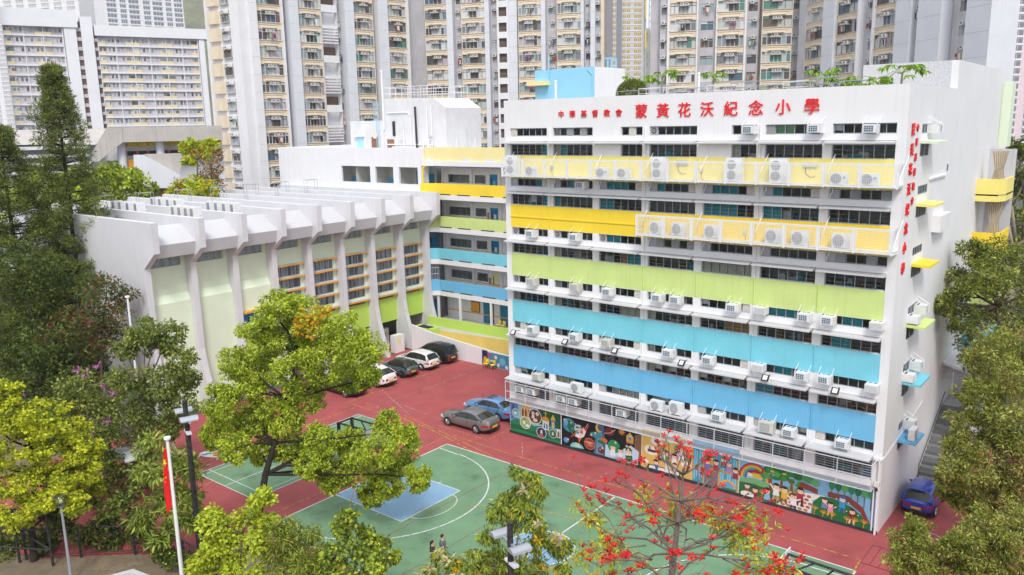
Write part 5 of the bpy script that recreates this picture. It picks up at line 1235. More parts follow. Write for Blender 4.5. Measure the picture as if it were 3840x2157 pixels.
def tower_column(root, F, kind, u0, u1, zs, off=0, wall='beige', seed=0):
    rg = random.Random(seed*77+int(u0*10))
    z0, z1 = zs[0]-1.0, zs[-1]+FH
    w = MB(F.M)
    back = 3.0
    if kind in ('bay', 'rec'):
        y = -off
        ww = (u1-u0)
        m_ = .10 if kind == 'bay' else .28*min(ww, 3)/2
        wl = 1.72 if kind == 'bay' else 1.45
        a, b = u0+m_, u1-m_
        if kind == 'rec' and ww > 3.2: a, b = u0+ww*.30, u1-ww*.30
        ops = [(a, b, z+.15, z+.15+wl) for z in zs]
        wall_open(w, u0, u1, z0, z1, ops, depth=.12, y=y)
        for sx in (u0, u1): w.quad((sx, y, z0), (sx, y+back, z0), (sx, y+back, z1), (sx, y, z1))
        wm = [wall, 'ledge_dirty']
        if kind == 'bay':
            for z in zs: w.box(u0+.25, u1-.6, y-.08, y-.002, z-.28, z-.22, 0); w.box(u0, u1, y-.12, y-.002, z+.02, z+.10, 1)
        w.build('wall_bay' if kind == 'bay' else 'wall_recess', wm, root)
        for z in zs:
            me, pe = rg.choice(TW if kind == 'bay' or ww > 3.2 else TWS)
            o = link('window', me, root); o.matrix_basis = F.M @ Matrix.Translation((a, y+.06, z+.15)) @ Matrix.Diagonal((b-a, 1, wl, 1))
            link('pane', pe, o, True)
            if kind == 'bay':
                q = link('air_conditioner', AC2 if rg.random() < .75 else AC1, o, True); q.matrix_basis = Matrix.Translation((.5+rg.uniform(-.05, .05), -.05, .82)) @ Matrix.Diagonal((1/(b-a), 1, 1/wl, 1))
            elif rg.random() < .8:
                q = link('air_conditioner', ACS, o, True); q.matrix_basis = Matrix.Translation((rg.uniform(.3, .7), -.05, 1.0)) @ Matrix.Diagonal((1/(b-a), 1, 1/wl, 1))
            if rg.random() < (.16 if kind == 'bay' else .30):
                q = link('laundry', rg.choice(LAU), o, True); q.matrix_basis = Matrix.Translation((rg.uniform(.35, .65), -.05, .55)) @ Matrix.Diagonal((1/(b-a), 1, 1/wl, 1))
    elif kind == 'pier':
        w.box(u0, u1, -off, back, z0, z1)
        for z in zs[::1]: w.box(u0-.01, u1+.01, -off-.012, -off-.001, z+.1, z+.14, 1)
        w.build('pier', [wall, 'recess_wall'], root)
    elif kind == 'stair':
        ops = [(u0+.35, u1-.35, z+.1, z+1.75) for z in zs]
        wall_open(w, u0, u1, z0, z1, ops, depth=.5, y=-off)
        for sx in (u0, u1): w.quad((sx, -off, z0), (sx, back, z0), (sx, back, z1), (sx, -off, z1))
        w.build('stair_wall', wall, root)
        for z in zs:
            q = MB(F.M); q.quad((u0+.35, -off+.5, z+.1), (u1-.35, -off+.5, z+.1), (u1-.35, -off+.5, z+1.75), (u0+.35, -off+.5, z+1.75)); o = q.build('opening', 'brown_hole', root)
            q = MB(F.M)
            for k in range(9): x = u0+.4+(u1-u0-.8)*k/8; q.box(x-.015, x+.015, -off+.3, -off+.33, z+.1, z+.75)
            q.box(u0+.35, u1-.35, -off+.29, -off+.335, z+.75, z+.79); q.build('rail', 'tower_frame_dark', o)
    elif kind == 'slats':
        w.quad((u0, 1.2, z0), (u1, 1.2, z0), (u1, 1.2, z1), (u0, 1.2, z1), 1)
        for sx in (u0, u1): w.quad((sx, -off, z0), (sx, back, z0), (sx, back, z1), (sx, -off, z1))
        w.build('balcony_wall', [wall, 'recess_wall'], root)
        for k, z in enumerate(zs):
            q = MB(F.M)
            if k % 3 == 1:
                for j in range(5): q.box(u0, u1, -off, -off+.12, z+.1+.5*j, z+.3+.5*j)
            elif k % 3 == 2: q.box(u0, u1, -off, -off+.14, z-.2, z+.25); q.box(u0, u1, 1.0, 1.19, z+.3, z+2.5)
            else: q.box(u0, u1, -off, -off+.14, z-.3, z+.9)
            q.build('balcony_slat', wall, root)
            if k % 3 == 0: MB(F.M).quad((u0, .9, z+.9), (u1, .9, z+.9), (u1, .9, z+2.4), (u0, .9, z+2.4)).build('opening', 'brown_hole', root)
def slab_behind(root, F, u0, u1, z0, z1, y0, y1, mt='recess_wall', name='core_wall'):
    MB(F.M).box(u0, u1, y0, y1, z0, z1).build(name, mt, root)
TZ = 62.0
def floors(zref, lo, hi): 
    k0 = math.ceil((lo-zref)/FH); return [zref+FH*k for k in range(k0, int((hi-zref)/FH)+1)]
# --- tower with two angled wings
T1 = thing('housing_tower', 'beige and grey angled housing tower behind the assembly hall', 'tower', (-78, 60, 0))
FA = Facade((-83.6, 28.0), (-76.7, 75.0)); FB = Facade((-76.9, 74.2), (-51.0, 86.3))
zsA = floors(29.22-1.1, 6, 56)
s2 = .4658; Z = lambda v: 750+v*s2; Y = lambda v: 1850+v*.38835; W4 = lambda v: 2840+v*.38835
for kind, a, b, off, wall in (('rec', 345, 408, -1.4, 'recess_wall'), ('pier', 408, 470, .5, 'tower_white'), ('bay', 470, 668, 0, 'beige'), ('pier', 668, 684, .25, 'tower_white'), ('rec', 684, 722, -1.8, 'recess_wall'), ('pier', 722, 798, .6, 'concrete_pale'),
        ('bay', 798, 984, 0, 'beige'), ('slats', 986, 1112, .3, 'tower_white'), ('rec', 1112, 1166, -1.2, 'recess_wall'), ('pier', 1166, 1240, .6, 'concrete_pale'), ('bay', 1240, 1406, 0, 'beige'), ('rec', 1406, 1432, -1.8, 'recess_wall'),
        ('pier', 1432, 1510, .6, 'concrete_pale'), ('bay', 1510, 1668, 0, 'beige'), ('pier', 1668, 1684, .3, 'tower_white')):
    tower_column(T1, FA, kind, FA.u(Z(a)), FA.u(Z(b)), zsA, off, wall, 1)
slab_behind(T1, FA, FA.u(Z(345))+.3, 47, 0, 60, 2.2, 9.5)
for kind, a, b, off, wall in (('pier', 1690, 1755, -1.5, 'concrete'), ('rec', 1755, 1818, -1.0, 'recess_wall'), ('bay', 1818, 1998, 0, 'beige'), ('pier', 1998, 2046, .5, 'concrete_pale'), ('rec', 2046, 2104, -1.4, 'recess_wall'), ('bay', 2108, 2300, 0, 'beige'), ('pier', 2300, 2336, .4, 'concrete_pale'),
        ('rec', 2336, 2398, -1.2, 'recess_wall'), ('stair', 2398, 2490, .4, 'tower_white'), ('pier', 2490, 2556, .2, 'concrete_pale')):
    tower_column(T1, FB, kind, FB.u(Z(a)), FB.u(Z(b)), zsA, off, wall, 2)
for kind, a, b, off, wall in (('rec', 202, 240, -1.0, 'recess_wall'), ('bay', 243, 466, 0, 'beige'), ('pier', 466, 508, .4, 'concrete_pale'), ('rec', 508, 612, -1.5, 'recess_wall'), ('bay', 614, 848, 0, 'beige'), ('pier', 848, 876, .3, 'concrete_pale'), ('rec', 876, 940, -1.2, 'recess_wall'), ('pier', 940, 985, .4, 'concrete_pale'), ('rec', 985, 1036, -.4, 'recess_wall'), ('pier', 1036, 1066, -.2, 'beige')):
    tower_column(T1, FB, kind, FB.u(Y(a)), FB.u(Y(b)), zsA, off, wall, 3)
slab_behind(T1, FB, .5, FB.u(Y(1066)), 0, 60, 2.3, 14)
# end wall of the tower with beige boxes
uE = FA.u(Z(345)); cE = FA.A+FA.d*uE
FE = Facade((cE.x-12.5, cE.y+.3), (cE.x, cE.y))
we = MB(FE.M); LE = 12.5
ue = lambda px: FE.u(px)
we.box(ue(778), LE, 0, 1.5, 0, 60); we.build('end_wall', 'tower_white', T1)
bx0, bx1, wx0, wx1 = ue(799), ue(834), ue(842), ue(874)
MB(FE.M).box(ue(878), LE, -.35, 0, 0, 60).build('pier', 'tower_white', T1)
for z in floors(29.22-.7, 6, 56):
    MB(FE.M).prism([(bx0, 0), (bx1, 0), (bx1-.1, -.7), (bx0+.1, -.7)], 'z', z-.3, z+1.75).build('box_bay', 'beige', T1)
    q = MB(FE.M); q.box(wx0, wx1, -.35, -.002, z-.35, z-.22); q.box(wx0, wx1, -.35, -.002, z+1.0, z+1.1); q.box(wx0, wx0+.1, -.3, -.002, z-.3, z+1.6); q.box(wx1-.1, wx1, -.3, -.002, z-.3, z+1.6); q.build('window_surround', 'ledge_dirty', T1)
    me, pe = random.choice(TWS); o = link('window', me, T1); o.matrix_basis = FE.M @ Matrix.Translation((wx0+.1, -.12, z-.2)) @ Matrix.Diagonal((wx1-wx0-.2, 1, 1.2, 1)); link('pane', pe, o, True)
    q = link('air_conditioner', ACS, o, True); q.matrix_basis = Matrix.Translation((.5, -.05, 1.32)) @ Matrix.Diagonal((1/(wx1-wx0-.2), 1, 1/1.2, 1))
# --- right tower
T2 = thing('housing_tower', 'beige and grey housing tower above the roof garden on the right', 'tower', (-5, 90, 0))
FC = Facade((-34.5, 83.6), (-14.5, 92.9)); FD = Facade((-13.9, 92.6), (16.5, 65.0))
zsC = floors(35.34-1.1, 14, 60)
for kind, a, b, off, wall in (('rec', 1605, 1676, -.6, 'recess_wall'), ('pier', 1676, 1697, .3, 'tower_white'), ('bay', 1697, 1957, 0, 'beige'), ('pier', 1957, 1972, .3, 'tower_white'), ('rec', 1972, 2142, -.8, 'recess_wall'), ('pier', 2142, 2152, .3, 'tower_white'), ('bay', 2152, 2418, 0, 'beige'), ('pier', 2418, 2436, .3, 'tower_white'), ('rec', 2436, 2560, -1.6, 'recess_wall')):
    tower_column(T2, FC, kind, FC.u(Y(a)), FC.u(Y(b)), zsC, off, wall, 4)
for kind, a, b, off, wall in (('bay', 36, 328, 0, 'beige'), ('rec', 330, 402, -1.4, 'recess_wall')):
    tower_column(T2, FC, kind, FC.u(W4(a)), FC.u(W4(b)), zsC, off, wall, 5)
slab_behind(T2, FC, -1.2, 21.5, 0, 64, 2.3, 14)
for kind, a, b, off, wall in (('pier', 402, 462, .2, 'concrete'), ('bay', 462, 645, 0, 'beige'), ('pier', 645, 755, .5, 'concrete_pale'), ('bay', 757, 962, 0, 'beige'), ('pier', 962, 974, .3, 'tower_white'), ('rec', 974, 1106, -.8, 'recess_wall'), ('pier', 1106, 1120, .3, 'tower_white'), ('bay', 1120, 1344, 0, 'beige'),
        ('pier', 1344, 1490, .5, 'concrete_pale'), ('rec', 1490, 1556, -.5, 'recess_wall'), ('pier', 1556, 1782, .5, 'concrete_pale'), ('rec', 1790, 2014, -1.0, 'recess_wall'), ('pier', 2022, 2262, .5, 'concrete_pale')):
    tower_column(T2, FD, kind, FD.u(W4(a)), FD.u(W4(b)), zsC, off, wall, 6)
slab_behind(T2, FD, 0.3, FD.u(W4(2262))-.3, 0, 64, 2.3, 3.2)
for px in (1958, 2566, 3002): pass

# --- long slab block far left
pm('slab_grey', (.58, .55, .58), rough=.9, var=.08, scale=.2)
pm('slab_white', (.78, .78, .82), rough=.9, var=.05, scale=.2, streak=.05)
pm('slab_beige', (.76, .64, .42), rough=.9, var=.08, scale=.2)
def slab(root, F, u0, u1, nmod, ztop, nfl, fh):
    MB(F.M).quad((u0, 0, 0), (u1, 0, 0), (u1, 0, ztop), (u0, 0, ztop)).build('wall', 'slab_grey', root)
    w = (u1-u0)/nmod
    for k in range(nfl):
        z = ztop-fh*(k+1)
        MB(F.M).box(u0, u1, -.5, -.01, z-.35, z+.05).build('floor_band', 'slab_white', root)
        for i in range(nmod):
            a = u0+i*w
            flip = (i % 2 == 0)
            c = a if flip else a+w*.55
            MB(F.M).box(c+.2, c+w*.42, -.35, -.01, z+.05, z+1.0).build('spandrel', 'slab_beige', root)
            me, pe = random.choice(TW); o = link('window', me, root); o.matrix_basis = F.M @ Matrix.Translation((c+.2, -.3, z+1.0)) @ Matrix.Diagonal((w*.42-.2, 1, fh-1.7, 1)); link('pane', pe, o, True)
            e = a+w*(.60 if flip else .12)
            for q in (0, .22):
                me, pe = random.choice(TWS); o = link('window', me, root); o.matrix_basis = F.M @ Matrix.Translation((e+w*q, -.08, z+1.0)) @ Matrix.Diagonal((w*.11, 1, 1.2, 1)); link('pane', pe, o, True)
    for i in range(nmod+1): MB(F.M).box(u0+i*w-.12, u0+i*w+.12, -.45, -.012, 8, ztop).build('mullion_fin', 'slab_white', root)
FS = Facade((-252, 52), (-220, 136))
# roof line positions (photo columns) -> along the slab
sL = thing('slab_block', 'left end of the pale slab block with grid of small flats', 'apartment block', (-245, 70, 0))
sR = thing('slab_block', 'wide pale slab block with a regular grid of flats, left of the tower', 'apartment block', (-230, 100, 0))
us = lambda px, py: FS.u(px, py)
zt = P(100, 90, 262).z
slab(sL, FS, us(35, 300), us(255, 300), 3, zt-1.5, 12, 3.02)
MB(FS.M).box(us(20, 200), us(290, 100), -1.6, 6, zt-2, zt+3.2).build('roof_beam', 'slab_white', sL)
MB(FS.M).box(us(255, 250), us(300, 250), -1.2, 6, 0, zt+1).build('shaft', 'slab_white', sL)
slab(sR, FS, us(383, 300), us(752, 300), 6, zt-4.2, 11, 2.85)
MB(FS.M).box(us(362, 200), us(790, 100), -1.4, 6, zt-4.2, zt-.9).build('roof_beam', 'slab_white', sR)
MB(FS.M).box(us(752, 250), us(772, 250), -1.0, 6, 0, zt-4.2).build('shaft', 'slab_white', sR)
MB(FS.M).box(us(318, 250), us(362, 250), -1.4, 6, 0, zt+1.5).build('shaft', 'slab_white', sR)
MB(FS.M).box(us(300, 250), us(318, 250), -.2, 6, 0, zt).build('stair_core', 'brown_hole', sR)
for k in range(14):
    MB(FS.M).box(us(300, 250), us(318, 250), -.6, -.21, zt-3-k*2.95, zt-1.9-k*2.95).build('stair_band', 'slab_grey', sR)
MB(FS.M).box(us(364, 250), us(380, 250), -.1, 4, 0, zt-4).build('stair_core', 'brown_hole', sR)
for k in range(13):
    MB(FS.M).box(us(364, 250), us(380, 250), -.5, -.11, zt-6-k*2.9, zt-5-k*2.9).build('stair_band', 'slab_grey', sR)
# stepped white block at the far left edge
tw = thing('white_block', 'white residential block with stacked balconies at the left edge', 'apartment block', (-235, 45, 0))
Fw = Facade((-246, 36), (-240, 53))
MB(Fw.M).box(0, 18, 0, 10, 0, 75).build('wall', 'slab_white', tw)
for k in range(20):
    z = 5+k*3.3
    MB(Fw.M).box(2, 17.6, -1.2, -.01, z, z+.9).build('balcony', 'tower_white', tw)
    for c in (2.5, 8, 13): 
        me, pe = random.choice(TW); o = link('window', me, tw); o.matrix_basis = Fw.M @ Matrix.Translation((c, -.1, z+1.0)) @ Matrix.Diagonal((4, 1, 1.7, 1)); link('pane', pe, o, True)

# --- far towers (too far to pick single windows apart)
def far_tower(name, label, F, L, z1, fh, cols, wallm, winm, bandm=None, groupw=.6, z0=0):
    t = thing(name, label, 'tower', tuple(F.A))
    MB(F.M).box(0, L, 0, 18, 0, z1).build('wall', wallm, t)
    w = MB(F.M); b = MB(F.M); n = int((z1-z0)/fh)
    for k in range(n):
        z = z0+k*fh
        for (a, c) in cols:
            w.box(a*L, c*L, -.12, -.01, z+.9, z+fh*.88, 0)
            if bandm: b.box(a*L-.2, c*L+.2, -.35, -.01, z+.15, z+.85, 0)
            for q in (.33, .66): w.box((a+(c-a)*q)*L-.09, (a+(c-a)*q)*L+.09, -.16, -.121, z+.9, z+fh*.88, 1)
    stuff(w.build('window_rows', [winm, wallm], t))
    if bandm: stuff(b.build('spandrel_rows', bandm, t))
    return t
pm('far_white', (.80, .80, .82), var=.05); pm('far_glass', (.20, .22, .26), rough=.3); pm('far_yellow', (.80, .58, .14)); pm('far_pink', (.76, .62, .66)); pm('far_grey', (.56, .55, .56))
pf = Facade(tuple(P(395, 60, 470).xy), tuple(P(690, 60, 500).xy)); LL = (pf.B-pf.A).length
far_tower('far_tower', 'distant white tower above the slab block roof', pf, LL, 135, 2.9, [(.03, .14), (.19, .26), (.30, .42), (.48, .56), (.60, .72), (.77, .84), (.88, .98)], 'far_white', 'far_glass', 'far_white')
pf = Facade(tuple(P(-90, 60, 520).xy), tuple(P(300, 60, 500).xy)); LL = (pf.B-pf.A).length
far_tower('far_tower', 'distant pale tower at the upper left corner', pf, LL, 130, 2.9, [(.05+.12*i, .12+.12*i) for i in range(8)], 'far_white', 'far_grey', 'far_white')
pf = Facade((-195.0, 308.0), (-157.5, 343.0)); LL = (pf.B-pf.A).length
yt = thing('yellow_tower', 'distant grey tower under works with yellow window frames', 'tower', tuple(pf.A))
YU = lambda v: pf.u(Y(v), 100)
pm('core_dark', (.24, .25, .29)); pm('yellow_side', (.74, .56, .26))
MB(pf.M).box(YU(1060), YU(1470), 0, 14, 0, 130).build('wall', 'far_grey', yt)
MB(pf.M).box(YU(1190), YU(1238), -1.0, -.01, 0, 130).build('core', 'core_dark', yt)
yw = MB(pf.M); yg = MB(pf.M)
for k in range(46):
    z = k*2.78
    for v in (1085, 1125, 1165, 1262, 1305, 1375, 1412):
        c = YU(v); w_ = (YU(v+14)-c)
        yg.box(c-w_*.8, c+w_*.9, -.1, -.01, z+.9, z+2.2); yw.box(c-w_*.35, c+w_*.35, -.25, -.101, z+.9, z+2.3); yw.box(c-w_*.9, c+w_*.9, -.25, -.101, z+2.0, z+2.2)
        yw.box(c-w_, c-w_*.85, -.25, -.1, z+.9, z+2.2); yw.box(c+w_*.85, c+w_, -.25, -.1, z+.9, z+2.2)
stuff(yw.build('window_frames', 'far_yellow', yt)); stuff(yg.build('window_rows', 'far_glass', yt))
lb_ = MB(pf.M)
for k in range(46): lb_.box(YU(1060), YU(1188), -.2, -.01, k*2.78, k*2.78+.3); lb_.box(YU(1240), YU(1440), -.2, -.01, k*2.78, k*2.78+.3)
stuff(lb_.build('floor_bands', 'far_white', yt))
MB(pf.M).box(YU(1458), YU(1470), -1.5, -.01, 20, 130).build('hoist_mast', 'steel_grey', yt)
for z in (58, 72, 88): MB(pf.M).box(YU(1455), YU(1466), -2.5, -1.51, z, z+9).build('hoist_panel', 'far_yellow', yt)
pf = Facade(tuple(P(3690, 100, 150).xy), tuple(P(3880, 100, 170).xy)); 
pf = Facade((-28.0, 322.0), (6.0, 345.0)); LL = 60
far_tower('far_tower', 'distant pink and cream tower at the right edge', pf, 52, 110, 2.85, [(.04, .1), (.14, .2), (.24, .34), (.40, .46), (.50, .60), (.66, .72), (.76, .86), (.9, .97)], 'far_pink', 'far_glass', 'far_white')
# lattice crane mast between the towers
cm = thing('crane_mast', 'thin grey lattice mast between the two housing towers', 'crane', tuple(P(2442, 300, 300).xy)+(0,))
q = MB(); c0 = P(2442, 300, 300)
for dx, dy in ((-.8, -.8), (.8, -.8), (.8, .8), (-.8, .8)): q.tube((c0.x+dx, c0.y+dy, 0), (c0.x+dx, c0.y+dy, 130), .16, 4)
q.build('chord', 'steel_grey', cm); q = MB()
for k in range(52):
    z = k*2.5; q.tube((c0.x-.8, c0.y-.8, z), (c0.x+.8, c0.y-.8, z+2.5), .1, 4); q.tube((c0.x+.8, c0.y-.8, z), (c0.x+.8, c0.y+.8, z+2.5), .1, 4)
q.build('bracing', 'steel_grey', cm)

# --- hills
pm('hill_green', (.19, .20, .13), rough=1, var=.5, scale=.05, spots=.45)
def hill(cx, cy, rx, ry, hh, seed):
    n = 40; vs = []; fs = []; rg = random.Random(seed); ph = [rg.uniform(0, 6) for _ in range(6)]
    for j in range(n+1):
        for i in range(n+1):
            u, v = i/n*2-1, j/n*2-1; r = math.hypot(u, v)
            z = hh*max(0, math.cos(min(r, 1)*math.pi/2))**1.3*(1+.12*math.sin(9*u+ph[0])+.1*math.sin(13*v+ph[1])+.06*math.sin(23*u+17*v+ph[2]))-2
            vs.append((cx+rx*u, cy+ry*v, z))
    for j in range(n):
        for i in range(n): a = j*(n+1)+i; fs.append((a, a+1, a+n+2, a+n+1))
    q = MB(); q.add(vs, fs); struct(q.build('hill', 'hill_green', smooth=True))
hc = P(700, 545, 950); hill(hc.x-50, hc.y+40, 390, 390, 255, 3)
hc = P(2480, 545, 900); hill(hc.x, hc.y, 290, 290, 122, 5)

# --- low concrete community building behind the trees, left
cb = thing('community_building', 'weathered concrete building with sloped roof and yellow and orange panels', 'building', (-75, 12, 0))
Fk = Facade((-92, -14), (-62, 38))
uk = lambda px, py=500: Fk.u(px, py)
def zk(px, py):
    u = Fk.u(px, py); q = Fk.A+Fk.d*u; d = P(px, py, 1.0)-CAM_POS
    return CAM_POS.z + d.z*((Vector((q.x, q.y, 0))-Vector((CAM_POS.x, CAM_POS.y, 0))).length/math.hypot(d.x, d.y))
z1, z2, z3, z4, z5 = zk(600, 475), zk(600, 530), zk(600, 548), zk(600, 565), zk(600, 590)
MB(Fk.M).box(uk(440, 500), uk(830, 480), -2.2, 8, z2, z1).build('roof_beam', 'concrete_old', cb)
pz = zk(350, 605)
MB(Fk.M).prism([(uk(405, 475), z1), (uk(462, 480), z1), (uk(465, 530), z2), (uk(375, 600), pz), (uk(350, 600), pz), (uk(352, 570), zk(352, 570))], 'y', -2.3, -1.5).build('sloped_beam', 'concrete_old', cb)
q = MB(Fk.M); q.quad((uk(-60, 540), -2.0, zk(60, 540)), (uk(365, 545), -2.0, zk(365, 542)), (uk(405, 478), 6, z1-.1), (uk(-60, 480), 6, z1-.1)); q.build('sloped_roof', 'concrete_old', cb)
MB(Fk.M).box(uk(-60), uk(830), 1.2, 8, 0, z2-.01).build('back_wall', 'concrete_pale', cb)
for i, px in enumerate(range(430, 800, 40)):
    MB(Fk.M).box(uk(px), uk(px+37), .9, 1.19, z3, z2-.02).build('yellow_panel', 'yellow' if i else 'orange', cb)
    MB(Fk.M).box(uk(px), uk(px+30), .9, 1.19, zk(600, 581), z4).build('window', 'dark', cb)
    MB(Fk.M).box(uk(px+31), uk(px+36), .85, 1.195, zk(600, 581), z4).build('red_panel', 'red_letter', cb)
for px in (445, 590): MB(Fk.M).tube((uk(px+5), -.6, 0), (uk(px+5), -.6, z2), .55, 14).build('column', 'concrete_pale', cb)
MB(Fk.M).box(uk(466), uk(505), -.2, .5, zk(500, 690), zk(480, 598)).build('orange_panel', 'orange', cb)
MB(Fk.M).box(uk(385), uk(445), .8, 1.19, zk(420, 626), zk(420, 604)).build('window', 'far_glass', cb)
MB(Fk.M).prism([(uk(508, 580), zk(508, 578)), (uk(545, 580), zk(545, 578)), (uk(680, 660), zk(680, 652)), (uk(645, 700), zk(645, 700)), (uk(515, 690), zk(515, 690))], 'y', -4.5, -3.8).build('sloped_wall', 'concrete_pale', cb)
MB(Fk.M).prism([(uk(545, 580), zk(545, 576)), (uk(690, 575), zk(690, 572)), (uk(675, 655), zk(675, 655))], 'y', -3.7, -3.0).build('stair_wall', 'concrete_old', cb)
MB(Fk.M).box(uk(555), uk(640), -3.4, -2.9, zk(600, 730), zk(600, 702)).build('timber_panel', 'wood', cb)
for k in range(4):
    MB(Fk.M).box(uk(-60), uk(330), -1.9+.5*k, 1.1, zk(200, 560+30*k), zk(200, 548+30*k)).build('terrace_band', 'concrete_pale', cb)

# ------------------------------------------------------------------ trees and plants
pm('bark', (.12, .085, .06), rough=.95, var=.35, scale=3, bump=.6, bscale=20)
pm('bark_dark', (.035, .028, .022), rough=.95, var=.35, scale=3)
pm('bark_pale', (.30, .25, .20), rough=.95, var=.25, scale=3)
for nm, c in dict(camphor_lt=(.54, .63, .06), camphor_md=(.37, .46, .04), camphor_dk=(.15, .21, .028), orange_leaf=(.62, .30, .02),
                  pine_lt=(.25, .30, .05), pine_md=(.14, .18, .03), pine_dk=(.06, .085, .02),
                  lemon_lt=(.60, .62, .035), lemon_md=(.44, .50, .03), lemon_dk=(.14, .20, .02),
                  bau_md=(.21, .265, .05), bau_dk=(.095, .13, .026), bau_lt=(.36, .40, .09), pink=(.55, .16, .48),
                  mango_md=(.25, .33, .05), mango_dk=(.11, .16, .03), mango_lt=(.40, .47, .09), yellow_leaf=(.70, .45, .02),
                  pale_leaf=(.55, .52, .26), red_flower=(.58, .018, .018), coral_flower=(.70, .055, .04), red_leaf=(.22, .07, .05),
                  brush_md=(.27, .31, .045), brush_dk=(.12, .15, .028), brush_lt=(.48, .50, .13), brush_rs=(.28, .17, .05),
                  papaya=(.16, .32, .04), papaya_lt=(.32, .46, .05), bush=(.16, .19, .03), bush_lt=(.26, .28, .05),
                  hedge_md=(.10, .15, .025), hedge_dk=(.04, .065, .015)).items(): leaf_mat(nm, c)
def unit(v): return v/np.maximum(np.linalg.norm(v, axis=1, keepdims=True), 1e-9)
def expand(cl, k, ratio, seed, spread=.8, flat=.9):
    """split every clump into k smaller clumps set around it"""
    rg = np.random.default_rng(seed); out = []
    for c in cl:
        d = unit(rg.normal(size=(k, 3))); d[:, 2] *= flat
        rr = c[3]*spread*np.sqrt(rg.uniform(.25, 1, size=(k, 1)))
        out.append(np.hstack([np.array(c[:3])+d*rr, np.full((k, 1), c[3]*ratio)*rg.uniform(.7, 1.3, size=(k, 1))]))
    return np.vstack(out)
def leaf_mesh(name, cl, per, L, Wd, mats, wts, seed, droop=.2, flat=.85, shell=.35, up=.25, tint=.8, lj=.35):
    rg = np.random.default_rng(seed); cl = np.asarray(cl, float); nC = len(cl); K = per
    c = np.repeat(cl, K, axis=0); n = len(c)
    d = unit(rg.normal(size=(n, 3)))
    r = c[:, 3:4]*(shell+(1-shell)*np.sqrt(rg.uniform(size=(n, 1))))
    pos = c[:, :3]+d*r*np.array([1, 1, flat])
    ax = unit(d*.7+rg.normal(size=(n, 3))*.6+np.array([0, 0, -droop])); nr = unit(d*.5+rg.normal(size=(n, 3))*.7+np.array([0, 0, up*2]))
    b = unit(np.cross(ax, nr)); ln = L*(1+lj*rg.uniform(-1, 1, size=(n, 1))); wd = Wd*(1+lj*rg.uniform(-1, 1, size=(n, 1)))
    nn = np.cross(b, ax)
    v = np.stack([pos, pos+ax*ln*.45+b*wd*.5+nn*ln*.06, pos+ax*ln, pos+ax*ln*.45-b*wd*.5+nn*ln*.06], 1).reshape(-1, 3)
    me = bpy.data.meshes.new(name)
    me.vertices.add(n*4); me.vertices.foreach_set('co', v.ravel())
    me.loops.add(n*4); me.loops.foreach_set('vertex_index', np.arange(n*4, dtype=np.int32))
    me.polygons.add(n); me.polygons.foreach_set('loop_start', np.arange(0, n*4, 4, dtype=np.int32)); me.polygons.foreach_set('loop_total', np.full(n, 4, dtype=np.int32))
    w = np.array(wts, float); w /= w.sum()
    # every clump leans towards one leaf colour
    cw = np.repeat(rg.dirichlet(w*3+.05, size=nC)*tint+w*(1-tint), K, axis=0)
    idx = (rg.uniform(size=(n, 1)) > np.cumsum(cw, axis=1)).sum(1).clip(0, len(mats)-1)
    for mt in mats: me.materials.append(MATS[mt])
    me.polygons.foreach_set('material_index', idx.astype(np.int32))
    me.update(); me.validate()
    return me
def branch_mesh(name, base, trunk, cl, r0, mat, seed, nbr=30, rb=.05, wig=.25):
    rg = random.Random(seed); q = MB(); pts = [Vector(base)]+[Vector(t) for t in trunk]; n = len(pts)-1
    for i in range(n):
        a, b = pts[i], pts[i+1]
        q.tube(a, b, r0*(1-.75*i/n), 9, 0, r0*(1-.75*(i+1)/n), caps=False)
    sel = list(range(len(cl)))
    rg.shuffle(sel)
    for k in sel[:nbr]:
        c = Vector(cl[k][:3]); 
        j = min(range(1, len(pts)), key=lambda i: (pts[i]-c).length + max(0, pts[i].z-c.z)*2)
        s = pts[j]; m1 = s.lerp(c, .4)+Vector((rg.uniform(-wig, wig), rg.uniform(-wig, wig), rg.uniform(0, wig))); m2 = s.lerp(c, .75)+Vector((rg.uniform(-wig, wig), rg.uniform(-wig, wig), rg.uniform(0, wig)))
        rr = max(rb*.9, min(r0*.35, rb*1.6)); q.path([s, m1, m2, c], rr, 6, 0, rb*.35)
    return q.mesh(name, mat, smooth=True)
def px_clumps(lst, D, dz=1.0, seed=0):
    rg = random.Random(seed); out = []
    for e in lst:
        px, py, r = e[:3]; dd = e[3] if len(e) > 3 else rg.uniform(-1, 1)*dz
        p_ = P(px, py, D+dd); out.append((p_.x, p_.y, p_.z, r*D/FPX))
    return out
def tree(name, label, base, trunk, clumps, r0, bark, leafs, wts, L, Wd, per, seed, k=7, ratio=.42, droop=.2, nbr=30, rb=.05, group=None, shell=.35, extra=(), flat=.85, spread=.8, cat='tree'):
    t = thing(name, label, cat, tuple(base), 0, group)
    link('trunk', branch_mesh('trunk', base, trunk, clumps, r0, bark, seed, nbr, rb), t)
    sub = expand(clumps, k, ratio, seed, spread) if k > 1 else np.array(clumps)
    link('crown', leaf_mesh('crown', sub, per, L, Wd, leafs, wts, seed+1, droop, shell=shell, flat=flat), t)
    for (nm, me) in extra: link(nm, me, t)
    return t, sub
def G(px, py, D): q = P(px, py, D); return (q.x, q.y, 0)

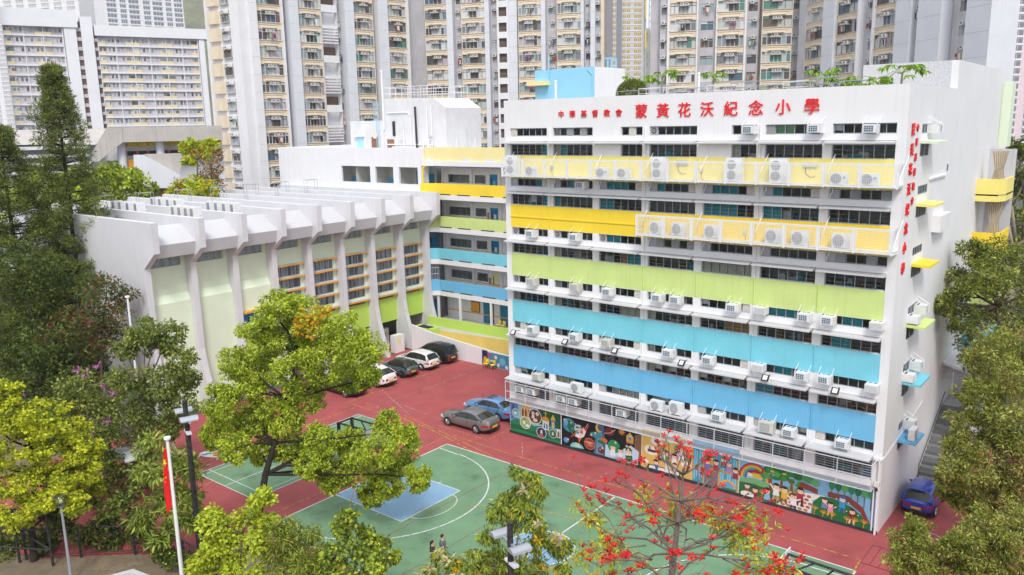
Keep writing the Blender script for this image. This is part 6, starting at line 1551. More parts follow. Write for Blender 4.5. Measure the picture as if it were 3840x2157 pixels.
# big camphor tree in the middle of the left half
CL = px_clumps([(1040, 1150, 80), (1130, 1165, 85), (965, 1240, 75), (1190, 1250, 85), (1075, 1280, 95), (1290, 1260, 100), (1350, 1320, 100), (1300, 1400, 105), (1200, 1360, 105), (1100, 1390, 100), (985, 1340, 95), (890, 1360, 85), (1370, 1420, 60),
    (905, 1460, 95), (1005, 1480, 100), (825, 1510, 80), (865, 1590, 95), (960, 1590, 95), (1060, 1560, 90), (1150, 1480, 90), (800, 1630, 60), (885, 1680, 75), (990, 1690, 60),
    (1460, 1590, 60), (1530, 1640, 55), (1410, 1690, 85), (1500, 1735, 85), (1565, 1790, 60), (1345, 1770, 90), (1250, 1775, 80), (1455, 1820, 70), (1385, 1860, 55), (1160, 1740, 75), (1095, 1680, 75), (1210, 1650, 80), (1310, 1660, 70)], 44, 1.6, 3)
CL = [(a, b, c, r*.84) for a, b, c, r in CL]
base = G(940, 2120, 44)
camphor, _ = tree('camphor_tree', 'large yellow-green camphor tree in front of the courts and cars', base, [tuple(P(965, 1960, 44)), tuple(P(995, 1780, 44)), tuple(P(1030, 1660, 44)), tuple(P(1080, 1500, 44)), tuple(P(1110, 1330, 44))], CL, .25, 'bark_dark',
     ['camphor_lt', 'camphor_md', 'camphor_dk'], [.50, .36, .14], .19, .085, 112, 21, k=26, ratio=.29, droop=.35, nbr=22, rb=.06, spread=1.0)
ol = px_clumps([(1155, 1190, 45), (1185, 1240, 40), (1120, 1230, 30), (1210, 1170, 26)], 42.6, .3, 5)
link('orange_foliage', leaf_mesh('orange_foliage', expand(ol, 5, .5, 8), 40, .25, .11, ['orange_leaf', 'yellow_leaf', 'camphor_lt'], [.35, .15, .5], 9, tint=.2), camphor)

# conifers at the far left
def conifer(label, bx, by, top, spread, seed, low=1.0, lean=0.0):
    rg = random.Random(seed); t = thing('hoop_pine', label, 'tree', (bx, by, 0), 0, 'conifers at the left edge')
    q = MB(); q.tube((bx, by, 0), (bx, by, top*.5), .32, 9, 0, .22); q.tube((bx, by, top*.5), (bx, by, top), .22, 8, 0, .03)
    tufts = []; z = low
    while z < top-.4:
        f = 1-(z/top); ln = spread*(.04+1.02*f**.72)*rg.uniform(.75, 1.1)
        nb = 5 if f > .15 else 4; a0 = rg.uniform(0, 6.28)
        for k in range(nb):
            a = a0+k*6.283/nb+rg.uniform(-.3, .3); l2 = ln*rg.uniform(.6, 1.12)
            e = Vector((bx+l2*math.cos(a), by+l2*math.sin(a), z+l2*rg.uniform(-.02, .22)+.12*l2))
            mid = Vector((bx, by, z)).lerp(e, .55)+Vector((0, 0, -.06*l2))
            q.path([(bx, by, z), mid, e], .055, 5, 0, .02)
            nt_ = max(2, int(l2/.55))
            for j in range(nt_):
                s = .42+.62*(j+1)/nt_
                c = Vector((bx, by, z)).lerp(mid, min(s/.55, 1)) if s < .55 else mid.lerp(e, (s-.55)/.45)
                tufts.append((c.x+rg.uniform(-.25, .25), c.y+rg.uniform(-.25, .25), c.z+rg.uniform(0, .3), rg.uniform(.38, .66)*(.55+.45*min(1, f*4))))
        z += rg.uniform(.5, .85)*(1 if f > .2 else .6)
    link('trunk', q.mesh('trunk', 'bark_dark', True), t)
    link('crown', leaf_mesh('crown', tufts, 76, .36, .06, ['pine_lt', 'pine_md', 'pine_dk'], [.36, .42, .22], seed, droop=-.25, shell=.05, up=.1, flat=.7), t)
conifer('tall hoop pine standing in front of the slab block', -34.9, -14.4, 28.0, 4.9, 31)
conifer('dark hoop pine cut off by the left picture edge', -37.6, -18.0, 23.0, 6.0, 32)
conifer('low dark conifer below the tall pine', -30.5, -19.8, 12.5, 4.2, 33)

# reddish shrub tree by the hall end wall
CL = px_clumps([(400, 1060, 70), (460, 1120, 65), (420, 1180, 80), (340, 1130, 80), (300, 1220, 90), (440, 1250, 60), (370, 1280, 80), (260, 1320, 90), (200, 1250, 80)], 60, 1.5, 6)
tree('shrub_tree', 'dark shrub tree with reddish tips against the white hall end wall', G(380, 1500, 60), [tuple(P(380, 1400, 60)), tuple(P(380, 1250, 60))], CL, .16, 'bark', ['bau_dk', 'red_leaf', 'hedge_md', 'brush_rs'], [.45, .2, .25, .1], .26, .13, 60, 41, k=9)
# yellow-green tree bottom left
CL = px_clumps([(60, 1530, 90), (160, 1560, 90), (250, 1640, 80), (90, 1650, 110), (190, 1720, 100), (290, 1760, 70), (30, 1760, 100), (130, 1830, 100), (240, 1860, 80), (320, 1690, 60), (60, 1900, 90), (-40, 1620, 110), (-60, 1800, 120), (330, 1830, 50), (20, 1480, 50)], 43, 2.0, 7)
tree('lemon_green_tree', 'bright lemon-green tree at the lower left edge', G(120, 2050, 43), [tuple(P(120, 1980, 43)), tuple(P(130, 1800, 43)), tuple(P(120, 1680, 43))], CL, .2, 'bark_dark', ['lemon_lt', 'lemon_md', 'lemon_dk'], [.5, .36, .14], .16, .12, 95, 43, k=22, ratio=.29, spread=1.05, droop=.5, nbr=24, rb=.05, shell=.2, flat=.5)
# bauhinia with pink flowers
BL = [(300, 1450, 80), (400, 1480, 80), (480, 1420, 70), (540, 1500, 70), (620, 1430, 70), (680, 1500, 60), (360, 1560, 90), (460, 1580, 90), (560, 1600, 70), (640, 1590, 60), (260, 1520, 70), (420, 1660, 90), (320, 1650, 80), (520, 1690, 60), (660, 1340, 60), (590, 1300, 50), (540, 1240, 60), (470, 1300, 50), (640, 1250, 60), (700, 1420, 45), (440, 1760, 80), (360, 1790, 80), (520, 1790, 60), (280, 1770, 70)]
CL = px_clumps(BL, 51, 2.2, 8)
fl_ = leaf_mesh('blossom', expand(px_clumps([(330, 1400, 24), (360, 1370, 16), (290, 1390, 12), (380, 1450, 14), (80, 1470, 12), (420, 1480, 14), (400, 1580, 12), (500, 1690, 10), (380, 1780, 10), (340, 1630, 10)], 48, .5, 9), 3, .4, 3), 4, .24, .13, ['pink'], [1], 4)
tree('orchid_tree', 'loose dark green tree with scattered pink blossoms beside the flagpoles', G(470, 1980, 51), [tuple(P(480, 1850, 51)), tuple(P(500, 1650, 51)), tuple(P(540, 1450, 51))], CL, .17, 'bark_pale', ['bau_md', 'bau_dk', 'bau_lt'], [.5, .28, .22], .21, .13, 64, 45, k=18, ratio=.40, spread=1.0, droop=.6, nbr=30, rb=.045, shell=.2, extra=[('blossom', fl_)])
# young long-leaved tree behind the flag
CL = px_clumps([(560, 1680, 50), (640, 1720, 60), (700, 1760, 55), (560, 1780, 60), (640, 1830, 65), (720, 1860, 50), (570, 1890, 60), (650, 1940, 60), (530, 1960, 45), (720, 1950, 40), (610, 2000, 45)], 42.5, 1.0, 10)
tree('long_leaved_tree', 'young green tree with long pointed leaves behind the red flag', G(620, 2130, 42.5), [tuple(P(625, 2000, 42.5)), tuple(P(630, 1800, 42.5))], CL, .1, 'bark', ['mango_lt', 'mango_md', 'mango_dk'], [.45, .40, .15], .42, .11, 36, 47, k=9, ratio=.5, droop=.45, rb=.03)
# light green saplings at the bottom
CL = px_clumps([(790, 1960, 60), (860, 2010, 60), (930, 1930, 60), (980, 1870, 50), (800, 2060, 70), (880, 2110, 70), (960, 2040, 60), (740, 2130, 60), (1010, 1960, 45), (820, 2160, 80), (930, 2180, 80)], 38, 1.2, 11)
tree('sapling_tree', 'fresh light green sapling in front of the camphor trunk', G(900, 2260, 38), [tuple(P(900, 2180, 38)), tuple(P(905, 2000, 38))], CL, .09, 'bark', ['lemon_md', 'camphor_lt', 'camphor_md'], [.5, .32, .18], .19, .14, 66, 49, k=12, ratio=.38, droop=.5, rb=.03)
CL = px_clumps([(1060, 1990, 70), (1130, 2040, 80), (1060, 2090, 80), (1170, 2110, 80), (1090, 2160, 90), (1220, 2170, 70)], 37, 1.0, 12)
tree('feathery_tree', 'olive feathery-leaved tree at the bottom edge left of the people', G(1110, 2330, 37), [tuple(P(1110, 2220, 37)), tuple(P(1110, 2080, 37))], CL, .1, 'bark', ['brush_md', 'hedge_md', 'camphor_md', 'brush_lt'], [.4, .25, .25, .1], .30, .05, 150, 51, k=8, ratio=.45, droop=.5, rb=.03)
CL = px_clumps([(1310, 1940, 40), (1290, 1990, 55), (1360, 2010, 50), (1420, 2040, 45), (1330, 2070, 65), (1250, 2080, 50), (1410, 2110, 50), (1330, 2140, 70), (1470, 2090, 30), (1250, 2150, 50)], 36, .9, 13)
tree('leafy_sapling', 'green broad-leaved sapling at the bottom edge beside the court', G(1330, 2350, 36), [tuple(P(1330, 2230, 36)), tuple(P(1330, 2050, 36))], CL, .08, 'bark', ['mango_md', 'camphor_md', 'mango_dk', 'camphor_lt'], [.36, .3, .2, .14], .20, .14, 50, 53, k=9, ratio=.42, droop=.55, rb=.025)
# small drooping-leaf tree bottom centre
CL = px_clumps([(1940, 1770, 26), (1990, 1790, 30), (1960, 1840, 40), (1900, 1870, 45), (1970, 1900, 55), (2020, 1840, 30), (1860, 1920, 40), (1930, 1950, 55), (2010, 1960, 50), (2050, 2010, 45), (1990, 2040, 55), (2090, 2060, 35), (2120, 2040, 25), (1830, 2010, 35), (1850, 2080, 45), (1810, 2120, 40), (1930, 2120, 60), (2010, 2120, 55), (1880, 2160, 60), (2110, 2130, 30),
    (1650, 2080, 30), (1700, 2110, 40), (1620, 2150, 40), (1690, 2170, 50), (1760, 2150, 40), (1780, 2070, 24)], 34, .9, 14)
fl_ = leaf_mesh('pale_tips', expand(px_clumps([(1640, 2070, 16), (1680, 2100, 18), (1610, 2140, 16), (1720, 2160, 18), (1570, 2160, 16), (2020, 1960, 8), (1960, 1840, 8), (2090, 2030, 8)], 32.6, .3, 15), 4, .5, 6), 7, .24, .08, ['pale_leaf'], [1], 7)
yt_ = leaf_mesh('yellow_leaves', expand(px_clumps([(2090, 2010, 20), (2020, 2020, 10)], 32.8, .2, 16), 3, .5, 7), 8, .26, .08, ['yellow_leaf'], [1], 8)
tree('drooping_tree', 'slender tree with drooping olive leaves at the bottom centre by the floodlight', G(1920, 2300, 34), [tuple(P(1925, 2160, 34)), tuple(P(1945, 1990, 34)), tuple(P(1950, 1850, 34))], CL, .08, 'bark_pale', ['mango_md', 'camphor_md', 'mango_dk', 'yellow_leaf', 'mango_lt'], [.4, .25, .15, .03, .17], .29, .085, 40, 55, k=9, ratio=.48, droop=1.3, nbr=24, rb=.022, shell=.1, extra=[('pale_tips', fl_), ('yellow_leaves', yt_)])
# kapok with red flowers
kt = thing('kapok_tree', 'bare-branched kapok tree with red flowers in front of the court', 'tree', G(2500, 2600, 27.5))
q = MB(); rg = random.Random(61); tips = []
tr_ = [Vector(G(2500, 2600, 27.5)), P(2515, 2200, 27.5), P(2530, 2060, 27.5), P(2545, 1930, 27.5), P(2560, 1830, 27.5), P(2560, 1760, 27.5)]
for i in range(5): q.tube(tr_[i], tr_[i+1], .16-.027*i, 8, 0, .16-.027*(i+1), caps=False)
def twig(s, d, ln, r, dep):
    e = s+d*ln; m_ = s.lerp(e, .5)+Vector((rg.uniform(-.1, .1), rg.uniform(-.1, .1), rg.uniform(-.02, .14)))*ln
    q.path([s, m_, e], r, 5, 0, r*.55)
    tips.append((e, dep))
    if dep > 0:
        for k in range(rg.choice((2, 3, 3))):
            nd = (d+Vector((rg.uniform(-.7, .7), rg.uniform(-.7, .7), rg.uniform(-.3, .5)))).normalized()
            twig(s.lerp(e, rg.uniform(.45, 1)), nd, ln*rg.uniform(.42, .7), r*.55, dep-1)
for lev, (pt, n, ln, upz) in enumerate(((P(2530, 2075, 27.5), 8, 2.5, .22), (P(2540, 1960, 27.5), 7, 2.0, .25), (P(2552, 1880, 27.5), 6, 1.7, .3), (P(2515, 2190, 27.5), 7, 2.7, .2), (P(2560, 1780, 27.5), 4, 1.0, .7))):
    a0 = rg.uniform(0, 6)
    for k in range(n):
        a = a0+k*6.283/n+rg.uniform(-.25, .25); twig(pt, Vector((math.cos(a), math.sin(a), upz+rg.uniform(-.1, .15))).normalized(), ln*rg.uniform(.75, 1.1), .045, 3 if lev in (0, 3) else 2)
pm('bark_kapok', (.19, .15, .125), rough=.95, var=.25, scale=3)
link('trunk', q.mesh('trunk', 'bark_kapok', True), kt)
def flower_mesh():
    f = MB()
    for k in range(5):
        a = k*6.283/5; c, s_ = math.cos(a), math.sin(a); c2, s2_ = math.cos(a+.5), math.sin(a+.5); c3, s3 = math.cos(a-.5), math.sin(a-.5)
        f.poly([(0, 0, 0), (.11*c3, .11*s3, .08), (.19*c, .19*s_, .09), (.11*c2, .11*s2_, .08)], k % 2)
    f.tube((0, 0, -.03), (0, 0, .03), .025, 5, 2)
    return f.mesh('flower', ['red_flower', 'coral_flower', 'bark_dark'])
FLW = flower_mesh(); nf = 0
rg.shuffle(tips)
for e, dep in tips:
    if nf >= 295: break
    if rg.random() < (.55 if dep == 0 else .36) :
        o = link('flower', FLW, kt); o.matrix_basis = Matrix.Translation(e) @ Matrix.Rotation(rg.uniform(0, 6), 4, 'Z') @ Matrix.Rotation(rg.uniform(-1.1, 1.1), 4, 'X') @ Matrix.Scale(rg.uniform(.6, 1.1), 4); nf += 1
lowt = [(e.x, e.y, e.z, .28) for e, d_ in tips if e.z < P(2500, 1990, 27.5).z]
link('crown', leaf_mesh('crown', lowt, 16, .20, .08, ['mango_lt', 'yellow_leaf', 'camphor_md', 'lemon_lt'], [.44, .10, .28, .18], 62, droop=.5, shell=.1), kt)
# big bottlebrush trees at the right
CL = px_clumps([(3650, 950, 55), (3740, 960, 75), (3830, 970, 85), (3700, 1010, 70), (3590, 1070, 70), (3650, 1120, 110), (3780, 1120, 120), (3900, 1080, 110), (3690, 1060, 80), (3620, 1200, 60), (3710, 1240, 115), (3830, 1260, 120), (3680, 1320, 85), (3700, 1420, 70), (3760, 1380, 110), (3900, 1400, 120), (3530, 1150, 45), (3920, 1200, 120)], 50, 2.2, 17)
tree('bottlebrush_tree', 'tall olive tree against the balconies at the right edge', G(3760, 1900, 50), [tuple(P(3760, 1700, 50)), tuple(P(3750, 1400, 50)), tuple(P(3740, 1150, 50))], CL, .3, 'bark', ['brush_md', 'brush_dk', 'brush_lt', 'bau_dk'], [.42, .26, .16, .16], .23, .08, 70, 63, k=24, ratio=.29, droop=.2, spread=1.0, nbr=26, rb=.06)
CL = px_clumps([(3720, 1330, 90), (3800, 1400, 110), (3670, 1480, 75), (3740, 1500, 105), (3630, 1590, 75), (3700, 1620, 105), (3790, 1590, 115), (3610, 1690, 75), (3580, 1780, 65), (3660, 1760, 95), (3740, 1740, 105), (3830, 1730, 115), (3640, 1860, 75), (3560, 1850, 45), (3710, 1870, 95), (3870, 1500, 110), (3880, 1650, 120), (3880, 1850, 120), (3770, 1850, 110), (3830, 1310, 90)], 40, 1.8, 18)
tree('bottlebrush_tree', 'dense olive bottlebrush tree overhanging the blue car', G(3760, 2250, 40), [tuple(P(3760, 2000, 40)), tuple(P(3740, 1800, 40)), tuple(P(3720, 1600, 40))], CL, .26, 'bark', ['brush_md', 'brush_lt', 'brush_dk', 'brush_rs'], [.42, .28, .18, .12], .21, .058, 90, 65, k=26, ratio=.28, spread=1.0, droop=.1, nbr=30, rb=.06)
CL = px_clumps([(3440, 1980, 50), (3400, 2030, 60), (3460, 2070, 60), (3390, 2110, 60), (3480, 2140, 70), (3420, 2180, 70), (3560, 2060, 40), (3620, 2020, 60), (3700, 1980, 80), (3790, 2010, 90), (3660, 2090, 80), (3760, 2120, 90), (3860, 2100, 100), (3580, 2150, 70), (3680, 2190, 90), (3850, 1960, 90)], 33, 1.5, 19)
tree('bottlebrush_tree', 'low olive bottlebrush tree at the lower right corner', G(3700, 2600, 33), [tuple(P(3690, 2300, 33)), tuple(P(3650, 2120, 33))], CL, .16, 'bark_pale', ['brush_md', 'brush_lt', 'brush_dk', 'brush_rs'], [.42, .30, .18, .10], .18, .05, 90, 67, k=24, ratio=.29, spread=1.0, droop=.1, nbr=26, rb=.045)
# bare tree and green hillside trees right of the balconies
bt = thing('bare_tree', 'leafless pale branching tree right of the yellow balconies', 'tree', G(3840, 1100, 82))
q = MB(); rg = random.Random(71); tips = []
s0 = P(3800, 1000, 82); q.tube(G(3800, 1000, 82), s0, .5, 8, 0, .4)
for k in range(9): twig(s0+Vector((0, 0, -1.5+.5*k)), Vector((rg.uniform(-1, 1), rg.uniform(-1, 1), rg.uniform(.3, 1))).normalized(), rg.uniform(4, 6.5), .17, 4)
link('trunk', q.mesh('trunk', 'bark_pale', True), bt)
CL = px_clumps([(3790, 560, 70), (3850, 540, 70), (3800, 680, 70), (3880, 700, 90), (3790, 820, 80), (3860, 880, 90), (3740, 900, 60), (3900, 600, 80)], 100, 3, 20)
tree('hillside_tree', 'green mass of hillside trees behind the leafless tree', G(3840, 1100, 100), [tuple(P(3840, 900, 100)), tuple(P(3840, 700, 100))], CL, .4, 'bark', ['bau_dk', 'brush_md', 'camphor_dk'], [.4, .35, .25], .5, .3, 70, 73, k=9)
hw_ = [(RNG.uniform(36, 95), RNG.uniform(-12, 110), 0, RNG.uniform(2.2, 3.6)) for _ in range(170)]
hw_ = [(x, y, 2.5+(x-36)*.12+RNG.uniform(-.5, 2.5), r) for x, y, z, r in hw_]
stuff(tag(link('hillside_wood', leaf_mesh('hillside_wood', expand(hw_, 6, .45, 90), 50, .55, .32, ['bau_dk', 'brush_md', 'camphor_dk', 'hedge_md'], [.35, .25, .2, .2], 91)), 'green wooded slope right of the school', 'wood'))
# trees behind the hall
CL = px_clumps([(360, 690, 60), (430, 660, 60), (500, 700, 55), (420, 730, 60), (550, 720, 40), (330, 750, 60), (280, 680, 70), (200, 720, 80), (120, 700, 80), (60, 760, 80), (480, 650, 40), (240, 780, 80), (150, 820, 80)], 92, 3, 22)
tree('park_tree', 'row of green trees between the hall roof and the concrete building', G(380, 900, 92), [tuple(P(380, 800, 92)), tuple(P(380, 720, 92))], CL, .3, 'bark', ['camphor_md', 'camphor_lt', 'bau_md', 'camphor_dk'], [.38, .28, .2, .14], .5, .28, 70, 75, k=10)
CL = px_clumps([(720, 550, 35), (760, 560, 35), (690, 560, 25), (790, 545, 25), (710, 600, 25), (740, 690, 40), (680, 700, 35), (780, 710, 35), (720, 730, 40), (640, 730, 30)], 88, 2, 23)
tree('park_tree', 'thin yellow-green tree beside the tower end wall', G(740, 900, 88), [tuple(P(740, 700, 88)), tuple(P(740, 600, 88))], CL, .2, 'bark', ['lemon_md', 'camphor_lt', 'orange_leaf', 'camphor_md'], [.35, .3, .12, .23], .4, .24, 50, 77, k=8, nbr=24)
CL = px_clumps([(790, 620, 50), (770, 660, 45), (810, 690, 45), (800, 580, 40)], 94, 1, 24)
tree('park_tree', 'rusty brown bare-looking tree at the foot of the tower', G(795, 900, 94), [tuple(P(795, 720, 94)), tuple(P(795, 640, 94))], CL, .2, 'bark', ['brush_rs', 'red_leaf', 'orange_leaf', 'bau_md'], [.4, .2, .15, .25], .35, .16, 40, 79, k=8, nbr=12)
# backdrop of dark trees behind the pines
CL = px_clumps([(60, 1000, 120), (180, 1080, 120), (80, 1200, 130), (200, 1300, 120), (40, 1350, 120), (320, 1400, 90), (150, 1420, 110)], 60, 2.5, 25)
tree('shade_tree', 'dark undergrowth tree mass below the conifers at left', G(150, 1600, 60), [tuple(P(150, 1450, 60)), tuple(P(150, 1250, 60))], CL, .25, 'bark_dark', ['hedge_dk', 'hedge_md', 'pine_md'], [.36, .3, .34], .30, .12, 90, 81, k=19, spread=1.0)
# hedge and ground plants behind the fence
hc = [(x, -25.15+random.uniform(-.15, .15), random.uniform(.3, 1.0), .5) for x in np.arange(-4.5, 3.6, .5)]
stuff(tag(link('hedge', leaf_mesh('hedge', expand(hc, 3, .6, 26), 60, .16, .1, ['hedge_md', 'hedge_dk', 'camphor_md'], [.45, .35, .2], 27)), 'dark green hedge along the black fence', 'hedge'))
hc = px_clumps([(330, 1880, 60), (400, 1920, 60), (470, 1880, 60), (460, 1960, 60), (380, 1990, 50), (530, 2000, 50), (300, 1990, 50), (240, 1960, 50), (590, 2040, 40), (430, 2030, 45), (340, 2040, 40), (180, 1990, 45), (760, 1960, 40), (800, 1990, 45), (840, 1960, 30), (260, 1880, 60), (200, 1920, 50), (30, 1960, 60), (100, 1990, 60), (60, 2050, 60), (-20, 2040, 60), (150, 2060, 50), (20, 2120, 60), (110, 2120, 50)], 44.5, .8, 30)
stuff(tag(link('undergrowth', leaf_mesh('undergrowth', expand(hc, 9, .45, 28), 46, .24, .14, ['hedge_md', 'hedge_dk', 'bau_md', 'bau_lt', 'mango_md'], [.28, .26, .22, .12, .12], 29)), 'shaded shrubs under the left trees', 'shrubs'))
# dry leaves on the soil
lv = MB(); rg = random.Random(5)
for i in range(260):
    x, y, a = rg.uniform(-8, 4), rg.uniform(-29, -25), rg.uniform(0, 6); c, s_ = math.cos(a)*.07, math.sin(a)*.07
    lv.quad((x-c, y-s_, .004), (x+s_*.5, y-c*.5, .02), (x+c, y+s_, .006), (x-s_*.5, y+c*.5, .015), i % 2)
stuff(tag(lv.build('fallen_leaves', ['orange_leaf', 'brush_rs']), 'scattered dry leaves on the bare soil', 'leaves'))
# roof garden plants
def papaya(x, y, h, label, seed, sc=1.0):
    t = thing('papaya_plant', label, 'plant', (x, y, 23.1), 0, 'papaya plants on the roof'); rg = random.Random(seed)
    MB().tube((x, y, 23.1), (x+.05, y, 23.1+h), .07, 7, 0, .05).build('stem', 'bark_pale', t)
    q = MB(); lf = MB()
    for k in range(13):
        a = rg.uniform(0, 6.28); el = rg.uniform(-.5, .7); ln = rg.uniform(.45, .75)*sc; e = Vector((x+math.cos(a)*ln, y+math.sin(a)*ln, 23.1+h+el*.5*sc))
        q.path([(x, y, 23.1+h-.05), Vector((x, y, 23.1+h+.15)).lerp(e, .5)+Vector((0, 0, .1)), e], .014, 4)
        for j in range(7):
            b = a+(j-3)*.55; l2 = .36*sc*(1-.12*abs(j-3)); c, s_ = math.cos(b), math.sin(b); dr = -.12*sc-.05*abs(j-3)
            lf.quad(tuple(e), (e.x+c*l2*.5-s_*.07*sc, e.y+s_*l2*.5+c*.07*sc, e.z+.0), (e.x+c*l2, e.y+s_*l2, e.z+dr), (e.x+c*l2*.5+s_*.07*sc, e.y+s_*l2*.5-c*.07*sc, e.z+.0), j % 2)
    q.build('leaf_stalk', 'papaya_lt', t); stuff(lf.build('leaf', ['papaya', 'papaya_lt'], t))
papaya(8.26, 3.5, 1.75, 'papaya plant rising behind the round roof bush', 1, 1.15)
papaya(10.36, 3.0, 1.9, 'tallest papaya plant right of the round roof bush', 2, 1.3)
papaya(13.86, 3.0, 1.75, 'single thin papaya plant in the middle of the roof', 3, .9)
papaya(20.75, 2.0, 1.5, 'papaya plant left of the cluster at the right roof corner', 4, 1.15)
papaya(24.6, 2.2, 1.4, 'large papaya plant nearest the right roof corner', 5, 1.35)
papaya(22.39, 2.4, 1.05, 'low papaya plant between the two larger ones, right roof corner', 6, 1.0)
papaya(23.7, 1.4, .9, 'papaya seedling at the parapet, right roof corner', 7, .9)
t = thing('round_bush', 'round clipped bush on the roof beside the pale blue roof house', 'bush', (8.7, 2.2, 23.1))
MB().tube((8.7, 2.2, 23.1), (8.7, 2.2, 23.7), .08, 7).build('stem', 'bark', t)
link('crown', leaf_mesh('crown', [(8.7, 2.2, 24.0, .98)], 7000, .11, .055, ['bush', 'bush_lt', 'hedge_md'], [.5, .35, .15], 83, shell=.6, flat=.95), t)
hc = [(x, 1.3+random.uniform(0, .6), 23.55+random.uniform(0, .3), .3) for x in np.arange(16, 24.5, .45)]
stuff(tag(link('roof_plants', leaf_mesh('roof_plants', hc, 50, .16, .09, ['papaya', 'papaya_lt', 'hedge_md'], [.4, .3, .3], 85)), 'low leafy planting along the roof parapet', 'plants'))

# ------------------------------------------------------------------ cars
pm('tyre', (.02, .02, .02), rough=.8); pm('rim', (.55, .56, .58), rough=.3, metal=.8); pm('rim_dark', (.04, .04, .045), rough=.35, metal=.5)
pm('car_trim', (.025, .025, .028), rough=.5); pm('tail_red', (.45, .015, .02), rough=.2); pm('lamp_clear', (.65, .67, .70), rough=.15); pm('plate_yellow', (.80, .52, .02), rough=.4); pm('chrome', (.7, .7, .72), rough=.15, metal=1)
def car_glass():
    mt, t, out = _newmat('car_glass'); b = N(t, 'ShaderNodeBsdfPrincipled'); b.inputs['Base Color'].default_value = (.022, .027, .027, 1); b.inputs['Roughness'].default_value = .06; b.inputs['Specular IOR Level'].default_value = .6
    t.links.new(b.outputs[0], out.inputs[0])
car_glass()
for nm, c, mtl in (('paint_silver', (.22, .215, .215), .5), ('paint_ltblue', (.14, .32, .62), .35), ('paint_black', (.012, .011, .011), .1), ('paint_white', (.80, .80, .80), 0), ('paint_slate', (.12, .17, .19), .4), ('paint_blue', (.02, .06, .45), .2)):
    pm(nm, c, rough=.32, metal=mtl, var=.02, coat=.8, spec=.5)
def lerp_prof(pr, x):
    for (a, za), (b, zb) in zip(pr, pr[1:]):
        if a <= x <= b: t = (x-a)/(b-a) if b > a else 0; return za+(zb-za)*t
    return pr[0][1] if x < pr[0][0] else pr[-1][1]
def car(name, label, loc, rz, paint, L, Wd, deck, roof, belt, rw=.33, wb=None, fo=.85, rim='rim', low=.20, roofcol=None, sunroof=False, tail='h', plate='plate_yellow'):
    """deck: hood/boot line, roof: cabin silhouette [(x,z)..] base-front, top-front, .., top-rear, base-rear; x from nose (0) to tail (L); built nose towards +x"""
    t = thing(name, label, 'car', loc, rz, 'parked cars in the playground')
    X = lambda x: L/2-x
    hw = Wd/2; mats = [paint, 'car_trim']
    b = MB(); xs = sorted({0, .06, .18, .45, .8, 1.2, L*.35, L*.45, L*.55, L*.65, L*.75, L-.8, L-.45, L-.18, L-.06, L} | {q[0] for q in deck})
    rings = []
    for x in xs:
        e = min(x, L-x); tap = 1-.30*max(0, 1-e/.75)**2.2; h = hw*tap; zd = lerp_prof(deck, x); zl = low+.16*max(0, 1-e/.5)**1.5
        zb_ = min(lerp_prof(belt, x), zd)
        if e < .12: zb_ = min(zb_, zd-.10)
        rings.append([(0, zl), (h*.86, zl), (h*.97, zl+.12), (h, zl+(zb_-zl)*.45), (h*.985, zl+(zb_-zl)*.75), (h*.93, zb_), (h*.80, zd-.012), (h*.5, zd+.012), (0, zd+.02)])
    n = len(rings[0]); vs = []
    for x, rg_ in zip(xs, rings):
        vs += [(X(x), y, z) for y, z in rg_] + [(X(x), -y, z) for y, z in rg_[1:-1]]
    m_ = 2*n-2; order = list(range(n)) + [n+k for k in range(n-3, -1, -1)]
    fs = []; mi = []
    for i in range(len(xs)-1):
        for k in range(m_):
            a, c = order[k], order[(k+1) % m_]
            fs.append((i*m_+a, (i+1)*m_+a, (i+1)*m_+c, i*m_+c)); mi.append(1 if k in (0, 1, m_-1, m_-2) else 0)
    b.add(vs, fs); b.m = mi
    b.add([vs[order[k]] for k in range(m_)], [tuple(range(m_))], 0); b.add([vs[(len(xs)-1)*m_+order[k]] for k in range(m_)], [tuple(range(m_-1, -1, -1))], 0)
    body = smooth_auto(b.build('body', mats, t, local=True), 40)
    # cabin
    x1, x4 = roof[0][0], roof[-1][0]; x2, x3 = roof[1][0], roof[-2][0]
    st = sorted({x1, x4, x2, x3, *[r_[0] for r_ in roof], *np.linspace(x1, x4, 13)})
    c = MB(); vs = []; rows = 6
    for x in st:
        zr = lerp_prof(roof, x); zb_ = min(lerp_prof(belt, x), lerp_prof(deck, x))-.02; hb = hw*.925; f = max(0, min(1, (zr-zb_)/.5)); hr_ = hb-(hb-hw*.72)*f
        pts = [(hb, zb_), (hb+(hr_-hb)*.5, zb_+(zr-zb_)*.52), (hr_+.015, zr-.07*f), (hr_-.07, zr-.012), (hr_*.5, zr+.018*f), (0, zr+.028*f)]
        vs += [(X(x), y, z) for y, z in pts] + [(X(x), -y, z) for y, z in pts[:-1]]
    m_ = 2*rows-1; order = list(range(rows)) + [rows+k for k in range(rows-2, -1, -1)]
    fs = []; mi = []
    for i in range(len(st)-1):
        xm = (st[i]+st[i+1])/2; front = xm < x2; rear = xm > x3
        for k in range(m_-1):
            a, d = order[k], order[k+1]
            fs.append((i*m_+a, i*m_+d, (i+1)*m_+d, (i+1)*m_+a))
            side = k in (0, 1, m_-3, m_-2)
            mi.append(1 if (side or ((front or rear) and k not in (2, m_-4))) else 0)
    c.add(vs, fs); c.m = mi
    cab = smooth_auto(c.build('cabin', [roofcol or paint, 'car_glass'], t, local=True), 50)
    pl = MB()
    def side(x, k, o=.012):
        zr = lerp_prof(roof, x); zb_ = min(lerp_prof(belt, x), lerp_prof(deck, x))-.02; hb = hw*.925; f = max(0, min(1, (zr-zb_)/.5)); hr_ = hb-(hb-hw*.72)*f
        return Vector((X(x), (hb+(hr_-hb)*k)+o, zb_+(zr-.05-zb_)*k))
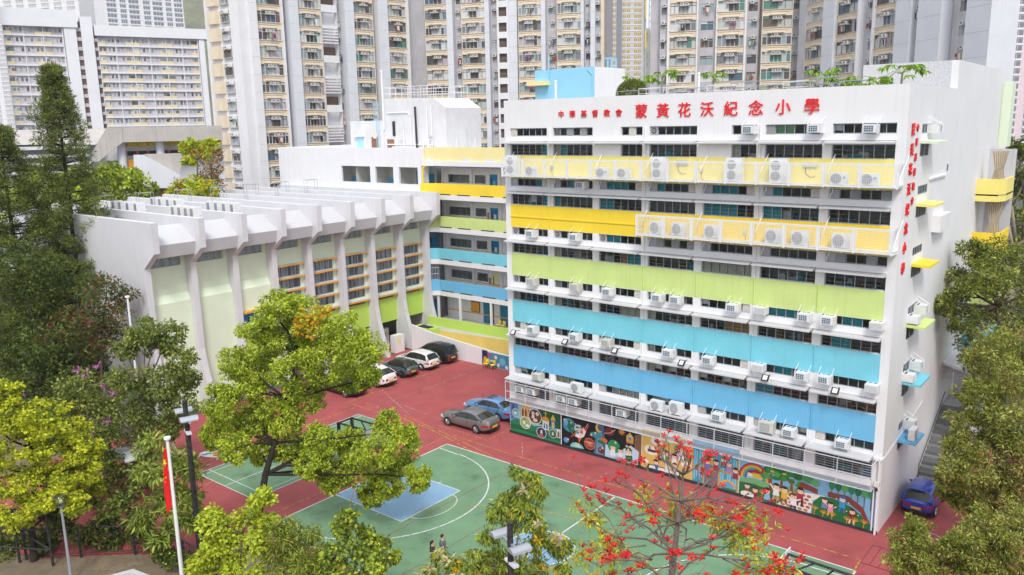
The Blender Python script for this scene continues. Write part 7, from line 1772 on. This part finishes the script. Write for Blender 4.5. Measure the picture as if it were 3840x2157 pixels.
    for s in (1, -1):
        fl = lambda v: Vector((v.x, v.y*s, v.z))
        for xa, xb, r_ in ((x1+.02, x2, .035), ((x2+x3)/2-.05, (x2+x3)/2, .03), (x4-.05, x3, .05)): pl.path([fl(side(xa, .02)), fl(side((xa+xb)/2, .5, .01)), fl(side(xb, .97, .0))], r_, 5, 0 if r_ != .03 else 1)
    pl.build('pillar', [roofcol or paint, 'car_trim'], cab, local=True)
    if sunroof: MB().box(X(x2+.75), X(x2+.15), -hw*.42, hw*.42, lerp_prof(roof, x2+.4)+.03, lerp_prof(roof, x2+.4)+.042).build('sunroof', 'car_glass', cab, local=True)
    wb = wb or L*.585; xf = fo; xr = fo+wb
    for s in (1, -1):
        for x in (xf, xr):
            w = MB(); ys = s*(hw-.10)
            ar = MB(); ar.tube((X(x), s*(hw-.25), rw), (X(x), s*(hw+.004), rw), rw*1.14, 22); ar.build('wheel_arch', 'car_trim', t, local=True)
            w.tube((X(x), s*(hw-.22), rw), (X(x), s*(hw+.012), rw), rw, 24); wh = w.build('wheel', 'tyre', t, local=True)
            rm = MB(); rm.tube((X(x), s*(hw+.0125), rw), (X(x), s*(hw+.018), rw), rw*.68, 20, 1)
            for k in range(7):
                a = k*6.283/7; rm.path([(X(x)+.05*math.cos(a), s*(hw+.026), rw+.05*math.sin(a)), (X(x)+rw*.64*math.cos(a), s*(hw+.022), rw+rw*.64*math.sin(a))], .026, 5, 0)
            rm.tube((X(x), s*(hw+.019), rw), (X(x), s*(hw+.032), rw), .06, 10, 0)
            for k in range(20):
                a, a2 = k*6.283/20, (k+1)*6.283/20; rm.tube((X(x)+rw*.66*math.cos(a), s*(hw+.02), rw+rw*.66*math.sin(a)), (X(x)+rw*.66*math.cos(a2), s*(hw+.02), rw+rw*.66*math.sin(a2)), .016, 4, 0)
            rm.build('rim', [rim, 'rim_dark'], wh, local=True)
        zt = lerp_prof(deck, L)-.16
        tl = MB()
        if tail == 'v': tl.box(X(L-.02), X(L+.02), s*hw*.60, s*hw*.72, zt-.35, zt+.05)
        elif tail == 'r': tl.tube((X(L-.08), s*hw*.60, zt-.22), (X(L+.03), s*hw*.60, zt-.22), .12, 14)
        else: tl.prism([(X(L-.50), s*hw*.975), (X(L-.10), s*hw*.80), (X(L+.015), s*hw*.60), (X(L+.015), s*hw*.36), (X(L-.06), s*hw*.36), (X(L-.25), s*hw*.80)], 'z', zt-.10, zt+.05)
        tl.build('tail_lamp', 'tail_red', t, local=True)
        hl = MB(); zh = lerp_prof(deck, .25)-.14; hl.prism([(X(.55), s*hw*.985), (X(.14), s*hw*.86), (X(-.01), s*hw*.60), (X(.12), s*hw*.5), (X(.4), s*hw*.8)], 'z', zh-.06, zh+.05); hl.build('headlamp', 'lamp_clear', t, local=True)
        mr_ = MB(); v = side(x1+.42, .1); mr_.ball((v.x, s*(v.y+.10), v.z+.06), .10, .10, .07, 10, 6); mr_.build('mirror', paint, t, local=True)
        for xx in (x2+.75, x2+1.65):
            if xx < x3+.2: MB().box(X(xx+.08), X(xx-.10), s*(hw*.985), s*(hw*1.008), lerp_prof(belt, xx)-.15, lerp_prof(belt, xx)-.12).build('door_handle', 'chrome', t, local=True)
        se = MB()
        for xx in (x1+.25, (x2+x3)/2+.05, x4-.5): se.box(X(xx)-.006, X(xx)+.006, s*(hw*.99), s*(hw*1.004), low+.2, lerp_prof(belt, xx)-.06)
        se.build('door_seam', 'car_trim', t, local=True)
    zp = lerp_prof(deck, L)-.30
    MB().box(X(L+.005), X(L+.035), -.26, .26, zp-.06, zp+.06).build('number_plate', plate, t, local=True)
    MB().box(X(-.03), X(-.005), -.26, .26, .42, .53).build('number_plate', 'paper', t, local=True)
    MB().box(X(L-.1), X(L+.01), -hw*.66, hw*.66, low+.12, low+.26).build('bumper_trim', 'car_trim', t, local=True)
    MB().box(X(-.012), X(.1), -hw*.5, hw*.5, .5, .64).build('grille', 'car_trim', t, local=True)
    return t
SED = dict(deck=[(0, .62), (.12, .72), (.5, .80), (1.35, .93), (1.9, .96), (3.95, 1.03), (4.35, 1.06), (4.75, 1.03), (4.86, .86)], roof=[(1.28, .93), (2.15, 1.37), (2.65, 1.44), (3.2, 1.42), (3.65, 1.33), (4.32, 1.05)], belt=[(0, .55), (.5, .74), (1.4, .88), (4.2, .97), (4.86, .80)])
car('sedan_car', 'silver-grey sedan parked in front of the blue car', (-3.18, -.90, 0), math.pi, 'paint_silver', 4.86, 1.84, wb=2.83, fo=.95, **SED)
SE2 = dict(deck=[(0, .64), (.12, .74), (.5, .82), (1.3, .95), (1.9, .98), (3.9, 1.06), (4.3, 1.09), (4.72, 1.08), (4.82, .88)], roof=[(1.25, .95), (2.05, 1.40), (2.6, 1.47), (3.2, 1.45), (3.62, 1.37), (4.22, 1.08)], belt=[(0, .56), (.5, .76), (1.4, .90), (4.2, 1.0), (4.82, .82)])
car('sedan_car', 'light blue sedan half hidden by the school corner', (-3.45, 1.98, 0), math.pi, 'paint_ltblue', 4.82, 1.82, wb=2.78, fo=.95, sunroof=True, **SE2)
VAN = dict(deck=[(0, .70), (.12, .82), (.5, .92), (.95, 1.04), (1.5, 1.08), (4.55, 1.10), (4.66, .95)], roof=[(.8, 1.04), (1.75, 1.66), (2.4, 1.80), (3.6, 1.80), (4.30, 1.72), (4.60, 1.10)], belt=[(0, .6), (.5, .84), (1.2, 1.0), (4.5, 1.04), (4.66, .9)])
car('people_carrier', 'black boxy people carrier parked by the white ramp wall', (-17.75, 10.45, 0), math.pi, 'paint_black', 4.68, 1.78, wb=2.85, fo=.9, tail='v', **VAN)
MPV = dict(deck=[(0, .66), (.12, .76), (.5, .86), (1.0, .98), (1.6, 1.02), (4.46, 1.06), (4.58, .90)], roof=[(.95, .98), (2.0, 1.52), (2.6, 1.62), (3.5, 1.60), (4.12, 1.50), (4.50, 1.06)], belt=[(0, .58), (.5, .80), (1.3, .95), (4.4, 1.02), (4.58, .86)])
car('people_carrier', 'white people carrier parked between the black and slate cars', (-17.72, 7.95, 0), math.pi, 'paint_white', 4.59, 1.76, wb=2.75, fo=.92, **MPV)
HAT = dict(deck=[(0, .66), (.1, .78), (.4, .90), (.95, .96), (1.5, .97), (3.72, 1.02), (3.84, .86)], roof=[(.95, .95), (1.5, 1.33), (1.9, 1.41), (2.8, 1.41), (3.32, 1.36), (3.74, 1.0)], belt=[(0, .58), (.4, .8), (1.2, .92), (3.6, .98), (3.84, .8)])
car('hatchback_car', 'slate-grey small hatchback with black roof beside the white cars', (-17.40, 5.25, 0), math.pi, 'paint_slate', 3.86, 1.73, wb=2.5, fo=.70, rim='rim_dark', roofcol='paint_black', tail='r', sunroof=True, **HAT)
SUV = dict(deck=[(0, .66), (.12, .80), (.5, .92), (1.1, 1.04), (1.6, 1.07), (4.45, 1.14), (4.66, 1.10), (4.75, .9)], roof=[(1.1, 1.03), (2.0, 1.54), (2.5, 1.62), (3.1, 1.60), (3.8, 1.44), (4.5, 1.14)], belt=[(0, .6), (.5, .82), (1.4, .98), (4.4, 1.06), (4.75, .86)])
car('crossover_car', 'white crossover with black wheels half under the camphor tree', (-17.45, 2.15, 0), math.pi, 'paint_white', 4.75, 1.92, wb=2.89, fo=.9, rim='rim_dark', rw=.36, **SUV)
car('crossover_car', 'dark car mostly hidden behind the camphor crown', (-17.55, -1.2, 0), math.pi, 'paint_black', 4.75, 1.9, wb=2.89, fo=.9, rw=.35, **SUV)
car('hatchback_car', 'bright blue hatchback parked beside the side wall steps', (26.78, 5.3, 0), math.pi/2, 'paint_blue', 4.1, 1.74, wb=2.5, fo=.8, deck=[(0, .66), (.1, .78), (.4, .9), (.95, .98), (1.5, 1.0), (3.95, 1.06), (4.08, .9)], roof=[(.9, .98), (1.65, 1.42), (2.1, 1.52), (3.0, 1.52), (3.6, 1.45), (4.0, 1.06)], belt=[(0, .58), (.4, .8), (1.2, .95), (3.8, 1.0), (4.08, .82)])

# ------------------------------------------------------------------ poles, flags, hoops, fences
pm('pole_white', (.80, .81, .82), rough=.35, var=.05, scale=6); pm('flag_red', (.72, .012, .012), rough=.7, var=.06, scale=3); pm('flag_yellow', (.85, .65, .02), rough=.7); pm('globe', (.62, .63, .62), rough=.12, spec=.6)
glass_mat('globe_glass', (.72, .74, .74), .05)
pm('hoop_red', (.65, .08, .03), rough=.5); pm('rusty_black', (.045, .042, .045), rough=.55, var=.9, scale=7)
def flagpole(label, x, y, h, r=.085, flag=None):
    t = thing('flagpole', label, 'flagpole', (x, y, 0))
    MB().tube((x, y, 0), (x, y, h), r*1.25, 12, 0, r*.8).build('pole', 'pole_white', t)
    MB().tube((x, y, h), (x, y, h+.10), r*1.9, 12).build('cap', 'pole_white', t)
    q = MB(); d = Vector((-.81, .56, 0)); pts = [(x+d.x*(r+.03), y+d.y*(r+.03), 1.4), (x+d.x*(r+.10), y+d.y*(r+.1), h*.42), (x+d.x*(r+.03), y+d.y*(r+.03), h-.1)]
    q.path(pts, .008, 4); q.build('halyard', 'panel_grey', t)
    MB().box(x-.45, x+.45, y-.45, y+.45, 0, .12).build('base', 'concrete', t)
    return t
flagpole('nearest white flagpole carrying the red flag', .07, -25.93, 7.9)
flagpole('tall white flagpole rising in front of the hall end', -17.6, -18.7, 11.4, .08)
flagpole('shorter white flagpole seen through the leaves, a red flag at its top', -16.4, -17.2, 9.2, .08)
def hanging_flag(label, x, y, ztop, ln, w, stars=True, group=None):
    t = thing('flag', label, 'flag', (x, y, ztop), 0, group)
    n = 7; mI = 12; q = MB(); d = Vector((-.81, -.28, 0)).normalized(); pn = Vector((-d.y, d.x, 0)); vs = []
    for j in range(mI+1):
        for i in range(n+1):
            u = i/n; v = j/mI
            fold = math.sin(u*9+v*1.5)*.07*(1-.3*v)
            wid = w*(.35+.65*min(1, v*1.6))
            vs.append(tuple(Vector((x, y, ztop-v*ln*(1-.16*(1-u))-u*.10)) + d*(.1+u*wid) + pn*fold))
    fs = [(j*(n+1)+i, j*(n+1)+i+1, (j+1)*(n+1)+i+1, (j+1)*(n+1)+i) for j in range(mI) for i in range(n)]
    q.add(vs, fs); q.build('cloth', 'flag_red', t, smooth=True)
    if stars:
        for (u, v, r_) in ((.48, .21, .23), (.40, .43, .07), (.75, .45, .07), (.55, .50, .06), (.82, .38, .06)):
            c = Vector((x, y, ztop-v*ln)) + d*(.1+u*w*(.35+.65*min(1, v*1.6)))
            pts = []
            for k in range(10):
                a = math.pi/2+k*math.pi/5+.5; rr = r_ if k % 2 == 0 else r_*.42; pts.append(c+d*(rr*math.cos(a)*.62)+Vector((0, 0, rr*math.sin(a))))
            for o in (.09, -.09): MB().poly([tuple(p_+pn*o) for p_ in pts]).build('star', 'flag_yellow', t)
hanging_flag('red flag with yellow stars hanging limp on the near pole', .07, -25.93, 7.45, 3.5, .46)
hanging_flag('red flag almost hidden by leaves on the shorter far pole', -16.4, -17.2, 9.1, 1.6, .4, False)
def floodpole(label, x, y, h, rz, mt='black_steel'):
    t = thing('floodlight_pole', label, 'floodlight', (x, y, 0), rz, 'court floodlight poles')
    MB().tube((0, 0, 0), (0, 0, h), .15, 12, 0, .12).build('pole', 'rusty_black', t, local=True)
    MB().box(-1.0, 1.0, -.05, .05, h-.95, h-.83).build('cross_arm', 'steel_grey', t, local=True)
    MB().box(-.3, .45, -.12, .12, h-1.7, h-1.6).build('lower_bracket', 'concrete_pale', t, local=True)
    for sx in (-.78, .72):
        q = MB(); n = 10; prof = []
        for k in range(n+1):
            a = math.pi*k/n; prof.append((.22*math.cos(a)*1.15, .16*math.sin(a)))
        q.prism([(sx+a_, h-.80+b_) for a_, b_ in prof], 'y', -.42, .42); o = smooth_auto(q.build('lamp_head', 'steel_grey', t, local=True), 40)
        MB().box(sx-.24, sx+.24, -.40, .40, h-.84, h-.802).build('lamp_glass', 'globe', o, local=True)
floodpole('black floodlight pole with two lamp heads beside the red flag', -1.2, -24.2, 9.1, R(-20))
floodpole('dark floodlight pole with two lamp heads at the bottom centre', 17.5, -21.6, 7.2, R(-22))
t = thing('globe_lamp', 'grey garden lamp post with a clear globe at the lower left', 'street lamp', (-5.2, -29.0, 0))
MB().tube((-5.2, -29, 0), (-5.2, -29, 4.15), .075, 10, 0, .06).build('post', 'steel_grey', t)
MB().ball((-5.2, -29, 4.45), .34, nu=18, nv=12).build('globe', 'globe_glass', t, smooth=True)
MB().ball((-5.2, -29, 4.38), .12, nu=10, nv=8).build('bulb', 'paper', t, smooth=True)
MB().tube((-5.2, -29, 4.1), (-5.2, -29, 4.2), .16, 12).build('collar', 'steel_grey', t)
def hoop(label, bx, by, sx, posts):
    """backboard plane at bx, ring on the sx side; black truss behind"""
    t = thing('basketball_hoop', label, 'basketball hoop', (bx, by, 0), 0, 'basketball hoops of the playground')
    b = MB(); b.box(bx-.02, bx+.02, by-.9, by+.9, 2.9, 3.95); b.build('backboard', 'paper', t)
    f = MB()
    for y0, y1, z0, z1 in ((-.9, .9, 2.9, 2.96), (-.9, .9, 3.89, 3.95), (-.9, -.84, 2.9, 3.95), (.84, .9, 2.9, 3.95), (-.3, .3, 3.02, 3.06), (-.3, .3, 3.43, 3.47), (-.3, -.26, 3.02, 3.47), (.26, .3, 3.02, 3.47)):
        f.box(bx+sx*.021, bx+sx*.026, by+y0, by+y1, z0, z1)
    f.build('marking', 'car_trim', t)
    r_ = MB(); c = (bx+sx*.38, by, 3.05); k = 20
    for i in range(k):
        a, a2 = i*6.283/k, (i+1)*6.283/k; r_.tube((c[0]+.23*math.cos(a), c[1]+.23*math.sin(a), c[2]), (c[0]+.23*math.cos(a2), c[1]+.23*math.sin(a2), c[2]), .012, 5)
    r_.tube((bx+sx*.02, by, 3.05), (bx+sx*.15, by, 3.05), .04, 6); r_.build('ring', 'hoop_red', t)
    nt_ = MB()
    for i in range(10):
        a = i*.6283; nt_.path([(c[0]+.23*math.cos(a), c[1]+.23*math.sin(a), 3.05), (c[0]+.13*math.cos(a+.3), c[1]+.13*math.sin(a+.3), 2.65)], .006, 4)
    nt_.build('net', 'paper', t)
    p_ = MB(); px_ = bx-sx*2.9
    for y in (-.55, .55):
        p_.box(px_-.08, px_+.08, by+y-.08, by+y+.08, 0, 3.75)
        p_.tube((px_, by+y, 3.7), (bx-sx*.05, by+y*.9, 3.80), .06, 8); p_.tube((px_, by+y, 2.3), (bx-sx*.05, by+y*.9, 3.0), .055, 8)
        p_.tube((px_+sx*.9, by+y, 3.72), (px_+sx*1.7, by+y*.95, 2.75), .04, 6); p_.tube((px_+sx*1.7, by+y, 3.74), (px_+sx*2.7, by+y*.95, 2.98), .04, 6)
    p_.tube((px_, by-.55, 3.7), (px_, by+.55, 3.7), .06, 8); p_.tube((px_, by-.55, 2.3), (px_, by+.55, 2.3), .05, 8); p_.tube((bx-sx*.1, by-.55, 3.8), (bx-sx*.1, by+.55, 3.8), .05, 8); p_.tube((bx-sx*.1, by-.55, 3.0), (bx-sx*.1, by+.55, 3.0), .05, 8)
    p_.tube((px_+sx*1.5, by-.55, 3.73), (px_+sx*.1, by+.55, 3.7), .035, 6)
    p_.build('truss', 'rusty_black', t)
hoop('black-framed basketball hoop at the lower right end of the court', 24.75, -12.06, -1, None)
hoop('basketball hoop at the left court end behind the camphor tree', -1.05, -12.06, 1, None)
# black fence along the planting strip
fs_ = thing('fence', 'black metal rail fence along the planting strip', 'fence', (-2, -24.9, 0))
FPT = [(-9.4, -29.5), (-7.3, -27.6), (-5.2, -25.7), (-3.2, -24.9), (-1.6, -24.9), (.0, -24.9), (1.6, -24.9), (3.2, -24.9)]
for x, y in FPT: MB().box(x-.055, x+.055, y-.055, y+.055, 0, 1.72).build('post', 'rusty_black', fs_)
for (xa, ya), (xb, yb) in zip(FPT, FPT[1:]):
    for z in (1.68, .25): MB().tube((xa, ya, z), (xb, yb, z), .04, 6).build('rail', 'rusty_black', fs_)
    q = MB()
    for k in range(1, 9): q.tube((xa+(xb-xa)*k/9, ya+(yb-ya)*k/9, .28), (xa+(xb-xa)*k/9, ya+(yb-ya)*k/9, 1.66), .009, 4)
    q.build('infill_bars', 'rusty_black', fs_)
fs_ = thing('gate_frame', 'tall weathered black braced frame at the lower left corner', 'gate', (-9, -29.3, 0))
q0, q1 = (-11.5, -31.0), (-7.6, -28.9)
def onl(u, z): return (q0[0]+(q1[0]-q0[0])*u, q0[1]+(q1[1]-q0[1])*u, z)
for u in (0, .55, 1): MB().tube(onl(u, 0), onl(u, 3.1), .07, 8).build('post', 'rusty_black', fs_)
for z in (3.1, 2.0, .9): MB().tube(onl(0, z-.1), onl(1, z), .06, 8).build('rail', 'rusty_black', fs_)
for u0, z0, u1, z1 in ((0, .9, .55, 3.0), (.55, 2.0, 1, .9)): MB().tube(onl(u0, z0), onl(u1, z1), .045, 8).build('brace', 'rusty_black', fs_)
t = thing('planter_kerb', 'pale concrete hexagonal kerb on the bare soil at the bottom edge', 'kerb', (-2.2, -27.6, 0))
hexp = [(-2.2+2.0*math.cos(R(60*k+10)), -28.2+2.0*math.sin(R(60*k+10))) for k in range(6)]
for k in range(6):
    (xa, ya), (xb, yb) = hexp[k], hexp[(k+1) % 6]; cx_, cy_ = -2.2, -28.2; s_ = .82
    MB().prism([(xa, ya), (xb, yb), (cx_+(xb-cx_)*s_, cy_+(yb-cy_)*s_), (cx_+(xa-cx_)*s_, cy_+(ya-cy_)*s_)], 'z', 0, .22+.001*k).build('kerb_stone', 'concrete', t)
# striped paving beside the sapling
pm('pave_a', (.42, .30, .24), rough=.9, var=.15, scale=3); pm('pave_b', (.40, .39, .38), rough=.9, var=.15, scale=3)
pv = struct(MB().quad((-2.6, -24.3, .002), (4.6, -24.3, .002), (4.6, -21.25, .002), (-2.6, -21.25, .002)).build('paved_path', 'pave_b'))
PT = [MB().box(-.29, .29, -.14, .14, 0, .02).mesh('paving_slab', m_) for m_ in ('pave_a', 'pave_b', 'paving')]
for i in range(12):
    for j in range(10): link('paving_slab', PT[(i*2+j+(i//2)) % 3 if (i+j) % 4 else 0], pv, loc=(-2.25+i*.6, -24.1+j*.29, .003))
# signboard, painted playground figure
gp_ = Paint(Matrix.Translation((-13.9, -15.2, .012)) @ Matrix.Rotation(R(35), 4, 'Z') @ Matrix.Rotation(R(-90), 4, 'X'))
gp_.ell(0, 0, 1.5, .7, (236, 236, 230), 24)
for k in range(14): gp_.ell(1.2*math.cos(k*.45)*(.4+.6*(k % 3)/2), .5*math.sin(k*.45)*(.4+.6*(k % 3)/2), .24, .13, ((60, 150, 200), (230, 190, 60), (220, 90, 70), (70, 160, 110))[k % 4], 10)
o_ = gp_.build('ground_painting', 'colourful oval painting on the red ground behind the camphor trunk'); o_['category'] = 'ground painting'; del o_['group']
# low shed roofs glimpsed under the left trees
t = thing('garden_shelter', 'low pale shelter roof glimpsed under the left trees', 'shelter', (-14, -21.5, 0))
MB().prism([(-15.2, 2.2), (-12.4, 2.2), (-12.4, 2.3), (-13.8, 2.7), (-15.2, 2.3)], 'y', -22.4, -20.6).build('roof', 'concrete_pale', t)
for x in (-15, -12.6):
    for y in (-22.2, -20.8): MB().tube((x, y, 0), (x, y, 2.25), .05, 8).build('post', 'steel_grey', t)
# ------------------------------------------------------------------ people on the court
pm('skin', (.52, .32, .22), rough=.6, var=.05, objc=True); pm('hair_black', (.012, .010, .010), rough=.5); pm('tee_grey', (.13, .14, .17), rough=.9); pm('tee_dark', (.04, .042, .05), rough=.9); pm('trousers', (.018, .018, .022), rough=.9); pm('shoe', (.05, .05, .05), rough=.7)
def person(label, loc, rz, h, top, female, phase):
    t = thing('person', label, 'person', loc, rz, 'people walking on the court')
    s = h/1.75; V = {}; Ed = []
    def v(n, x, y, z, r): V[n] = (Vector((x*s, y*s, z*s)), r*s*(1.18 if r > .04 else 1.0))
    def e(*ns): Ed.extend(zip(ns, ns[1:]))
    st = .20*phase
    v('pel', 0, 0, .96, .125); v('waist', .0, 0, 1.08, .115); v('chest', 0, 0, 1.30, .135); v('neckb', 0, 0, 1.45, .075); v('neck', .015, 0, 1.52, .052); v('head', .03, 0, 1.62, .088); v('crown', .02, 0, 1.70, .075)
    e('pel', 'waist', 'chest', 'neckb', 'neck', 'head', 'crown')
    for sd, ph in (('L', 1), ('R', -1)):
        y = .10*ph; f = st*ph
        v('hip'+sd, 0, y, .90, .10); v('knee'+sd, f*.6+.04, y*1.05, .50, .062); v('ank'+sd, f*1.1-.03, y*1.05, .09, .042); v('toe'+sd, f*1.1+.13, y*1.1, .04, .034)
        e('pel', 'hip'+sd, 'knee'+sd, 'ank'+sd, 'toe'+sd)
        bend = .22 if ph > 0 else .05
        v('sh'+sd, 0, .185*ph, 1.40, .062); v('el'+sd, -f*.5-.03, .24*ph, 1.13, .042); v('wr'+sd, -f*.5+bend, .20*ph, .92+bend*.4, .030); v('palm'+sd, -f*.5+bend+.05, .195*ph, .86+bend*.4, .030)
        e('neckb', 'sh'+sd, 'el'+sd, 'wr'+sd, 'palm'+sd)
        bx, by, bz = -f*.5+bend+.05, .195*ph, .86+bend*.4
        for k, (dx, ln) in enumerate(((-.024, .075), (-.008, .085), (.008, .08), (.024, .065))):
            v(f'f{k}a{sd}', bx+dx*1.3+.02, by, bz-.035, .0095); v(f'f{k}b{sd}', bx+dx*1.4+.03, by-.01*ph, bz-.035-ln, .008); e('palm'+sd, f'f{k}a{sd}', f'f{k}b{sd}')
        v('th'+sd, bx+.045, by-.02*ph, bz-.02, .0095); v('thb'+sd, bx+.06, by-.03*ph, bz-.06, .008); e('palm'+sd, 'th'+sd, 'thb'+sd)
    names = list(V); me = bpy.data.meshes.new('body'); me.from_pydata([V[n][0] for n in names], [(names.index(a), names.index(b)) for a, b in Ed], [])
    o = bpy.data.objects.new('body', me); COL.objects.link(o)
    md = o.modifiers.new('skin', 'SKIN'); md.use_smooth_shade = True
    for i, n in enumerate(names):
        sv = me.skin_vertices[0].data[i]; rr = V[n][1]; wide = {'chest': 1.35, 'pel': 1.25, 'waist': 1.2}.get(n, 1.0); sv.radius = (rr*wide, rr) ; sv.use_root = (n == 'pel')
    o.modifiers.new('sub', 'SUBSURF').levels = 2
    bpy.context.view_layer.update()
    m2 = bpy.data.meshes.new_from_object(o.evaluated_get(bpy.context.evaluated_depsgraph_get())); bpy.data.objects.remove(o)
    m2.materials.clear()
    for mm in ('skin', top, 'trousers', 'shoe'): m2.materials.append(MATS[mm])
    for p_ in m2.polygons:
        c = p_.center/s
        arm = abs(c.y) > .175 and c.z < 1.36
        if c.z > 1.47: k = 0
        elif arm and c.z < 1.20: k = 0
        elif c.z > .97: k = 1
        elif arm and abs(c.y) > .165 and c.z > .6: k = 0
        elif c.z < .085: k = 3
        else: k = 2
        p_.material_index = k; p_.use_smooth = True
    b = link('body', m2, t, True)
    hq = MB(); hq.ball((.0*s, 0, 1.655*s), .105*s, .098*s, .105*s, 14, 10)
    if female: hq.ball((-.11*s, 0, 1.56*s), .045*s, .04*s, .13*s, 10, 8)
    smooth_auto(hq.build('hair', 'hair_black', t, local=True), 60)
    fq = MB(); fq.ball((.06*s, 0, 1.625*s), .075*s, .072*s, .09*s, 12, 8); fc = smooth_auto(fq.build('face', 'skin', t, local=True), 60)
    q = MB(); q.ball((.138*s, 0, 1.615*s), .018*s, .014*s, .02*s, 8, 6)
    q.build('nose', 'skin', fc, local=True)
    for y in (-.028, .028): MB().ball((.128*s, y*s, 1.64*s), .009*s, .011*s, .007*s, 8, 6).build('eye', 'hair_black', fc, local=True)
    MB().ball((.13*s, 0, 1.575*s), .007*s, .022*s, .006*s, 8, 6).build('mouth', 'red_leaf', fc, local=True)
    for y in (-.095, .095): MB().ball((.01*s, y*s, 1.62*s), .018*s, .01*s, .03*s, 8, 6).build('ear', 'skin', t, local=True)
person('person with short hair in a grey shirt and black trousers, walking', (8.85, -16.55, .01), R(30), 1.74, 'tee_grey', False, 1)
person('person with long tied hair in dark clothing, nearer the camera', (8.72, -17.15, .01), R(36), 1.62, 'tee_dark', True, -1)

# ------------------------------------------------------------------ thin haze of a humid, overcast day
hz = MB(); hz.box(-1500, 1500, -1500, 1500, -1.0, 345)
mt, t_, out_ = _newmat('haze_air'); pv_ = N(t_, 'ShaderNodeVolumePrincipled'); pv_.inputs['Color'].default_value = (.93, .95, 1.0, 1); pv_.inputs['Density'].default_value = 0.00021; pv_.inputs['Anisotropy'].default_value = .2
t_.links.new(pv_.outputs[0], out_.inputs['Volume'])
stuff(hz.build('haze', 'haze_air'))
